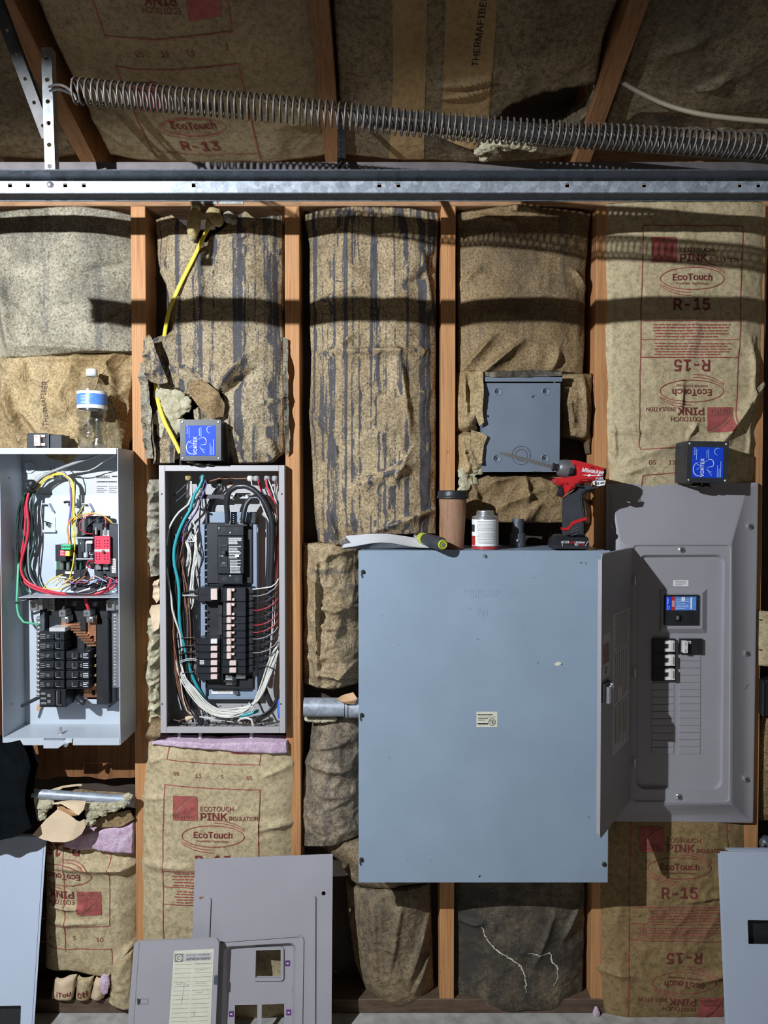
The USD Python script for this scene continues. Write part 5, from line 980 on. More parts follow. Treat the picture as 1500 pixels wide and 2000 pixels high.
wires(t, [([(396, 926, 1.868), (395, 938, 1.866), (389, 952, 1.864), (380, 965, 1.862), (376, 980, 1.862), (372, 995, 1.862), (360, 1015, 1.86), (347, 1045, 1.86), (340, 1075, 1.86), (341, 1105, 1.86), (347, 1130, 1.862), (350, 1160, 1.864), (350, 1195, 1.866), (353, 1230, 1.87), (362, 1270, 1.878), (374, 1315, 1.88), (390, 1350, 1.882), (410, 1378, 1.882), (440, 1394, 1.876), (475, 1397, 1.87), (505, 1388, 1.87)], 3.2, 'wire_teal'),
          ([(395, 926, 1.87), (400, 940, 1.87), (396, 955, 1.868), (386, 972, 1.866), (380, 990, 1.866), (365, 1012, 1.866), (352, 1045, 1.866), (347, 1075, 1.868), (350, 1120, 1.872), (352, 1200, 1.88)], 2.0, 'wire_black'),
          ([(396, 927, 1.874), (402, 942, 1.874), (399, 958, 1.872), (391, 975, 1.872), (386, 995, 1.872), (370, 1020, 1.872), (360, 1050, 1.872), (358, 1080, 1.874), (364, 1110, 1.876), (368, 1150, 1.88), (366, 1200, 1.882)], 1.6, 'wire_black'),
          ([(397, 930, 1.87), (404, 945, 1.87), (392, 975, 1.87), (382, 1000, 1.868), (362, 1030, 1.868), (356, 1058, 1.868)], 1.0, 'wire_purple'),
          ([(373, 940, 1.875), (374, 955, 1.872), (374, 970, 1.868), (368, 985, 1.864), (350, 1000, 1.860), (336, 1020, 1.858), (328, 1040, 1.858), (325, 1065, 1.862)], 2.0, 'wire_white'),
          ([(325, 1108, 1.862), (330, 1140, 1.860), (335, 1170, 1.860), (337, 1192, 1.860), (344, 1215, 1.862), (352, 1240, 1.868), (356, 1270, 1.875)], 2.1, 'wire_white'),
          ([(368, 940, 1.876), (367, 970, 1.876), (366, 1000, 1.878), (366, 1040, 1.88)], 1.3, 'wire_black'), ([(371, 942, 1.872), (369, 965, 1.874), (373, 985, 1.874)], .9, 'wire_brown'),
          ([(374, 1008, 1.874), (378, 1020, 1.872), (383, 1040, 1.87), (384, 1055, 1.87), (378, 1058, 1.868), (364, 1057, 1.868)], 1.2, 'wire_white')])
rng = random.Random(21)
for k in range(7): wires(t, [(jig([(374+k, 1045, 1.874), (380+k*.8, 1062, 1.872), (379+k, 1085, 1.872), (376+k*.8, 1115, 1.874), (372+k, 1140, 1.876), (370+k, 1175, 1.882), (366, 1210, 1.888)], rng, 2.2, .006), 1.15, 'wire_white')])
for k in range(6): wires(t, [(jig([(350+k*3, 1045+k*2, 1.878), (362+k*2, 1060+k*3, 1.876), (368+k, 1075+k*4, 1.876), (366, 1100+k*5, 1.878)], rng, 2, .006), 1.0, 'wire_white')])
for k in range(5): wires(t, [(jig([(372-k, 1015, 1.88), (362-k, 1040, 1.876), (355-k, 1070, 1.874), (348, 1110, 1.874), (345, 1130, 1.876)], rng, 2.4, .006), 1.2, ['wire_brown', 'copper', 'wire_brown', 'copper', 'wire_black'][k])])
for k in range(28): wires(t, [(jig([(334+(k*1.2)%24, 1000+rng.uniform(0, 140), 1.885), (332+k*1.4, 1140, 1.882), (334+k*1.6, 1210, 1.880), (338+k*1.6, 1280, 1.882), (345+k*1.4, 1340, 1.884), (352+k*2, 1385, 1.888)], rng, 3, .008), 1.3, rng.choice(['wire_black', 'wire_black', 'wire_brown', 'wire_black', 'wire_grey']))])  # wires on the shaded left side, extra black ones added to darken it
for k in range(5): wires(t, [(jig([(330+k*2, 1200, 1.87), (337+k*2, 1260, 1.868), (342+k*3, 1310, 1.868), (350+k*3, 1350, 1.872), (362+k*2, 1385, 1.878), (376, 1405, 1.884)], rng, 2.5, .005), 1.3, ['wire_brown', 'wire_brown', 'copper', 'wire_brown', 'wire_black'][k])])
for k in range(11):
    o = (k-5)*1.15; wires(t, [(jig([(542+o*.2, 1258+k*1.5, 1.858), (532+o, 1290, 1.858), (518+o, 1330, 1.86), (506+o, 1360, 1.862), (492+o*.5, 1378, 1.864), (466, 1390+o*1.2, 1.866), (430, 1392+o*1.4, 1.868), (400-o*.6, 1378+o, 1.868), (375-o, 1350+o, 1.868), (358-o, 1325, 1.87), (346-o, 1290, 1.875)], rng, 1.0, .004), 1.35, 'wire_white')])
for k in range(4): wires(t, [(jig([(350, 1285, 1.875), (352, 1330, 1.872), (360, 1375, 1.872), (375, 1395, 1.874), (410, 1402+k, 1.878), (460, 1409, 1.884), (500, 1414, 1.888)], rng, 2, .005), 1.2, ['wire_white', 'wire_white', 'wire_black', 'wire_brown'][k])])
wires(t, [([(463, 1412, 1.862), (470, 1404, 1.858), (482, 1402, 1.856), (491, 1405, 1.856), (495, 1419, 1.858)], 2.4, 'wire_white'), ([(495, 1406, 1.858), (508, 1398, 1.858), (528, 1386, 1.858), (541, 1366, 1.858)], 1.6, 'wire_black'), ([(376, 1390, 1.865), (384, 1402, 1.862), (396, 1416, 1.862)], 4.2, 'wire_black'), ([(330, 1370, 1.87), (334, 1400, 1.87), (350, 1408, 1.868), (368, 1400, 1.868)], 1.1, 'wire_brown')])
t.part('cable_tie', cat([tubepx([(486, 1372, 1.85), (489, 1379, 1.848), (496, 1382, 1.85), (492, 1390, 1.852)], 1.6, 6), tubepx([(488, 1388, 1.85), (494, 1378, 1.848)], 1.4, 6)]), 'wire_white', True)
t.part('wire_nut', tube(PW([(378, 1400, 1.862), (370, 1402, 1.86), (364, 1405, 1.86)]), [.003, .006, .0075], 10), 'kraft_scrap', True)
t.part('blue_jacket', blob(W(546, 1385, 1.853), .013, 5, .15, 1.6, 3, (.5, .6, 2.2)), 'wire_blue', True)
for k, (y, m) in enumerate(((1159, 'wire_white'), (1172, 'wire_black'), (1186, 'wire_black'), (1200, 'wire_red'), (1214, 'wire_black'), (1229, 'wire_red'), (1243, 'wire_red'), (1256, 'wire_black'), (1269, 'wire_black'), (1283, 'wire_black'), (1296, 'wire_black'))):
    r = 1.4 if m == 'wire_white' else 1.0
    wires(t, [([(494, y-8 if k else 1150, 1.868), (504, y-8, 1.858), (522, y-13 if k else 1143, 1.85), (536, y-22 if k else 1136, 1.85), (543, y-32 if k else 1125, 1.855)] if k else [(494, 1151, 1.866), (510, 1149, 1.852), (530, 1146, 1.848), (539, 1140, 1.85), (544, 1130, 1.854)], r, 'wire_grey' if m == 'wire_black' and k % 2 else m)])
wires(t, [([(494, 1302, 1.868), (508, 1300, 1.856), (522, 1301, 1.85), (534, 1306, 1.85), (543, 1316, 1.852)], 1.2, 'wire_black')])
for k, y in enumerate((1246, 1261, 1274, 1287, 1290, 1313)): wires(t, [([(388, y+2, 1.868), (378, y-1, 1.864), (364, y, 1.866), (350 if k else 340, y+5 if k else y, 1.872), (344 if k else 338, y+20 if k else y-2, 1.88)], 1.2, 'wire_grey' if k in (3, 4) else 'wire_black')])
wires(t, [([(388, 1154, 1.866), (372, 1154, 1.864), (358, 1157, 1.868), (352, 1170, 1.876)], 2.0, 'wire_black'), ([(388, 1164, 1.866), (372, 1163, 1.862), (357, 1163, 1.866)], 2.0, 'wire_grey')])
for k, m in enumerate(('wire_red', 'wire_red', 'wire_white', 'wire_black', 'wire_red', 'wire_black', 'wire_white', 'wire_red', 'wire_black', 'wire_brown', 'wire_white', 'wire_black')):
    x = [502, 504, 490, 506, 520, 522, 524, 518, 537, 536, 538, 539][k]; wires(t, [(jig([(x, 936, 1.876), (x+4, 950, 1.870), (x+10 if x < 530 else 539, 966, 1.866), (min(x+22, 541), 988, 1.866), (min(x+30, 542), 1010, 1.868), (538+k % 4, 1060, 1.872), (536+k % 5, 1130, 1.876), (534+k % 4, 1220, 1.882)], rng, 1.5, .006), 1.3, m)])
wires(t, [([(404, 942, 1.89), (420, 937, 1.888), (440, 932, 1.888), (460, 935, 1.888), (484, 934, 1.886)], 1.6, 'wire_brown'), ([(405, 944, 1.892), (421, 936, 1.892), (441, 935, 1.89), (462, 933, 1.89), (485, 936, 1.888)], 1.5, 'wire_brown'),
          ([(340, 968, 1.885), (352, 958, 1.885), (364, 946, 1.882)], 2.4, 'wire_black'), ([(344, 980, 1.885), (356, 970, 1.885), (368, 958, 1.882)], 2.4, 'wire_black')])
for k in range(4): wires(t, [(jig([(420+k*3, 935, 1.91), (426+k*3, 950, 1.91), (416+k*3, 965, 1.915), (406+k*3, 990, 1.92), (404+k*3, 1010, 1.92)], rng, 2, .004), 1.2, 'wire_black')])
wires(t, [([(390, 993, 1.88), (400, 998, 1.885), (412, 1004, 1.89)], 2.0, 'wire_black')])
t.part('debris', cat([blob(W(x, 1412+rng.uniform(-6, 4), 1.85+rng.uniform(0, .05)), .004, k, .4, 3, 1) for k, x in enumerate(np.linspace(345, 530, 30))]), 'fluff_dark', True, kind='stuff')
t.done()
# ---------------------------------------------------------------- big blue-grey junction cabinet
t = Thing('pull_box', 'large blue-grey steel box with a flat screwed cover in the middle of the wall', 'electrical box')
D0 = 1.71; F0 = Face(D0); x0, x1, z0, z1 = F0.x(700), F0.x(1187, 1700), F0.z(1723.5), F0.z(1075)
t.part('body', box(x0+.004, x1-.004, F0.y+.004, 0.02, z0+.004, z1-.0005, .001), 'blue_grey_paint')
holes = [circ(F0.x(940), F0.z(1712), .0035)]
cp = t.part('cover', cat([plate(sg.box(x0, z0, x1, z1).difference(so.unary_union(holes)), F0.y, F0.y+.0018), box(x0, x0+.0018, F0.y+.0018, F0.y+.014, z0, z1), box(x1-.0018, x1, F0.y+.0018, F0.y+.014, z0, z1), box(x0, x1, F0.y+.0018, F0.y+.014, z0, z0+.0018)]), 'blue_grey_paint')
for px, py in ((709, 1117), (706.5, 1396.5), (706, 1679)):
    F = Face(D0, py); c = F.p(px, py); g = sg.LineString([c[[0, 2]]+q for q in (np.array([-.001, -.013]), np.array([-.003, -.007]), np.array([0, -.001]))]).buffer(.0022)
    p = t.part('cover_screw', mv(orient(lathe([(.0052, 0), (.0052, .0015), (.004, .004), (.0015, .005)], 14), [.15, -1, .1]), *c), 'dark_steel'); t.part('keyhole_slot', plate(g, F.y-.0004, F.y), 'ink_black', False, p)
c = Face(D0).p(945, 1085); t.part('cover_screw', cat([mv(orient(lathe([(.0045, 0), (.0045, .0012), (.003, .005), (.0015, .007)], 12), [.3, -1, .05]), *c), cyl(c, c+np.array([.005, -.002, -.004]), .0022, 8)]), 'bright_metal')
c = Face(D0, 1688).p(1180, 1688); t.part('cover_screw', mv(orient(lathe([(.006, 0), (.0055, .002), (.003, .004)], 12), [.1, -1, .1]), *c), 'dark_steel')
# pressed-in lettering and emblem
rng = random.Random(4); emb = []
F = Face(D0, 1160)
for row, (xa, xb, yy, h) in enumerate(((906, 981, 1155, 7), (917, 972, 1164, 6.5))):
    x = xa
    while x < xb:
        w = rng.choice([3.2, 4.2, 5]); emb.append(sg.LineString([(F.x(x), F.z(yy-h/2)), (F.x(x), F.z(yy+h/2))]).buffer(.0004)); emb.append(sg.LineString([(F.x(x), F.z(yy+rng.choice([-1, 0, 1])*h*.45)), (F.x(x+w*.7), F.z(yy+rng.choice([-1, 0, 1])*h*.45))]).buffer(.0004)); x += w+1.8
t.part('pressed_lettering', plate(so.unary_union(emb), F.y-.0005, F.y), 'blue_grey_paint', 30, cp)
def emblem(cx, cy, r, F, w):
    R = F.len(r); c = np.array([F.x(cx), F.z(cy)]); s = np.array([(-.62, -.25), (-.5, .35), (-.25, .5), (-.05, .05), (.05, -.45), (.2, -.1), (.25, .45), (.5, .4), (.62, -.1), (.35, -.5), (.0, -.62)])*R+c
    return so.unary_union([sg.Point(c).buffer(R, quad_segs=12).exterior.buffer(w/2), sg.LineString(smoothline(np.c_[s, np.zeros(len(s))], .001)[:, :2]).buffer(w/2)])
t.part('pressed_emblem', plate(emblem(942, 1196, 10, Face(D0, 1196), .0011), F.y-.0005, F.y), 'blue_grey_paint', 30, cp)
F = Face(D0, 1405); st = t.part('sticker', pb(930.5, 971.5, 1390, 1420, D0-.0006, D0-.0001, 0), 'label_cream', 30, cp)
t.part('print', cat([plate(emblem(961, 1410, 6.6, F, .0011), F.y-.0009, F.y-.0006), fprint(933, 962, 1394, 1398, 1, D0-.0007, 1, .5), fprint(934, 953, 1402, 1408, 2, D0-.0007, 2, .35), fprint(933, 953, 1411, 1416, 1, D0-.0007, 3, .6), pb(933, 968, 1400.5, 1401, D0-.0009, D0-.0006, 0)]), 'ink_black', False, st)
t.part('scuff', plate(sg.Polygon([(F0.x(x), F0.z(y)) for x, y in ((1083, 1297), (1092, 1292), (1100, 1296), (1090, 1301))]), F0.y-.0005, F0.y), 'label_cream', label='pale paint chip')
t.part('scuff', plate(so.unary_union([sg.Polygon([(F0.x(x), F0.z(y)) for x, y in q]) for q in (((1132, 1099), (1137, 1098), (1137, 1100)), ((1143, 1097), (1146, 1102), (1145, 1103)), ((1097, 1297), (1100, 1295), (1100, 1299)))]), F0.y-.0006, F0.y-.0001), 'ink_black')
t.done()
# conduit with coupling left of the big box
t = Thing('conduit', 'thick galvanized conduit running into the left side of the big box', 'conduit')
c0, c1 = W(594, 1381, 1.845), W(702, 1381, 1.845); r = .0245
t.part('pipe', cyl(c0, c1, r, 32), 'conduit_metal'); t.part('coupling', cyl(W(672, 1382, 1.845), W(702, 1382, 1.845), r*1.06, 32), 'conduit_metal')
t.part('collar_line', cat([cyl(W(x, 1382, 1.845), W(x+1.2, 1382, 1.845), r*1.085, 32) for x in (673, 680)]), 'dark_steel')
t.done()
single('paper_scrap', 'torn orange-brown paper lip hanging over the thick conduit', 'paper scrap', crumple_piece([(657, 1363), (668, 1358), (690, 1352), (698, 1362), (692, 1376), (676, 1374)], 1.815, 6, .012), 'kraft_orange', True)
single('fibre_wad', 'yellow fibre strip right under the thick conduit', 'insulation', cat([blob(W(x, 1404+dy, 1.86), .013, 160+k, .3, 2.2, 3, (1.3, .6, .7)) for k, (x, dy) in enumerate([(606, 0), (620, 2), (634, 2), (648, 0)])]), 'fluff_yellow', True)
t = Thing('conduit', 'short vertical conduit stub with coupling rising behind the cement can', 'conduit')
p0 = W(1011, 1066, 1.83); p0[2] = Face(D0).z(1075)
t.part('pipe', cyl(p0, p0+np.array([0, 0, .072]), .0155, 24), 'galvanized_dark'); t.part('coupling', mv(lathe([(.019, 0), (.020, .003), (.020, .032), (.0185, .036)], 24), *p0), 'galvanized_dark'); t.part('set_screw', cyl(p0+np.array([-.004, -.019, .018]), p0+np.array([-.006, -.025, .018]), .003, 10), 'bright_metal')
t.done()

# ---------------------------------------------------------------- small grey box
t = Thing('junction_box', 'small slate-grey steel box with four dimples set in the insulation above the red driver', 'electrical box')
D0 = 1.835; F0 = Face(D0, 830); P2 = lambda x, y: (F0.x(x), F0.z(y))
pg = sg.Polygon([P2(944, 748), (P2(1094, 748)), P2(1093, 922), P2(940.5, 922)])
ds = [(972.5, 765), (1066.5, 764.5), (970.5, 895.5), (1065, 895)]
t.part('front_plate', plate(pg.difference(so.unary_union([circ(*P2(*d), .008) for d in ds])), F0.y, F0.y+.0018), 'slate_grey_paint')
t.part('body', box(F0.x(943), F0.x(1092.5), F0.y+.0085, .02, F0.z(921.5), F0.z(749), .001), 'slate_grey_paint')
t.part('drip_lip', cat([plate(sg.Polygon([P2(947, 746), P2(944, 736), P2(1097, 736), P2(1096, 746)]), F0.y-.006, F0.y-.0045), box(F0.x(944), F0.x(1097), F0.y-.006, .02, F0.z(737), F0.z(736)+.0012)]), 'slate_grey_paint')
for d in ds:
    c = F0.p(*d); p = t.part('dimple', mv(orient(lathe([(.0115, 0), (.0105, .0006), (.0085, .0002), (.006, -.0035), (.0034, -.0045), (.0034, -.006)], 20, close=False), [0, -1, 0]), c[0], c[1]-.0003, c[2]), 'slate_grey_paint'); t.part('mount_hole', mv(orient(lathe([(.0036, 0), (.0036, .001)], 12), [0, -1, 0]), c[0], c[1]+.005, c[2]), 'ink_black', 30, p)
for r in (18, 11.5): t.part('knockout_ring', plate(sg.Point(P2(1018.5, 889.5)).buffer(F0.len(r)).exterior.buffer(.0006), F0.y-.0004, F0.y), 'ink_black')
t.part('screw', mv(orient(lathe([(.0032, 0), (.003, .002), (.001, .003)], 12), [.2, -1, .2]), *F0.p(952, 813)), 'dark_steel')
t.part('scuff', plate(sg.Polygon([P2(1038, 775), P2(1044, 771), P2(1043, 775), P2(1040, 778)]), F0.y-.0004, F0.y), 'ink_black')
t.done()
def flap_thing(label, pts, D, seed, m, amp=.012): single('paper_scrap', label, 'paper scrap', crumple_piece(pts, D, seed, amp), m, True)
flap_thing('dark cobwebbed paper ledge on top of the small grey box', [(944, 727), (1000, 726), (1040, 722), (1096, 728), (1098, 735), (1040, 737), (946, 737)], 1.832, 12, 'kraft_black', .012)
flap_thing('torn paper edge lapping over the left side of the small grey box, upper half', [(926, 726), (944, 724), (944, 770), (942, 800), (945, 825), (936, 832), (924, 800)], 1.822, 13, 'kraft_crumpled')
flap_thing('torn paper edge lapping over the left side of the small grey box, lower half', [(920, 840), (944, 846), (952, 852), (945, 870), (941, 905), (922, 905)], 1.822, 14, 'kraft_crumpled')

# ---------------------------------------------------------------- right panel with open door
t = Thing('breaker_panel', 'closed-front taupe breaker panel at right with its narrow door swung open', 'breaker panel')
DF = 1.853
def ringpx(x0, x1, y0, y1, r, D): F = Face(D, (y0+y1)/2); return rring(F.x(x0), F.x(x1), F.z(y1), F.z(y0), r, F.y, 6)
def ringq(q, r, D, n=6):
    """A ring through four pixel corners (top-left, top-right, bottom-right, bottom-left), slightly rounded."""
    F = Face(D); c = [np.array([F.x(*p), F.z(p[1])]) for p in q]; g = sg.Polygon(c); out = []
    tl, tr, br_, bl = c
    for p, a, b in ((tr, br_, tl), (tl, tr, bl), (bl, tl, br_), (br_, bl, tr)):
        u, v = (a-p)/np.linalg.norm(a-p), (b-p)/np.linalg.norm(b-p); c0 = p+(u+v)*r
        for k in range(n+1):
            w = k/n; d = -(u*(w)+v*(1-w)) if False else None; ang = math.pi/2*w; out.append((*(p+(u*(1-math.sin(ang))+v*(1-math.cos(ang)))*r),))
    return [(x, F.y, z) for x, z in out]
OUT = [(1184, 945), (1481, 942.5), (1471, 1607), (1182, 1604)]
rings = [ringq(OUT, .004, 1.868), ringq([(1184, 945), (1481, 942.5), (1471, 1607), (1182, 1604)], .004, DF+.002), ringq([(1186, 947), (1478, 945), (1468.5, 1604), (1184, 1601)], .004, DF), ringq([(1192, 956), (1459, 955), (1450, 1590), (1192, 1590)], .004, DF-.0005),
         ringq([(1212, 1056), (1431, 1054), (1432, 1574), (1212, 1574)], .004, 1.826), ringq([(1236, 1064), (1428, 1064), (1425, 1566), (1236, 1566)], .010, 1.825), ringq([(1238, 1067), (1426, 1067), (1423, 1564), (1238, 1564)], .010, 1.8285), ringq([(1245, 1084), (1416, 1083), (1411, 1542), (1242, 1542)], .022, 1.8285), ringq([(1247, 1089), (1411, 1088), (1406, 1537), (1244, 1537)], .020, 1.8395)]
t.part('trim_cover', loft(rings), 'taupe_paint', 25)
t.part('back_box', box(Face(1.87).x(1200), Face(1.87).x(1455), -.001, .088, Face(1.87).z(1575), Face(1.87).z(985)), 'inner_grey')
DR = 1.8395
for px, py in ((1463.5, 1028), (1457, 1275.5), (1456, 1521), (1198, 1028)): add_screw(t, px, py, DF-.0005, 6, .006)
for px, py in ((1331, 1074), (1326, 1556)): add_screw(t, px, py, 1.8285, 6.5, .004)
lb = t.part('label', pb(1315, 1344.5, 1133, 1145, DR-.0006, DR-.0001, 0), 'label_white'); t.part('print', fprint(1319, 1340, 1134, 1144, 4, DR-.0007, 1, .35), 'ink_grey', False, lb)
q = lambda x0, x1, y0, y1, D: ringpx(x0, x1, y0, y1, .001, D)
t.part('main_surround', loft([q(1288, 1381, 1150, 1237, DR-.0001), q(1293, 1372, 1158, 1228, DR-.010), q(1296, 1369, 1161, 1225, DR-.010)]), 'taupe_paint', 20)
mb = t.part('main_breaker', cat([pb(1298, 1365.5, 1162, 1221, DR-.016, DR-.008, .0012), pb(1340, 1352, 1198, 1218, DR-.0175, DR-.016)]), 'black_plastic')
D = DR-.0166; t.part('label', pb(1301, 1312, 1165.5, 1192, D, D+.0005, 0), 'label_blue', 30, mb); t.part('label', pb(1312, 1318.5, 1165.5, 1192, D, D+.0005, 0), 'label_red', 30, mb); t.part('label', pb(1318.5, 1360, 1165.5, 1192, D, D+.0005, 0), 'label_sky', 30, mb)
t.part('print', cat([fprint(1321, 1346, 1170, 1190, 6, D-.0001, 4, .3), pb(1331, 1338, 1166, 1174, D-.0003, D, 0), pb(1348.5, 1352, 1167, 1190, D-.0003, D, 0), ftext('200', 1315, 1179, 12, D-.0001, True, 90), plate(sg.box(*(Face(D).p(1303, 1190)[[0, 2]]), *(Face(D).p(1307, 1184)[[0, 2]])).exterior.buffer(.0004), Face(D).y-.0003, Face(D).y), fprint(1303, 1306, 1167, 1182, 7, D-.0001, 6, .5)]), 'ink_white', False, mb)
tg = t.part('toggle', pb(1320, 1328, 1200, 1212, DR-.024, DR-.016, .001), 'black_plastic', 30, mb); t.part('mark', pb(1322, 1325.5, 1203, 1210, DR-.0244, DR-.024, 0), 'ink_grey', False, mb)
for k in range(3):
    y0 = 1248+k*27.7; b = t.part('circuit_breaker', cat([pb(1275, 1320, y0, y0+27.4, DR-.010, DR, .0008), pb(1276, 1298, y0+13.4, y0+13.9, DR-.0105, DR-.010, 0)]), 'black_plastic')
    h = t.part('handle', cat([pb(1309, 1318.5, y0+4, y0+25, DR-.022, DR-.010, .0008), pb(1298.5, 1309, y0+4, y0+10, DR-.015, DR-.010, .0005), pb(1298.5, 1309, y0+19, y0+25, DR-.015, DR-.010, .0005)]), 'handle_white', 30, b)
    t.part('handle_tie', pb(1314.5, 1317, y0+7, y0+22, DR-.0224, DR-.022, 0), 'ink_grey', False, b)
b = t.part('circuit_breaker', pb(1328.5, 1373, 1248, 1277.5, DR-.010, DR, .0008), 'black_plastic')
t.part('handle', cat([pb(1335, 1344, 1252.5, 1276, DR-.024, DR-.010, .0008), pb(1344, 1350, 1252.5, 1258, DR-.014, DR-.010, .0004)]), 'handle_white', 30, b); t.part('print', cat([fprint(1338, 1341, 1255, 1261, 3, DR-.0242, 2), fprint(1338, 1341, 1268, 1274, 3, DR-.0242, 3)]), 'ink_grey', False, b)
n = 0
for k in range(17):
    for x0, x1 in ((1274, 1317.5), (1327, 1369)):
        y0 = 1249.5+k*14; 
        if y0+13 > 1473 or (x0 < 1300 and k < 6) or (x0 > 1300 and k < 2): continue
        o = -k*.08; t.part('filler_plate', pb(x0+o, x1+o, y0+.5, y0+13.4, DR-.0018, DR, .0006), 'taupe_paint')
# the open door: hinge at right, free edge towards the camera
HX = Face(1.822); h0 = np.array([HX.x(1236), HX.y]); f0 = np.array([Face(1.612).x(1174, 1350), CAM[1]+1.612])
du = (f0-h0)/np.linalg.norm(f0-h0); L = np.linalg.norm(f0-h0); nn = np.array([du[1], -du[0]]); nn = nn if nn[0] > 0 else -nn
zt, zb = HX.z(1069.5), HX.z(1563)
def door_mesh(poly, n0, n1):
    m = plate(poly, 0, 1); v = m.vertices; nrm = n0+(n1-n0)*v[:, 1]
    m.vertices = np.c_[h0[0]+du[0]*v[:, 0]+nn[0]*nrm, h0[1]+du[1]*v[:, 0]+nn[1]*nrm, v[:, 2]]; m.fix_normals(); return m
dp = sg.box(0, zb, L, zt); dp = so.unary_union([rr(0, L, zb, zt, .012), sg.box(0, zb, .02, zt)])
dr = t.part('door', cat([door_mesh(dp, 0, -.0018), door_mesh(sg.box(L-.0015, zb+.012, L, zt-.012), -.0018, -.009), door_mesh(sg.box(0.01, zt-.0015, L-.012, zt), -.0018, -.009), door_mesh(sg.box(0.01, zb, L-.012, zb+.0015), -.0018, -.009)]), 'taupe_paint_dull')
S = lambda a: L*(1-a)
def dpx(px, py):
    c = W(px, py, 1.0)-CAM; A = np.array([[du[0], -c[0]], [du[1], -c[1]]]); s_, k = np.linalg.solve(A, -(h0-CAM[:2])); return s_, CAM[2]+c[2]*k
cn = [dpx(1197, 1201), dpx(1229, 1188), dpx(1226, 1452), dpx(1197, 1476)]
sx0, sx1 = cn[0][0], cn[1][0]; za, zb2 = cn[0][1], cn[3][1]; zmid = [za+(zb2-za)*f for f in (0.27, 0.66)]
lb = t.part('directory_label', door_mesh(sg.box(min(sx0, sx1), zb2, max(sx0, sx1), za), .0001, .0006), 'label_grey', 30, dr)
def dprint(a0, a1, z0_, z1_, rows, seed, fill=.3, vert=False):
    rng = random.Random(seed); gs = []
    for i in range(rows):
        f = (i+.5)/rows
        if vert: x = a0+(a1-a0)*f; gs.append(sg.box(x-abs(a1-a0)/rows*fill/2, z0_, x+abs(a1-a0)/rows*fill/2, z0_+(z1_-z0_)*rng.uniform(.7, 1)))
        else: z = z0_+(z1_-z0_)*f; gs.append(sg.box(min(a0, a1), z-abs(z1_-z0_)/rows*fill/2, min(a0, a1)+abs(a1-a0)*rng.uniform(.85, 1), z+abs(z1_-z0_)/rows*fill/2))
    return door_mesh(so.unary_union(gs), .0006, .0009)
w0, w1 = sx0+(sx1-sx0)*.08, sx0+(sx1-sx0)*.92
t.part('print', cat([dprint(w0, w1, za-.004, zmid[0]+.004, 20, 1), door_mesh(sg.box(min(sx0, sx1), zmid[0]-.0008, max(sx0, sx1), zmid[0]+.0008), .0006, .0009), door_mesh(sg.box(min(sx0, sx1), zmid[1]-.0008, max(sx0, sx1), zmid[1]+.0008), .0006, .0009), dprint(w0, w1, zmid[0]-.005, zmid[1]+.005, 7, 2, .3, True), dprint(w0, w1, zmid[1]-.005, zb2+.006, 11, 3, .3, True)]), 'ink_brown', False, dr)
c2 = [dpx(1176.5, 1241), dpx(1190.5, 1236), dpx(1190, 1318), dpx(1176.5, 1321)]
t.part('warning_label', door_mesh(sg.box(c2[1][0], c2[2][1], c2[0][0], c2[0][1]), .0001, .0006), 'label_grey', 30, dr)
zc, ze = c2[0][1], c2[2][1]; t.part('warning_print', cat([door_mesh(sg.box(c2[1][0]+.004, ze+(zc-ze)*.32, c2[0][0]-.004, zc-(zc-ze)*.22), .0006, .0009)]), 'label_dull_red', False, dr)
t.part('emblem', door_mesh(sg.Point((c2[0][0]+c2[1][0])/2, ze+(zc-ze)*.17).buffer(.008).difference(sg.Point((c2[0][0]+c2[1][0])/2, ze+(zc-ze)*.17).buffer(.005)), .0006, .0009), 'ink_black', False, dr)
c3 = dpx(1180, 1351); la = t.part('latch', cat([door_mesh(sg.box(c3[0]-.03, c3[1]-.022, c3[0]+.016, c3[1]+.022), 0, .006)]), 'black_plastic', 30, dr)
t.part('latch_cam', cat([door_mesh(sg.box(c3[0]-.006, c3[1]-.024, c3[0]+.008, c3[1]+.014), .006, .014), door_mesh(sg.box(c3[0]-.028, c3[1]+.004, c3[0]-.014, c3[1]+.018), .006, .014)]), 'bright_metal', 30, dr)
for py in (1134, 1314, 1490): t.part('hinge', cyl(W(1239.5, py-8, 1.815), W(1239.5, py+9, 1.815), .003, 10), 'bright_metal')
t.part('scuff', plate(sg.LineString([Face(DF-.0006).p(*p)[[0, 2]] for p in ((1455, 1346), (1462, 1337))]).buffer(.0004), Face(DF-.0009).y, Face(DF-.0006).y), 'ink_black')
t.done()

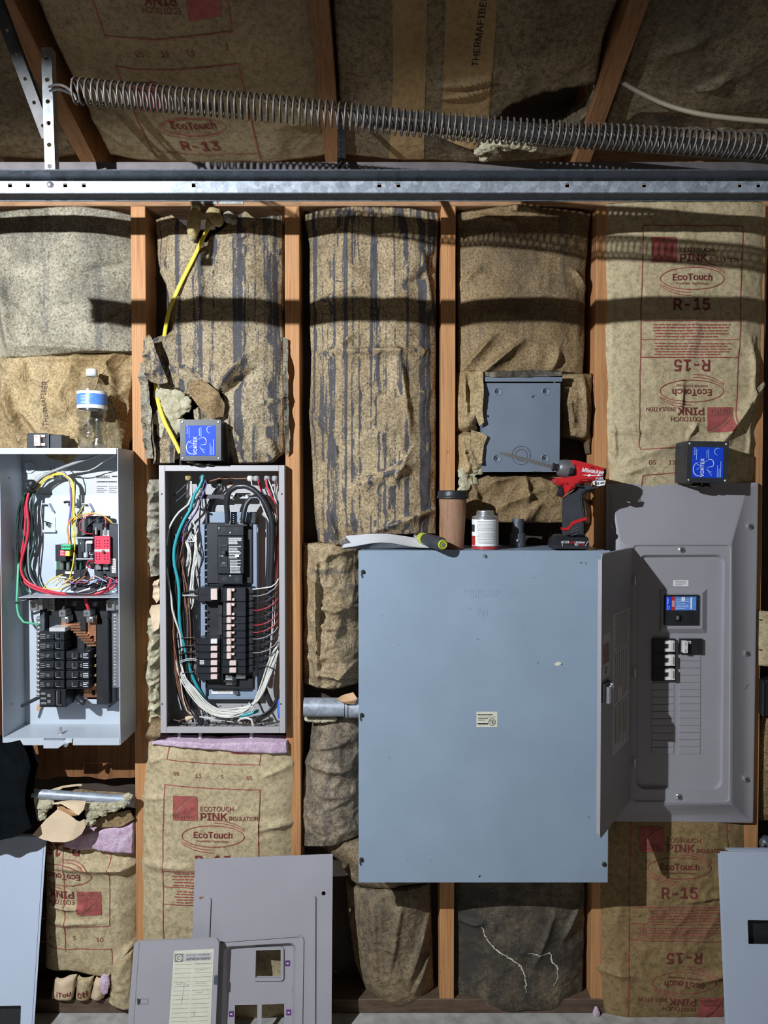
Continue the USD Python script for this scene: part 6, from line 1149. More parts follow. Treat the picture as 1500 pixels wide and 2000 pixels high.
# ---------------------------------------------------------------- leaning covers on the floor
def lean_frame(D_top, py_top, slope):
    """A plane leaning on the wall: returns map (px, py) -> point and the plane's normal. slope: how far its foot comes out per metre of height."""
    p0 = W(750, py_top, D_top); n = np.array([0, -1, slope*-1.0]); n = np.array([0, -1.0, -slope]) if False else np.array([0, -1.0, slope]); n /= np.linalg.norm(n)
    def at(px, py):
        d = W(px, py, 1.0)-CAM; return CAM+d*(((p0-CAM) @ n)/(d @ n))
    return at, n, p0
class Lean:
    def __init__(s, D_top, py_top, slope):
        s.at, s.n, s.p0 = lean_frame(D_top, py_top, slope); s.ex = np.array([1.0, 0, 0]); s.ez = np.cross(s.ex, s.n)*-1; s.ez = s.ez if s.ez[2] > 0 else -s.ez
    def uv(s, px, py): q = s.at(px, py)-s.p0; return np.array([q @ s.ex, q @ s.ez])
    def poly(s, pts): return sg.Polygon([s.uv(*p) for p in pts])
    def put(s, m):
        """mesh with x, z in the plane and y behind it."""
        v = m.vertices; m = m.copy(); m.vertices = s.p0+v[:, :1]*s.ex+v[:, 2:]*s.ez-v[:, 1:2]*s.n; m.fix_normals(); return m
    def sheet(s, g, n0, n1): return s.put(plate(g, n0, n1))
    def floor_v(s, z=0.003): return (z-s.p0[2])/s.ez[2]
def lean_rect(Lp, tl, tr, r=0.0):
    a, b = Lp.uv(*tl), Lp.uv(*tr); zt = (a[1]+b[1])/2; return rr(a[0], b[0], Lp.floor_v(), zt, r), a[0], b[0], zt
# centre: dead-front cover with its door open
t = Thing('panel_cover', 'taupe steel panel cover with square cut-outs leaning on the wall, its little door open', 'panel cover')
LP = Lean(1.815, 1672, .16)
u0, u1 = LP.uv(381, 1678)[0], LP.uv(650, 1668)[0]; v1 = (LP.uv(381, 1678)[1]+LP.uv(650, 1668)[1])/2; vf = LP.floor_v()
tilt = math.degrees(math.atan2(LP.uv(650, 1668)[1]-LP.uv(381, 1678)[1], u1-u0))
cut = [LP.poly([(499, 1862), (546, 1861), (546, 1914), (498, 1914)]), LP.poly([(456, 1971), (500, 1970), (500, 2060), (454, 2060)]), LP.poly([(509, 1970), (553, 1968), (553, 2060), (508, 2060)])]
hol = [sg.Point(LP.uv(393.5, 1753)).buffer(.0052), sg.Point(LP.uv(632, 1745)).buffer(.0052), sg.Point(LP.uv(435, 1841)).buffer(.003)]
body = sg.Polygon([LP.uv(381, 1678), LP.uv(650, 1668), (u1+.001, vf), (u0-.001, vf)]); inner = sg.Polygon([LP.uv(428, 1838), LP.uv(592, 1826), (LP.uv(592, 1826)[0], vf+.06), (LP.uv(428, 1838)[0], vf+.06)]).buffer(-.012).buffer(.012, quad_segs=6)
rec = sg.Polygon([LP.uv(437, 1849), LP.uv(578, 1841), (LP.uv(578, 1841)[0], vf+.075), (LP.uv(437, 1849)[0], vf+.075)]).buffer(-.016).buffer(.016, quad_segs=6)
t.part('cover_plate', cat([LP.sheet(body.difference(rec).difference(so.unary_union(hol)), 0, .002)]), 'taupe_paint')
def ring_of(g, n): return np.array([g.exterior.interpolate(k/n, normalized=True).coords[0] for k in range(n)])
A, B = ring_of(rec, 96), ring_of(rec.buffer(-.009), 96); k0 = np.argmin(np.linalg.norm(B-A[0], axis=1)); B = np.roll(B, -k0, 0)
vv = np.vstack([np.c_[A[:, 0], np.zeros(96), A[:, 1]], np.c_[B[:, 0], np.full(96, .018), B[:, 1]]]); ff = [f for k in range(96) for f in ((k, (k+1) % 96, 96+(k+1) % 96), (k, 96+(k+1) % 96, 96+k))]
t.part('recess_wall', LP.put(trimesh.Trimesh(vv, np.array(ff), process=False)), 'taupe_paint', 60)
t.part('recess_plate', LP.sheet(rec.buffer(-.0085).difference(so.unary_union(cut)), .018, .020), 'taupe_paint')
t.part('raised_frame', LP.sheet(inner.exterior.buffer(.002).intersection(body), -.0035, 0), 'taupe_paint', 40)
t.part('window_rim', LP.sheet(cut[0].buffer(.0085, quad_segs=5).difference(cut[0].buffer(.0012)), .0125, .0185), 'taupe_paint')
def rib(pts, w): 
    q = [LP.uv(*p) for p in pts]; return LP.put(plate(sg.LineString(q).buffer(w), -.005, 0))
t.part('pressed_rib', rib([(410, 1756), (407, 1832)], .0035), 'taupe_paint', 40); t.part('pressed_rib', rib([(614, 1752), (613, 2060)], .0035), 'taupe_paint', 40)
for k, (px, py, txt) in enumerate(((560, 1888, 'MAIN'), (449, 1988, '1'), (562, 1985, '2'))):
    c = LP.uv(px, py); lb = t.part('number_label', LP.sheet(rr(c[0]-.0062, c[0]+.0062, c[1]-.0068, c[1]+.0068, .001), .0172, .0178), 'label_purple')
    t.part('print', LP.sheet(so.unary_union([sg.box(c[0]-.0028, c[1]-.0016+j*.0016, c[0]+.0028, c[1]-.0006+j*.0016) for j in range(2)]), .0168, .0172), 'ink_white', False, lb)
c = LP.uv(571, 1942); t.part('latch_catch', LP.sheet(rr(c[0]-.003, c[0]+.003, c[1]-.007, c[1]+.007, .002).exterior.buffer(.0007), .0165, .018), 'taupe_paint')
LD = Lean(1.750, 1835, .13)
a, b = LD.uv(262, 1839), LD.uv(428, 1833); vd = LD.floor_v(.06)
dg = sg.Polygon([a, b, (b[0]-.006, vd), (a[0]-.016, vd)]).buffer(-.012).buffer(.012, quad_segs=6)
dr = t.part('door', cat([LD.sheet(dg, 0, .002), LD.sheet(dg.exterior.buffer(.0012).intersection(dg), .002, .008)]), 'taupe_paint')
t.part('fold_line', LD.sheet(sg.LineString([LD.uv(272, 1840), LD.uv(258, 2050)]).buffer(.0006), -.0006, 0), 'ink_grey', False, dr)
sh = sg.Polygon([LD.uv(340, 1857), LD.uv(418, 1853), LD.uv(409, 2060), LD.uv(326, 2060)]); lb = t.part('directory_sheet', LD.sheet(sh, -.0007, -.0002), 'label_cream', 30, dr)
hd = sg.Polygon([LD.uv(341.5, 1863), LD.uv(358.5, 1862), LD.uv(358, 1878), LD.uv(341, 1879)]); hd2 = sg.Polygon([LD.uv(359.5, 1862), LD.uv(415, 1860), LD.uv(414, 1875), LD.uv(359, 1878)])
def ltext(txt, px, py, wpx, bold=False, n=-.0012):
    c = LD.uv(px, py); w = np.linalg.norm(LD.uv(px+wpx, py)-c); m = text_w(txt, w, bold); m.vertices[:, :2] -= m.bounds.mean(0)[:2]; m = rot(m, [0, 0, 1], 2.0); v = m.vertices
    m.vertices = np.c_[v[:, 0]+c[0], n+0*v[:, 2], v[:, 1]+c[1]]; return LD.put(m)
cc = LD.uv(349.5, 1870.5); ring = sg.Point(cc).buffer(.0075).difference(sg.Point(cc).buffer(.005)).difference(sg.box(cc[0]+.003, cc[1]-.002, cc[0]+.01, cc[1]+.002))
logo = so.unary_union([ring, sg.box(cc[0]-.002, cc[1]-.002, cc[0]+.0045, cc[1]+.002), sg.box(cc[0]+.0062, cc[1]-.0025, cc[0]+.0088, cc[1]+.0025)])
t.part('header', LD.sheet(so.unary_union([hd.difference(logo)]), -.0010, -.0007), 'ink_grey', False, dr); t.part('header', LD.sheet(hd2, -.0010, -.0007), 'label_grey', False, dr)
t.part('lettering', cat([ltext('CUTLER-HAMMER', 387, 1864.5, 46, False, -.0013), ltext('safetybreaker', 388, 1872, 48, True, -.0013)]), 'ink_grey', False, dr)
gs = []
for k in range(17):
    f = k/16; y = 1884+k*8.6
    for xa, xb in ((.03, .44), (.50, .95)): gs.append(sg.LineString([LD.uv(340-f*10+xa*78, y-xa*3), LD.uv(340-f*10+xb*78, y-xb*3)]).buffer(.00028))
rng = random.Random(3)
def scrawl(x, y, w, h, n):
    pts = [(x+w*i/n, y+rng.uniform(-h, h)) for i in range(n+1)]; return sg.LineString([LD.uv(*p) for p in pts]).buffer(.00035)
gs += [scrawl(344, 1922, 26, 3, 12), scrawl(382, 1882, 26, 1.5, 14), scrawl(383, 1893, 22, 1.5, 10), scrawl(382, 1920, 22, 1.5, 9), scrawl(384, 1937, 14, 1.5, 7)]
gs += [sg.LineString([LD.uv(*p) for p in q]).buffer(.00035) for q in (((360, 1925), (357, 1945), (355, 1958)), ((357, 1948), (354, 1962)), ((381, 1975), (379, 1984)))]
t.part('ruled_lines', LD.sheet(so.unary_union(gs), -.0010, -.0007), 'ink_grey', False, dr)
c = LD.uv(279, 1956); t.part('latch_plate', LD.sheet(rr(c[0]-.013, c[0]+.013, c[1]-.006, c[1]+.006, .001).exterior.buffer(.0006), -.0008, 0), 'ink_grey', False, dr); t.part('latch_hole', LD.sheet(sg.Polygon([LD.uv(*p) for p in ((268, 1950), (275, 1952), (274, 1960), (269, 1963))]), -.0008, 0), 'ink_black', False, dr)
t.part('hinge', cat([LD.sheet(sg.Polygon([LD.uv(*p) for p in ((419, 1905), (427, 1905), (426, 1921), (418, 1921))]), -.003, .004)]), 'galvanized_dark')
t.done()
def simple_cover(name, label, LPx, corners, cutpts, m, flange=(0.016,)):
    t = Thing(name, label, 'panel cover'); vf = LPx.floor_v(); q = [LPx.uv(*c) for c in corners]
    g = sg.Polygon([q[0], q[1], (q[1][0], vf), (q[0][0], vf)]); c = [LPx.poly(p) for p in cutpts]
    cc = so.unary_union([x.buffer(-.003).buffer(.003) for x in c])
    t.part('cover_plate', LPx.sheet(g.difference(cc), 0, .0018), m)
    x0, x1, zt = q[0][0], q[1][0], (q[0][1]+q[1][1])/2
    if cutpts: b_ = c[0].bounds; t.part('added_black_backing', LPx.sheet(sg.box(b_[0]-.02, max(b_[1]-.02, vf), b_[2]+.02, b_[3]+.02), .02, .022), 'black_plastic')  # black sheet added behind the slot to make it read black
    t.part('side_flange', LPx.put(box(x0-.0055, x0-.0002, .002, .0035, vf, zt-.006)), m); t.part('side_flange', LPx.put(box(x1+.0002, x1+.0055, .002, .0035, vf, zt-.006)), m); t.part('top_flange', LPx.put(box(x0+.02, x1-.02, .0015, .018, zt+.0002, zt+.0022)), m)
    t.done()
simple_cover('panel_cover', 'plain pale steel cover with a black slot leaning at the lower right edge', Lean(1.74, 1664, .12), [(1407, 1663), (1760, 1662)], [[(1460, 1797), (1640, 1799), (1640, 1846), (1462, 1844)]], 'cover_white')
simple_cover('panel_cover', 'plain pale steel cover leaning at the lower left edge under the black cloth', Lean(1.838, 1635, .17), [(-240, 1634), (86, 1634)], [[(-60, 1966), (41, 1964), (38, 2050), (-60, 2050)]], 'cover_white')
# ---------------------------------------------------------------- overhead track, spring and straps
def extr_x(profile, x0, x1, holes=None):
    """(y, z) polygon extruded along x."""
    m = trimesh.creation.extrude_polygon(profile, x1-x0, engine='earcut'); v = m.vertices; m.vertices = np.c_[x0+v[:, 2], v[:, 0], v[:, 1]]; m.fix_normals(); return m
t = Thing('door_track', 'galvanized horizontal garage-door track with square holes crossing the whole picture', 'door track')
DT = 1.25; F = Face(DT); y = F.y; xa, xb = -0.894, 1.10; th = .0016
hol = []
for px in (27, 62, 134, 170, 382, 741, 778, 1104, 1253, 1438, 1474): hol.append(sg.box(F.x(px)-.0033, F.z(362)-.0033, F.x(px)+.0033, F.z(362)+.0033))
z0, z1 = F.z(375.5), F.z(350.5)
t.part('web', plate(sg.box(xa, z0, xb, z1).difference(so.unary_union(hol)), y, y+th), 'galvanized')
zt = Face(1.218).z(331); yt = CAM[1]+1.218
up = sg.Polygon([(y+th, z1), (y, z1), (y-.006, z1+.0015), (yt, zt-.0022), (yt-.001, zt-.0012), (yt-.0005, zt), (yt+.0012, zt), (yt+.001, zt-.0005), (y-.004, z1+.0035), (y+th, z1+.002)])
t.part('upper_flange', extr_x(up, xa, xb), 'galvanized_dark', 30)  # flanges darker than the web, underside shade put into their metal colour
t.part('rear_flange', extr_x(sg.Polygon([(y+th, z1-.002), (y+.030, Face(1.28).z(351)), (y+.030, Face(1.28).z(349.5)), (y+th, z1)]), xa, xb), 'galvanized_dark', 30)
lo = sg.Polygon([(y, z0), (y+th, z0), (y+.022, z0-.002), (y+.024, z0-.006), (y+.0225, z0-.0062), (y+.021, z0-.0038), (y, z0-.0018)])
t.part('lower_flange', extr_x(lo, xa, xb), 'galvanized_dark', 30)
t.part('bolt', mv(orient(lathe([(.006, 0), (.0056, .0018), (.004, .0034), (.0015, .0042)], 20), [0, -1, 0]), *F.p(98, 361)), 'bright_metal')
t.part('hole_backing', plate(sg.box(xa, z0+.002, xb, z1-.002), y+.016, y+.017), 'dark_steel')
t.done()
DR = 1.54; F = Face(DR)
t = Thing('door_track', 'second galvanized rail peeking out just above and behind the front track', 'door track')
zr1, zr0 = F.z(316.5), F.z(351)
t.part('rail_face', box(-1.25, 1.30, F.y, F.y+.0016, zr0, zr1), 'rail_dull'); t.part('rail_flange', box(-1.25, 1.30, F.y+.0016, F.y+.012, zr1-.0016, zr1), 'rail_dull')
t.done()
def perforated(name, label, a, b, wpx, holes_px, hr, Dm, m, angle=True, cat_='hanger strap'):
    """A punched steel angle between two pixel points (px, py, D)."""
    A, B = W(*a), W(*b); L = np.linalg.norm(B-A); ez = (B-A)/L; ex = np.cross(ez, [0, 1, 0]); ex /= np.linalg.norm(ex); ey = np.cross(ex, ez)*-1; ey = ey if ey[1] > 0 else -ey
    w = wpx*Dm/F_PX; pg = sg.box(-w/2, 0, w/2, L)
    n = max(1, int(L/holes_px)); hs = [circ(0, (k+.5)*L/n, hr) for k in range(n)]
    mm = [plate(pg.difference(so.unary_union(hs)), 0, .0018)]
    if angle: mm.append(plate(sg.box(-w/2, 0, -w/2+.0018, L), .0018, .018))
    m_ = cat(mm); v = m_.vertices; m_.vertices = A+v[:, :1]*ex+v[:, 1:2]*ey+v[:, 2:]*ez; m_.fix_normals()
    single(name, label, cat_, m_, m)
perforated('hanger_strap', 'bright upright perforated steel strap holding the left end of the spring', (98, 346, 1.384), (90, 92, 1.384), 20, .0360, .0042, 1.384, 'perforated_steel')
perforated('hanger_strap', 'dark slanting perforated angle at the upper left behind the bright strap', (92, 268, 1.40), (-14, -14, 1.335), 22, .037, .0033, 1.37, 'dark_steel')
perforated('hanger_strap', 'short dark perforated strap hanging down to the rear rail at picture centre', (667, 328, 1.49), (666, 215, 1.60), 16, .0155, .0026, 1.5, 'dark_steel')
perforated('hanger_strap', 'long dark punched bar running behind the right half of the spring', (690, 222, 1.38), (1530, 300, 1.38), 28, .0125, .0028, 1.38, 'dark_steel')
t = Thing('extension_spring', 'long rusty-grey stretched garage-door spring sagging across the top', 'spring')
cl = smoothline([(140, 177, 0), (250, 187, 0), (375, 199, 0), (525, 211, 0), (650, 224, 0), (750, 235.5, 0), (1000, 256, 0), (1250, 271, 0), (1530, 289, 0)], 4)[:, :2]
DS = 1.25; P = np.array([W(x, y, DS) for x, y in cl]); s_ = np.r_[0, np.cumsum(np.linalg.norm(np.diff(P, axis=0), axis=1))]
turns = int(s_[-1]/(12.35*DS/F_PX)); n = turns*26; sv = np.linspace(0, s_[-1], n); C = np.c_[[np.interp(sv, s_, P[:, k]) for k in range(3)]].T
ph = np.linspace(0, turns*2*math.pi, n); R = 22.3*DS/F_PX
C = C+np.c_[0*ph, R*np.sin(ph), R*np.cos(ph)]
t.part('coil', tube(C, 0.002, 6, smooth=False), 'spring_steel', True)
t.part('end_hook', tube(PW([(96, 170, 1.378), (108, 166, 1.35), (122, 167, 1.29), (136, 175, DS), (146, 186, DS), (150, 196, DS)]), .0024, 8), 'spring_steel', True); t.part('end_hook', tube(PW([(98, 178, 1.378), (112, 174, 1.34), (128, 178, 1.28), (140, 184, DS)]), .0024, 8), 'dark_steel', True)
t.done()
single('roof_cable', 'pale plastic-sheathed cable sagging under the roof at upper right', 'cable', tube(PW([(1208, 156, 1.56), (1245, 178, 1.55), (1300, 204, 1.53), (1360, 221, 1.50), (1430, 231, 1.48), (1530, 240, 1.46)]), .0052, 8), 'sheath_tan', True)
# ---------------------------------------------------------------- yellow cable
t = Thing('yellow_cable', 'flat yellow cable dropping from the foam lump to the left blue-labelled device', 'cable')
t.part('cable_run', tube(PW([(412, 436, 1.848), (398, 462, 1.848), (380, 500, 1.850), (357, 545, 1.852), (341, 580, 1.856), (331, 605, 1.862), (325, 630, 1.872), (321, 655, 1.885), (313, 690, 1.90), (305, 720, 1.90), (304, 750, 1.885), (310, 790, 1.87), (322, 825, 1.858), (336, 852, 1.852), (352, 885, 1.848)]), .0056, 8, squash=(.55, 1)), 'label_yellow', True)
t.done()
# ---------------------------------------------------------------- loose breaker
t = Thing('loose_breaker', 'loose black two-pole breaker lying on top of the left cabinet', 'circuit breaker')
D = 1.79; zt_ = Face(1.757).z(875)
def lb_(x0, x1, y0, y1, D0, D1, b=.001):
    F = Face(D0, 860); return box(F.x(x0), F.x(x1), F.y, CAM[1]+D1, max(F.z(y1), zt_+.0002), F.z(y0), b)
t.part('case', cat([lb_(52, 95, 847, 877, D, D+.05), lb_(95.5, 121, 849, 877, D+.004, D+.05), lb_(55, 90, 846, 847.5, D+.01, D+.05)]), 'breaker_black')
t.part('seam', cat([lb_(93.6, 95.6, 847, 877, D-.001, D), lb_(52.5, 64, 861, 862.5, D-.001, D, 0)]), 'charcoal_plastic'); t.part('handle', cat([lb_(66, 78, 849, 871, D-.010, D), lb_(78, 88, 849, 854, D-.005, D), lb_(78, 88, 865, 871, D-.005, D)]), 'handle_pink'); t.part('print', cat([fprint(69, 73, 851, 855, 2, D-.0101, 1), fprint(69, 73, 864, 868, 2, D-.0101, 2)]), 'ink_grey', False)
t.done()
# ---------------------------------------------------------------- water bottle
t = Thing('water_bottle', 'half-full clear plastic water bottle with blue label standing on the left cabinet', 'bottle')
c = W(181, 875, 1.815); c[2] = Face(1.757).z(875)+.0005; k = 1.815/F_PX
H = lambda py: (877.5-py)*k
prof = [(0.001, .004), (18*k, .002), (24*k, .003), (27.5*k, .010), (27*k, .022), (28*k, .030)]
for i in range(7): prof += [((25.8+2.2*math.cos(i*math.pi*1.0))*k, H(852-i*6.5))]
prof += [(27.6*k, H(803)), (27.6*k, H(766)), (26.5*k, H(758)), (22*k, H(748)), (14*k, H(738)), (10*k, H(733)), (9.4*k, H(728)), (9.4*k, H(724))]
def rot_lathe(pr, n=40, lobe=0):
    m = lathe(pr, n, close=False); v = m.vertices
    if lobe:
        a = np.arctan2(v[:, 1], v[:, 0]); low = np.exp(-((v[:, 2]-.006)/.012)**2); f = 1-.10*low*(.5+.5*np.cos(5*a)); v[:, :2] *= f[:, None]
    return m
t.part('shell', mv(rot_lathe(prof, 48, 1), *c), 'clear_plastic', True)
wp = [(0, .0055)]+[(max(r-.0008, .0004), z) for r, z in prof[1:] if z < H(806)]+[(26.5*k, H(806)), (0, H(806))]
t.part('water', mv(lathe(wp, 48, close=False), *c), 'water', True)
t.part('cap', mv(lathe([(10.2*k, H(734)), (10.4*k, H(733)), (10.4*k, H(723.5)), (9.6*k, H(722.3))], 32), *c), 'white_plastic'); t.part('neck_ring', mv(lathe([(11.4*k, H(736.5)), (11.4*k, H(735))], 32), *c), 'white_plastic')
lab = lathe([(27.9*k, H(800)), (27.9*k, H(766.5))], 48, close=False); lb = t.part('label', mv(lab, *c), 'label_white', True)
t.part('label_band', mv(lathe([(28.0*k, H(793)), (28.0*k, H(772))], 48, close=False), *c), 'label_sky', True, lb)
t.part('label_patch', mv(box(-.0245, -.0205, -.028, -.0245, H(792), H(776)), *c), 'label_blue', 30, lb)
t.part('print', cat([mv(fine_print(-.017, .010, H(791), H(774), 7, -.0375, 3, .35), *c)]), 'ink_white', False, lb) if False else None
t.part('print', cat([mv(box(-.014+.0008*(j % 3), .009-.001*(j*7 % 4), -28.15*k, -27.4*k, H(790-j*2.6)-.0005, H(790-j*2.6)+.0004), *c) for j in range(6)]), 'ink_white', False, lb)
t.done()
# ---------------------------------------------------------------- surge devices
def vortex():
    t = Thing('surge_protector', 'black box with bright blue label above the crowded panel, below torn paper', 'surge protector', 'blue-labelled boxes')
    s = .1034; d = .072; bz = .010
    body = so.unary_union([rr(-s/2, s/2, bz, bz+s, .003)])
    t.part('case', cat([plate(body, .012, d), plate(rr(-s/2+.001, s/2-.001, bz+.001, bz+s-.001, .002), .0105, .012), box(s/2, s/2+.002, .03, d-.01, bz+.01, bz+.055)]), 'charcoal_plastic')
    t.part('lid', plate(body, 0, .0105), 'charcoal_plastic')
    lb = t.part('label', plate(sg.box(-.0385, bz+.0125, .0385, bz+.0885), -.0006, 0), 'label_blue')
    def T(txt, x, z, w, bold=False): m = text_w(txt, w, bold); return front(m, x, -.0007, z, 90)
    t.part('lettering', cat([T('VORTEX', -.0135, bz+.0375, .046, True)]), 'ink_white', False, lb)
    def arc(cx, cz, rx, rz, a0, a1, w, w2=None):
        A = np.radians(np.linspace(a0, a1, 16)); n = len(A); return so.unary_union([sg.LineString([(cx+rx*math.cos(A[i]), cz+rz*math.sin(A[i])), (cx+rx*math.cos(A[i+1]), cz+rz*math.sin(A[i+1]))]).buffer((w+(0 if w2 is None else (w2-w)*math.sin(math.pi*i/n)))/2) for i in range(n-1)])
    z0 = bz+.0125
    sw = so.unary_union([arc(-.022, z0+.021, .014, .017, 95, 290, .0004, .0018), arc(.006, z0+.036, .0085, .010, -70, 130, .0004, .0016), sg.LineString([(-.002, z0+.022), (.010, z0+.006)]).buffer(.0005), sg.LineString([(-.001, z0+.026), (.014, z0+.029)]).buffer(.0004), sg.LineString([(-.031, z0+.036), (-.019, z0+.030)]).buffer(.0004), sg.LineString([(-.028, z0+.020), (-.020, z0+.026)]).buffer(.0003), sg.LineString([(.001, z0+.018), (.011, z0+.014)]).buffer(.0003), sg.LineString([(-.007, z0+.040), (-.001, z0+.044)]).buffer(.0003)])
    t.part('swirl', plate(sw, -.0010, -.0007), 'ink_white', False, lb)
    t.part('small_print', cat([T('Series R', -.0335, bz+.076, .020), T('Protection', -.028, bz+.071, .028), T('Power On', -.003, bz+.074, .014), T('Fault', .002, bz+.071, .020), T('PQI Company Inc', .024, bz+.030, .030), T('800-555', .028, bz+.026, .018), T('powerquality', .0325, bz+.036, .040)]) if False else cat([T('Series R', -.0335, bz+.078, .020)]+[plate(so.unary_union([sg.box(x-.0006, z, x+.0006, z+l) for x, z, l in ((-.0285, bz+.057, .027), (-.003, bz+.062, .020), (.0015, bz+.060, .024), (.0245, bz+.014, .030), (.0285, bz+.014, .022), (.0325, bz+.014, .040))]), -.0009, -.0007), plate(arc(.025, bz+.078, .009, .009, 60, 260, .0003, .0016), -.0009, -.0007)]), 'ink_pale', False, lb)
    for sx in (-1, 1):
        for sz in (0, 1):
            x, z = sx*(s/2-.0062), bz+(.0062 if sz == 0 else s-.0062); p = t.part('screw', mv(orient(lathe([(.0034, 0), (.0034, .0012), (.002, .0022)], 14), [0, -1, 0]), x, 0, z), 'bright_metal'); t.part('slot', mv(rot(box(-.0026, .0026, -.0025, -.0021, -.0004, .0004), [0, 1, 0], 35), x, 0, z), 'ink_black', False, p)
    t.part('nipple', mv(lathe([(.016, 0), (.016, .004), (.011, .0042), (.011, bz)], 20), -.012, .035, 0), 'dark_steel'); t.part('nipple', mv(lathe([(.012, 0), (.012, .003), (.008, .0032), (.008, bz)], 20), .014, .035, 0), 'dark_steel')
    t.done((0, 0, 0)); return t
v = vortex(); base = W(392, 898, 1.80); tz = Face(1.838).z(908.5)
vp = stage.GetPrimAtPath(v.path); vp.GetAttribute('xformOp:translate').Set(Gf.Vec3d(float(base[0]), float(base[1]), float(tz)))
p2 = numbered('/World', 'surge_protector'); x2 = UsdGeom.Xform.Define(stage, p2); x2.GetPrim().GetReferences().AddInternalReference(v.path); x2.GetPrim().SetInstanceable(True)
b2 = W(1381, 943, 1.77); x2.GetPrim().GetAttribute('xformOp:translate').Set(Gf.Vec3d(float(b2[0]), float(b2[1]), float(b2[2]-.010)))
x2.AddRotateYOp().Set(1.0)
tag(x2.GetPrim(), 'black box with bright blue label standing on top of the right breaker panel', 'surge protector', 'blue-labelled boxes')
# ---------------------------------------------------------------- things on the big box
ZT = Face(1.71).z(1075)+.0003
t = Thing('coffee_cup', 'brown ribbed paper coffee cup with a black lid on the big box', 'cup')
c = W(884, 1070, 1.775); c[2] = ZT; k = 1.775/F_PX
t.part('cup_body', mv(lathe([(21*k, 0), (21.5*k, .001), (27*k, 97*k), (27.6*k, 98*k)], 40), *c), 'cup_paper')
t.part('lid', mv(lathe([(29.5*k, 97*k), (31.5*k, 98*k), (31.5*k, 101*k), (29.8*k, 103*k), (29.2*k, 111*k), (27.6*k, 113*k), (26*k, 112.8*k), (25.5*k, 110*k)], 40), *c), 'black_plastic')
t.done()
t = Thing('cement_can', 'small white-labelled metal cement can with a threaded neck on the big box', 'can')
c = W(947.5, 1070, 1.755); c[2] = ZT; k = 1.755/F_PX
t.part('can_body', mv(lathe([(25.2*k, 0), (26*k, .0008), (26*k, 3*k), (25.4*k, 4*k), (25.4*k, 60*k), (25.9*k, 61*k), (25.9*k, 63*k), (24*k, 64*k), (18*k, 66*k)], 40), *c), 'bright_metal')
t.part('foot_band', mv(lathe([(26.1*k, .0010), (26.1*k, 6*k)], 40, close=False), *c), 'can_red')
lb = t.part('label', mv(lathe([(25.8*k, 7*k), (25.8*k, 58*k)], 40, close=False), *c), 'label_white', True)
def onround(x0, x1, z0, z1, r):
    n = 8; xs = np.linspace(x0, x1, n); v = [(x, -math.sqrt(max(r*r-x*x, 0)), z) for z in (z0, z1) for x in xs]; f = []
    for i in range(n-1): f += [(i, i+1, n+i+1), (i, n+i+1, n+i)]
    return trimesh.Trimesh(np.array(v), np.array(f), process=False)
rng = random.Random(2)
t.part('print', mv(cat([onround((-20+rng.uniform(0, 3))*k, (21-rng.uniform(0, 5))*k, z*k, (z+.8)*k, 26.0*k) for z in np.arange(12, 56, 2.2)]), *c), 'ink_grey', False, lb)
t.part('side_print', mv(cat([onround(-26*k, -21.5*k, 8*k, 26*k, 26.0*k)]), *c), 'can_red', False, lb); t.part('side_print', mv(onround(-26*k, -22.5*k, 34*k, 48*k, 26.0*k), *c), 'ink_black', False, lb)
t.part('neck', mv(lathe([(16.5*k, 64*k), (16.5*k, 66*k)]+[((17+(i % 2)*.6)*k, (66+i*1.1)*k) for i in range(7)]+[(16.6*k, 74.5*k), (16*k, 75*k), (15.4*k, 74*k)], 32), *c), 'bright_metal')
t.done()
# papers
t = Thing('paper_stack', 'folded white paper sheets lying on the left end of the big box', 'paper')
F = Face(1.74)
for i in range(6):
    xa_, xb_ = W(668+i*1.2, 1060, 1.74)[0], W(862-i*2, 1060, 1.74)[0]; nx, ny = 26, 9; V = []
    for j in range(ny):
        v = j/(ny-1); yy = CAM[1]+1.728+.004*i+v*.10
        for q in range(nx):
            u = q/(nx-1); hump = .018*math.sin(math.pi*min(1, u*1.15))**.8*(1-.35*u)
            V.append((xa_+(xb_-xa_)*u+.006*v, yy, ZT+.0008+(5-i)*(.0008+.0022*math.sin(math.pi*min(1, u*1.25+.02*i))**2*(1-.5*v))+v**1.3*(.024-.010*u)+hump*(.12+.1*v)))
    ff = [f for j in range(ny-1) for q in range(nx-1) for o in [j*nx+q] for f in ((o, o+1, o+nx+1), (o, o+nx+1, o+nx))]
    V = np.array(V); top = trimesh.Trimesh(V, np.array(ff), process=False); bot = trimesh.Trimesh(V-[0, 0, .0005], np.array(ff)[:, ::-1], process=False); t.part('sheet', cat([top, bot]), 'paper_white', True)
ys = np.linspace(CAM[1]+1.745, CAM[1]+1.85, 5); arcp = [W(672-9*math.sin(a), 1060-7*math.cos(a), 1.74)[[0, 2]] for a in np.linspace(0, math.pi, 14)]
V = np.array([(q[0], yy, q[1]) for yy in ys for q in arcp]); ff = [f for j in range(4) for k_ in range(13) for f in ((j*14+k_, j*14+k_+1, j*14+k_+15), (j*14+k_, j*14+k_+15, j*14+k_+14))]
t.part('fold', cat([trimesh.Trimesh(V, np.array(ff), process=False), trimesh.Trimesh(V-[0, .0004, 0], np.array(ff)[:, ::-1], process=False)]), 'paper_white', True)
t.done()
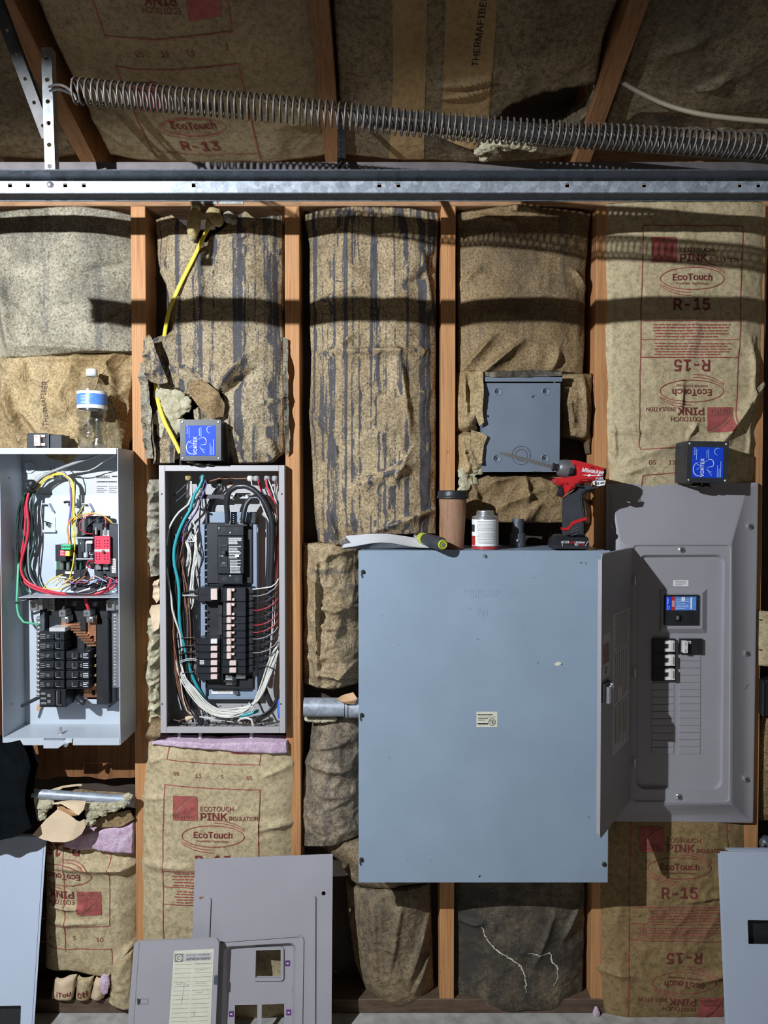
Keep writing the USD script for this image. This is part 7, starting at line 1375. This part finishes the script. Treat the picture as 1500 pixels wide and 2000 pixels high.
# nut driver
t = Thing('nut_driver', 'black and lime screwdriver handle overhanging the big box beside the white papers', 'screwdriver')
a = W(822, 1050, 1.775); b = W(864, 1063.5, 1.668); ax = (b-a)/np.linalg.norm(b-a); L = np.linalg.norm(b-a); R = 13.5*1.668/F_PX
prof = [(R*.5, 0), (R*.75, L*.04), (R*.8, L*.18), (R*.7, L*.24), (R*.95, L*.4), (R*1.02, L*.7), (R*.98, L*.93), (R*.85, L*1.0)]
m = lathe(prof, 24); an = np.arctan2(m.vertices[:, 1], m.vertices[:, 0]); m.vertices[:, :2] *= (1-.035*np.cos(6*an))[:, None]
t.part('grip', mv(orient(m, ax), *a), 'rubber_dark'); t.part('end_cap', mv(orient(lathe([(R*.72, L*.99), (R*.74, L*1.02), (R*.60, L*1.035), (R*.55, L*1.025)], 24), ax), *a), 'lime_plastic'); t.part('collar', mv(orient(lathe([(R*.55, -L*.01), (R*.83, L*.03), (R*.88, L*.16), (R*.8, L*.2)], 24), ax), *a), 'lime_plastic')
t.part('cap_mark', mv(orient(lathe([(R*.3, L*1.026), (R*.3, L*1.034)], 6), ax), *a), 'ink_grey'); t.part('shaft', cyl(a, a-ax*.035, .004, 12), 'bright_metal')
t.done()
# ---------------------------------------------------------------- cordless driver
t = Thing('impact_driver', 'red and black cordless driver with a long bit standing on the big box', 'power tool')
D = 1.742; F = Face(D, 980); k = D/F_PX
def C(x, y): return np.array([F.x(960+x/6.25), F.z(880+y/6.25)])        # close-up coordinates of the tool
def prism(pts, half, rnd=.35, m=None, smooth=True):
    """A side outline with rounded flanks, symmetric about the tool's middle plane."""
    g = sg.Polygon([C(*p) for p in pts]).buffer(0); steps = [(0, half), (.25, half*.985), (.55, half*.9), (.8, half*.72), (1.0, half*.45)]; w = half*rnd*2
    ms = []
    lay = [(g.buffer(-w*(1-math.cos(a))*.5), half*math.sin(math.pi/2-a)*0+half*(1-(1-math.cos(math.pi/2-a)))) for a in np.linspace(0, math.pi/2, 6)]
    lay = [(g.buffer(-w*.5*(1-math.sqrt(max(0, 1-h*h)))), half*h) for h in (0.35, .6, .8, .92, 1.0)]
    prev = 0
    for gg, h in lay:
        if gg.is_empty: break
        ms.append(plate(gg, F.y-h, F.y+h))
    mm = cat(ms); return mm
t.part('motor_housing', prism([(940, 142), (985, 143), (1090, 165), (1345, 240), (1358, 250), (1350, 380), (1310, 400), (1180, 430), (1070, 440), (1000, 500), (900, 560), (860, 612), (845, 612), (885, 560), (870, 500), (850, 465), (800, 455), (765, 440), (748, 430), (750, 372), (800, 360), (900, 358), (985, 330), (985, 238), (940, 232)], .030, .35), 'tool_red', 40)
t.part('rear_cap', prism([(1340, 238), (1386, 246), (1380, 330), (1355, 440), (1320, 460), (1345, 380)], .027), 'rubber_dark', 40)
t.part('grip', prism([(1060, 440), (1180, 445), (1220, 470), (1330, 465), (1310, 490), (1220, 520), (1150, 540), (1112, 575), (1110, 640), (1140, 780), (1138, 850), (1130, 880), (1130, 1075), (868, 1068), (868, 1000), (868, 620), (885, 600), (1000, 520)], .0205, .5), 'rubber_dark', 40)
t.part('grip_stripe', prism([(868, 968), (905, 966), (945, 892), (1040, 858), (1135, 832), (1137, 878), (1060, 900), (975, 930), (915, 1003), (868, 1003)], .0216, .04), 'tool_red', 40)
t.part('trigger', prism([(800, 458), (850, 465), (872, 505), (880, 560), (846, 598), (800, 585), (788, 560), (806, 540), (812, 500)], .009), 'black_plastic', 40)
p0 = np.array([C(795, 250)[0], F.y, C(795, 235)[1]]); ax = np.array([C(795, 250)[0]-C(945, 270)[0], 0, C(795, 250)[1]-C(945, 270)[1]]); ax /= np.linalg.norm(ax)
nb = np.array([C(955, 280)[0], F.y, C(955, 258)[1]])
t.part('nose_cone', mv(orient(lathe([(.0225, -.006), (.0228, .004), (.0222, .014), (.0205, .024), (.0175, .0285), (.012, .0295)], 36), ax), *nb), 'tool_grey')
t.part('nose_bumper', prism([(915, 232), (995, 242), (990, 332), (900, 345), (905, 300)], .031, .2), 'black_plastic', 40)
ch = nb+ax*.028
t.part('chuck', mv(orient(lathe([(.010, 0), (.010, .002), (.0085, .003), (.0085, .010), (.0102, .011), (.0102, .015), (.008, .016)], 24), ax), *ch), 'black_plastic')
tip = np.array([F.x(972), F.y-.03, F.z(890.5)]); b0 = ch+ax*.014
t.part('bit', cat([tube([b0, b0*.12+tip*.88], .0046, 6, smooth=False), tube([b0*.14+tip*.86, tip], [.0036, .0022], 8, smooth=False)]), 'bit_steel', 30); 
bt = t.part('battery', cat([prism([(735, 1080), (790, 1068), (1150, 1075), (1165, 1090), (1168, 1170), (1150, 1222), (1120, 1238), (745, 1232), (710, 1205), (708, 1160), (715, 1110)], .036, .25), prism([(890, 1020), (1130, 1030), (1140, 1080), (880, 1075)], .0235, .3)]), 'black_plastic', 40)
t.part('battery_band', prism([(712, 1165), (1164, 1160), (1150, 1220), (1120, 1236), (745, 1230), (714, 1206)], .0368, .1), 'charcoal_plastic', 40, bt)
yl = F.y-.0363
def lab(pts): return plate(sg.LineString([C(*p) for p in pts]).buffer(.0005), yl-.0004, yl)
def tt(txt, x, y, w, yy, bold=False, ang=0):
    m = text_w(txt, w/6.25*k, bold); c = C(x, y); return front(m, c[0], yy, c[1], ang)
t.part('battery_outline', lab([(808, 1130), (825, 1180), (850, 1198), (1075, 1198), (1098, 1178), (1130, 1122)]), 'ink_white', False, bt); t.part('battery_label', plate(sg.box(*C(820, 1150), *C(900, 1120)), yl-.0004, yl), 'label_grey', False, bt)
t.part('lettering', cat([tt('LITHIUM', 1028, 1140, 118, yl, True), tt('XC', 990, 1166, 40, yl, True)]), 'ink_white', False, bt); t.part('lettering', cat([tt('RED', 936, 1138, 60, yl, True), tt('6.0', 1050, 1166, 62, yl, True)]), 'tool_red', False, bt); t.part('lettering', tt('M12', 860, 1135, 56, yl-.0004, True), 'ink_black', False, bt)
yb = F.y-.0301
def script(txt, x, y, w, ang):
    m = text_w(txt, w/6.25*k, True); m.vertices[:, 0] += .22*m.vertices[:, 1]; m.vertices[:, 1] *= 1.25; c = C(x, y); return front(m, c[0], yb, c[1], ang)
bolt = sg.Polygon([C(*p) for p in ((1065, 332), (1140, 330), (1150, 322), (1170, 336), (1240, 333), (1260, 324), (1275, 334), (1315, 333), (1280, 341), (1255, 348), (1245, 340), (1160, 345), (1135, 350), (1125, 340))]).buffer(.0003)
t.part('lettering', cat([script('Milwaukee', 1190, 285, 262, -7), tt('FUEL', 1275, 375, 95, yb, True, 3), plate(bolt, yb-.0004, yb)]), 'ink_white', False)
t.part('belt_clip_plate', plate(sg.Polygon([C(*p) for p in ((1185, 405), (1210, 400), (1340, 396), (1328, 455), (1250, 468), (1195, 450))]), yb-.004, yb), 'label_white'); t.part('clip_slot', plate(so.unary_union([sg.Polygon([C(*p) for p in q]) for q in (((1205, 420), (1225, 405), (1235, 460), (1212, 452)), ((1275, 425), (1320, 418), (1322, 432), (1277, 440)), ((1240, 425), (1255, 420), (1255, 448), (1242, 448)))]), yb-.0046, yb-.004), 'ink_black', False)
t.part('vent', plate(so.unary_union([sg.box(*C(1162, 247), *C(1196, 236)), sg.Polygon([C(*p) for p in ((1120, 378), (1160, 388), (1160, 398), (1124, 392))]), sg.Polygon([C(*p) for p in ((965, 432), (1055, 455), (1050, 480), (985, 465))]), sg.Polygon([C(*p) for p in ((855, 428), (900, 435), (890, 450))])]), yb-.0004, yb), 'black_plastic', False)
t.part('vent_fin', plate(so.unary_union([sg.LineString([C(*p) for p in q]).buffer(.0007) for q in (((970, 985), (1030, 960)), ((955, 1028), (1035, 995)), ((945, 1060), (1030, 1035)))]), F.y-.0222, F.y-.020), 'tool_grey')
t.part('red_latch', prism([(752, 400), (790, 395), (785, 415), (755, 418)], .0305, .1), 'tool_grey', 40)
# sit exactly on the box
lo = min(q[1].bounds[0][2] for q in t.parts); 
for q in t.parts: q[1].vertices[:, 2] += ZT-lo
t.done()
# ---------------------------------------------------------------- lower left clutter
t = Thing('conduit', 'thin pale conduit lying across the torn insulation at lower left', 'conduit')
t.part('pipe', tube(PW([(64, 1550, 1.80), (255, 1562, 1.835)]), .0122, 20, smooth=False), 'conduit_metal', 40); t.done()
single('fibre_wad', 'whitish fibre tuft under the left end of the thin conduit', 'insulation', cat([blob(W(x, y, 1.805), r*1.1, 170+i, .34, 2.3, 4, (1, .7, 1)) for i, (x, y, r) in enumerate([(70, 1565, .02), (84, 1572, .02), (74, 1585, .016), (95, 1568, .014), (80, 1592, .014), (62, 1572, .012)])]), 'fluff_yellow', True)
single('fibre_wad', 'yellow-white fibre tuft under the right half of the thin conduit', 'insulation', cat([blob(W(x, y, 1.822), r*1.05, 180+i, .36, 2.5, 4, (1.1, .6, .9)) for i, (x, y, r) in enumerate([(175, 1572, .02), (190, 1570, .022), (205, 1575, .02), (222, 1574, .018), (180, 1590, .018), (176, 1605, .014), (200, 1585, .014), (238, 1570, .013), (250, 1556, .012)])]), 'fluff_yellow', True)
def big_scrap(label, pts, D, seed, m, amp, sc=10): single('paper_scrap', label, 'paper scrap', crumple_piece(pts, D, seed, amp, sc, .0012, .007), m, True)
big_scrap('large smooth tan fan of torn kraft paper hanging at lower left', [(66, 1628), (90, 1600), (112, 1581), (135, 1588), (150, 1594), (160, 1600), (168, 1596), (170, 1612), (163, 1625), (150, 1634), (130, 1640), (105, 1641), (85, 1636)], 1.805, 31, 'kraft_scrap', .02, 7)
big_scrap('folded tan paper strip just under the thin conduit', [(86, 1574), (110, 1567), (140, 1562), (169, 1563), (165, 1580), (156, 1590), (140, 1580), (118, 1570), (100, 1572)], 1.80, 32, 'kraft_scrap', .012, 14)
big_scrap('tan paper fold between the strip and the large paper fan', [(110, 1569), (140, 1580), (156, 1588), (150, 1592), (130, 1592), (112, 1586)], 1.815, 35, 'kraft_orange', .01, 14)
big_scrap('thin brown paper sliver lying above the thin conduit', [(88, 1545), (122, 1534), (160, 1531), (160, 1535), (124, 1538), (110, 1546)], 1.83, 33, 'kraft_scrap', .006, 20)
big_scrap('dull folded paper under the right end of the thin conduit', [(205, 1590), (255, 1580), (262, 1600), (240, 1612), (190, 1614), (185, 1604)], 1.855, 34, 'kraft_old', .01, 14)
big_scrap('dim brown paper flap behind the thin conduit', [(130, 1552), (150, 1538), (180, 1545), (255, 1548), (262, 1562), (200, 1562)], 1.85, 36, 'kraft_old', .01, 12)
m = loft([[(x, y, z) for x, y, z in [(-1.12+dx*s_x, -.18+.03*math.sin(a*2)+.02*math.cos(3*a+i), zz+.012*math.sin(4*a)) for a in np.linspace(0, 2*math.pi, 40, endpoint=False) for dx, zz in [(math.cos(a), 0)]]] for i, s_x in enumerate([1])]) if False else None
FC = Face(1.775)
def cloth():
    nx, nz = 40, 60; x0, x1 = FC.x(-220), FC.x(68, 1560); z0, z1 = FC.z(1628), FC.z(1440); V = []
    for j in range(nz+1):
        v = j/nz
        for i in range(nx+1):
            u = i/nx; edge = x1-.010*math.sin(v*5)-.034*max(0, v-.7)/.3; x = x0+(edge-x0)*u
            z = z0+(z1-z0)*v+(1-v)*(.006*math.cos(u*18)+.012*(u-.55)**2*4-(.0 if u < .8 else -.05*(u-.8)))
            V.append((x, FC.y-.02-.022*math.sin(math.pi*u)**.5-.006*math.sin(u*19+v*2.5)-.004*math.sin(u*43+v*6), z))
    V = np.array(V); ff = [f for j in range(nz) for i in range(nx) for o in [j*(nx+1)+i] for f in ((o, o+1, o+nx+2), (o, o+nx+2, o+nx+1))]
    a = trimesh.Trimesh(V, np.array(ff), process=False); W2 = V.copy(); W2[:, 1] = FC.y+.012+(FC.y-V[:, 1])*.1; return cat([a, trimesh.Trimesh(W2, np.array(ff)[:, ::-1], process=False)])
single('black_cloth', 'black cloth hanging at the left edge over the pale cover', 'cloth', cloth(), 'cloth_black', True)
t = Thing('conduit_fitting', 'grey metal fitting peeking out above the white cover at the right edge', 'fitting')
t.part('body', cat([blob(W(1498, 1648, 1.83), .02, 7, .05, 1.2, 3, (1, .8, 1)), cyl(W(1492, 1640, 1.83), W(1530, 1650, 1.83), .012, 14)]), 'galvanized_dark', True); t.part('screw', mv(orient(lathe([(.004, 0), (.003, .004)], 10), [-.5, -1, .2]), *W(1490, 1650, 1.812)), 'bright_metal'); t.done()
t = Thing('outlet_box', 'dark black box edge at the right border beside the right panel', 'electrical box')
t.part('case', pb(1490, 1560, 1330, 1398, 1.85, 1.93), 'black_plastic'); t.part('rim', cat([pb(1490, 1560, 1329, 1333, 1.845, 1.85), pb(1490, 1493, 1329, 1400, 1.845, 1.85)]), 'charcoal_plastic'); t.done()
for px in (350, 391, 491):
    single('cable_connector', {350: 'pinkish cable stub under the panel, left of three', 391: 'pinkish cable stub under the panel, middle of three', 491: 'pinkish cable stub under the panel, right of three'}[px], 'cable', tube(PW([(px, 1430, 1.87), (px, 1440, 1.868), (px+2, 1452, 1.866)]), .0045, 8), 'label_grey', True)
# ---------------------------------------------------------------- the work lamp that lights the wall
t = Thing('work_lamp', 'small shaded work lamp left of the camera, outside the frame', 'lamp')
lx, ly, lz = LAMP; dx = np.array([.52, .80, -.30]); dx /= np.linalg.norm(dx)
lp = np.array(LAMP)
t.part('hood', mv(lathe([(.2, .0168), (.2, .0188), (.02, .06)], 40), *lp), 'charcoal_plastic'); t.part('housing', mv(box(-.05, .05, -.07, -.045, -.05, .0165), *lp), 'charcoal_plastic')
t.done()
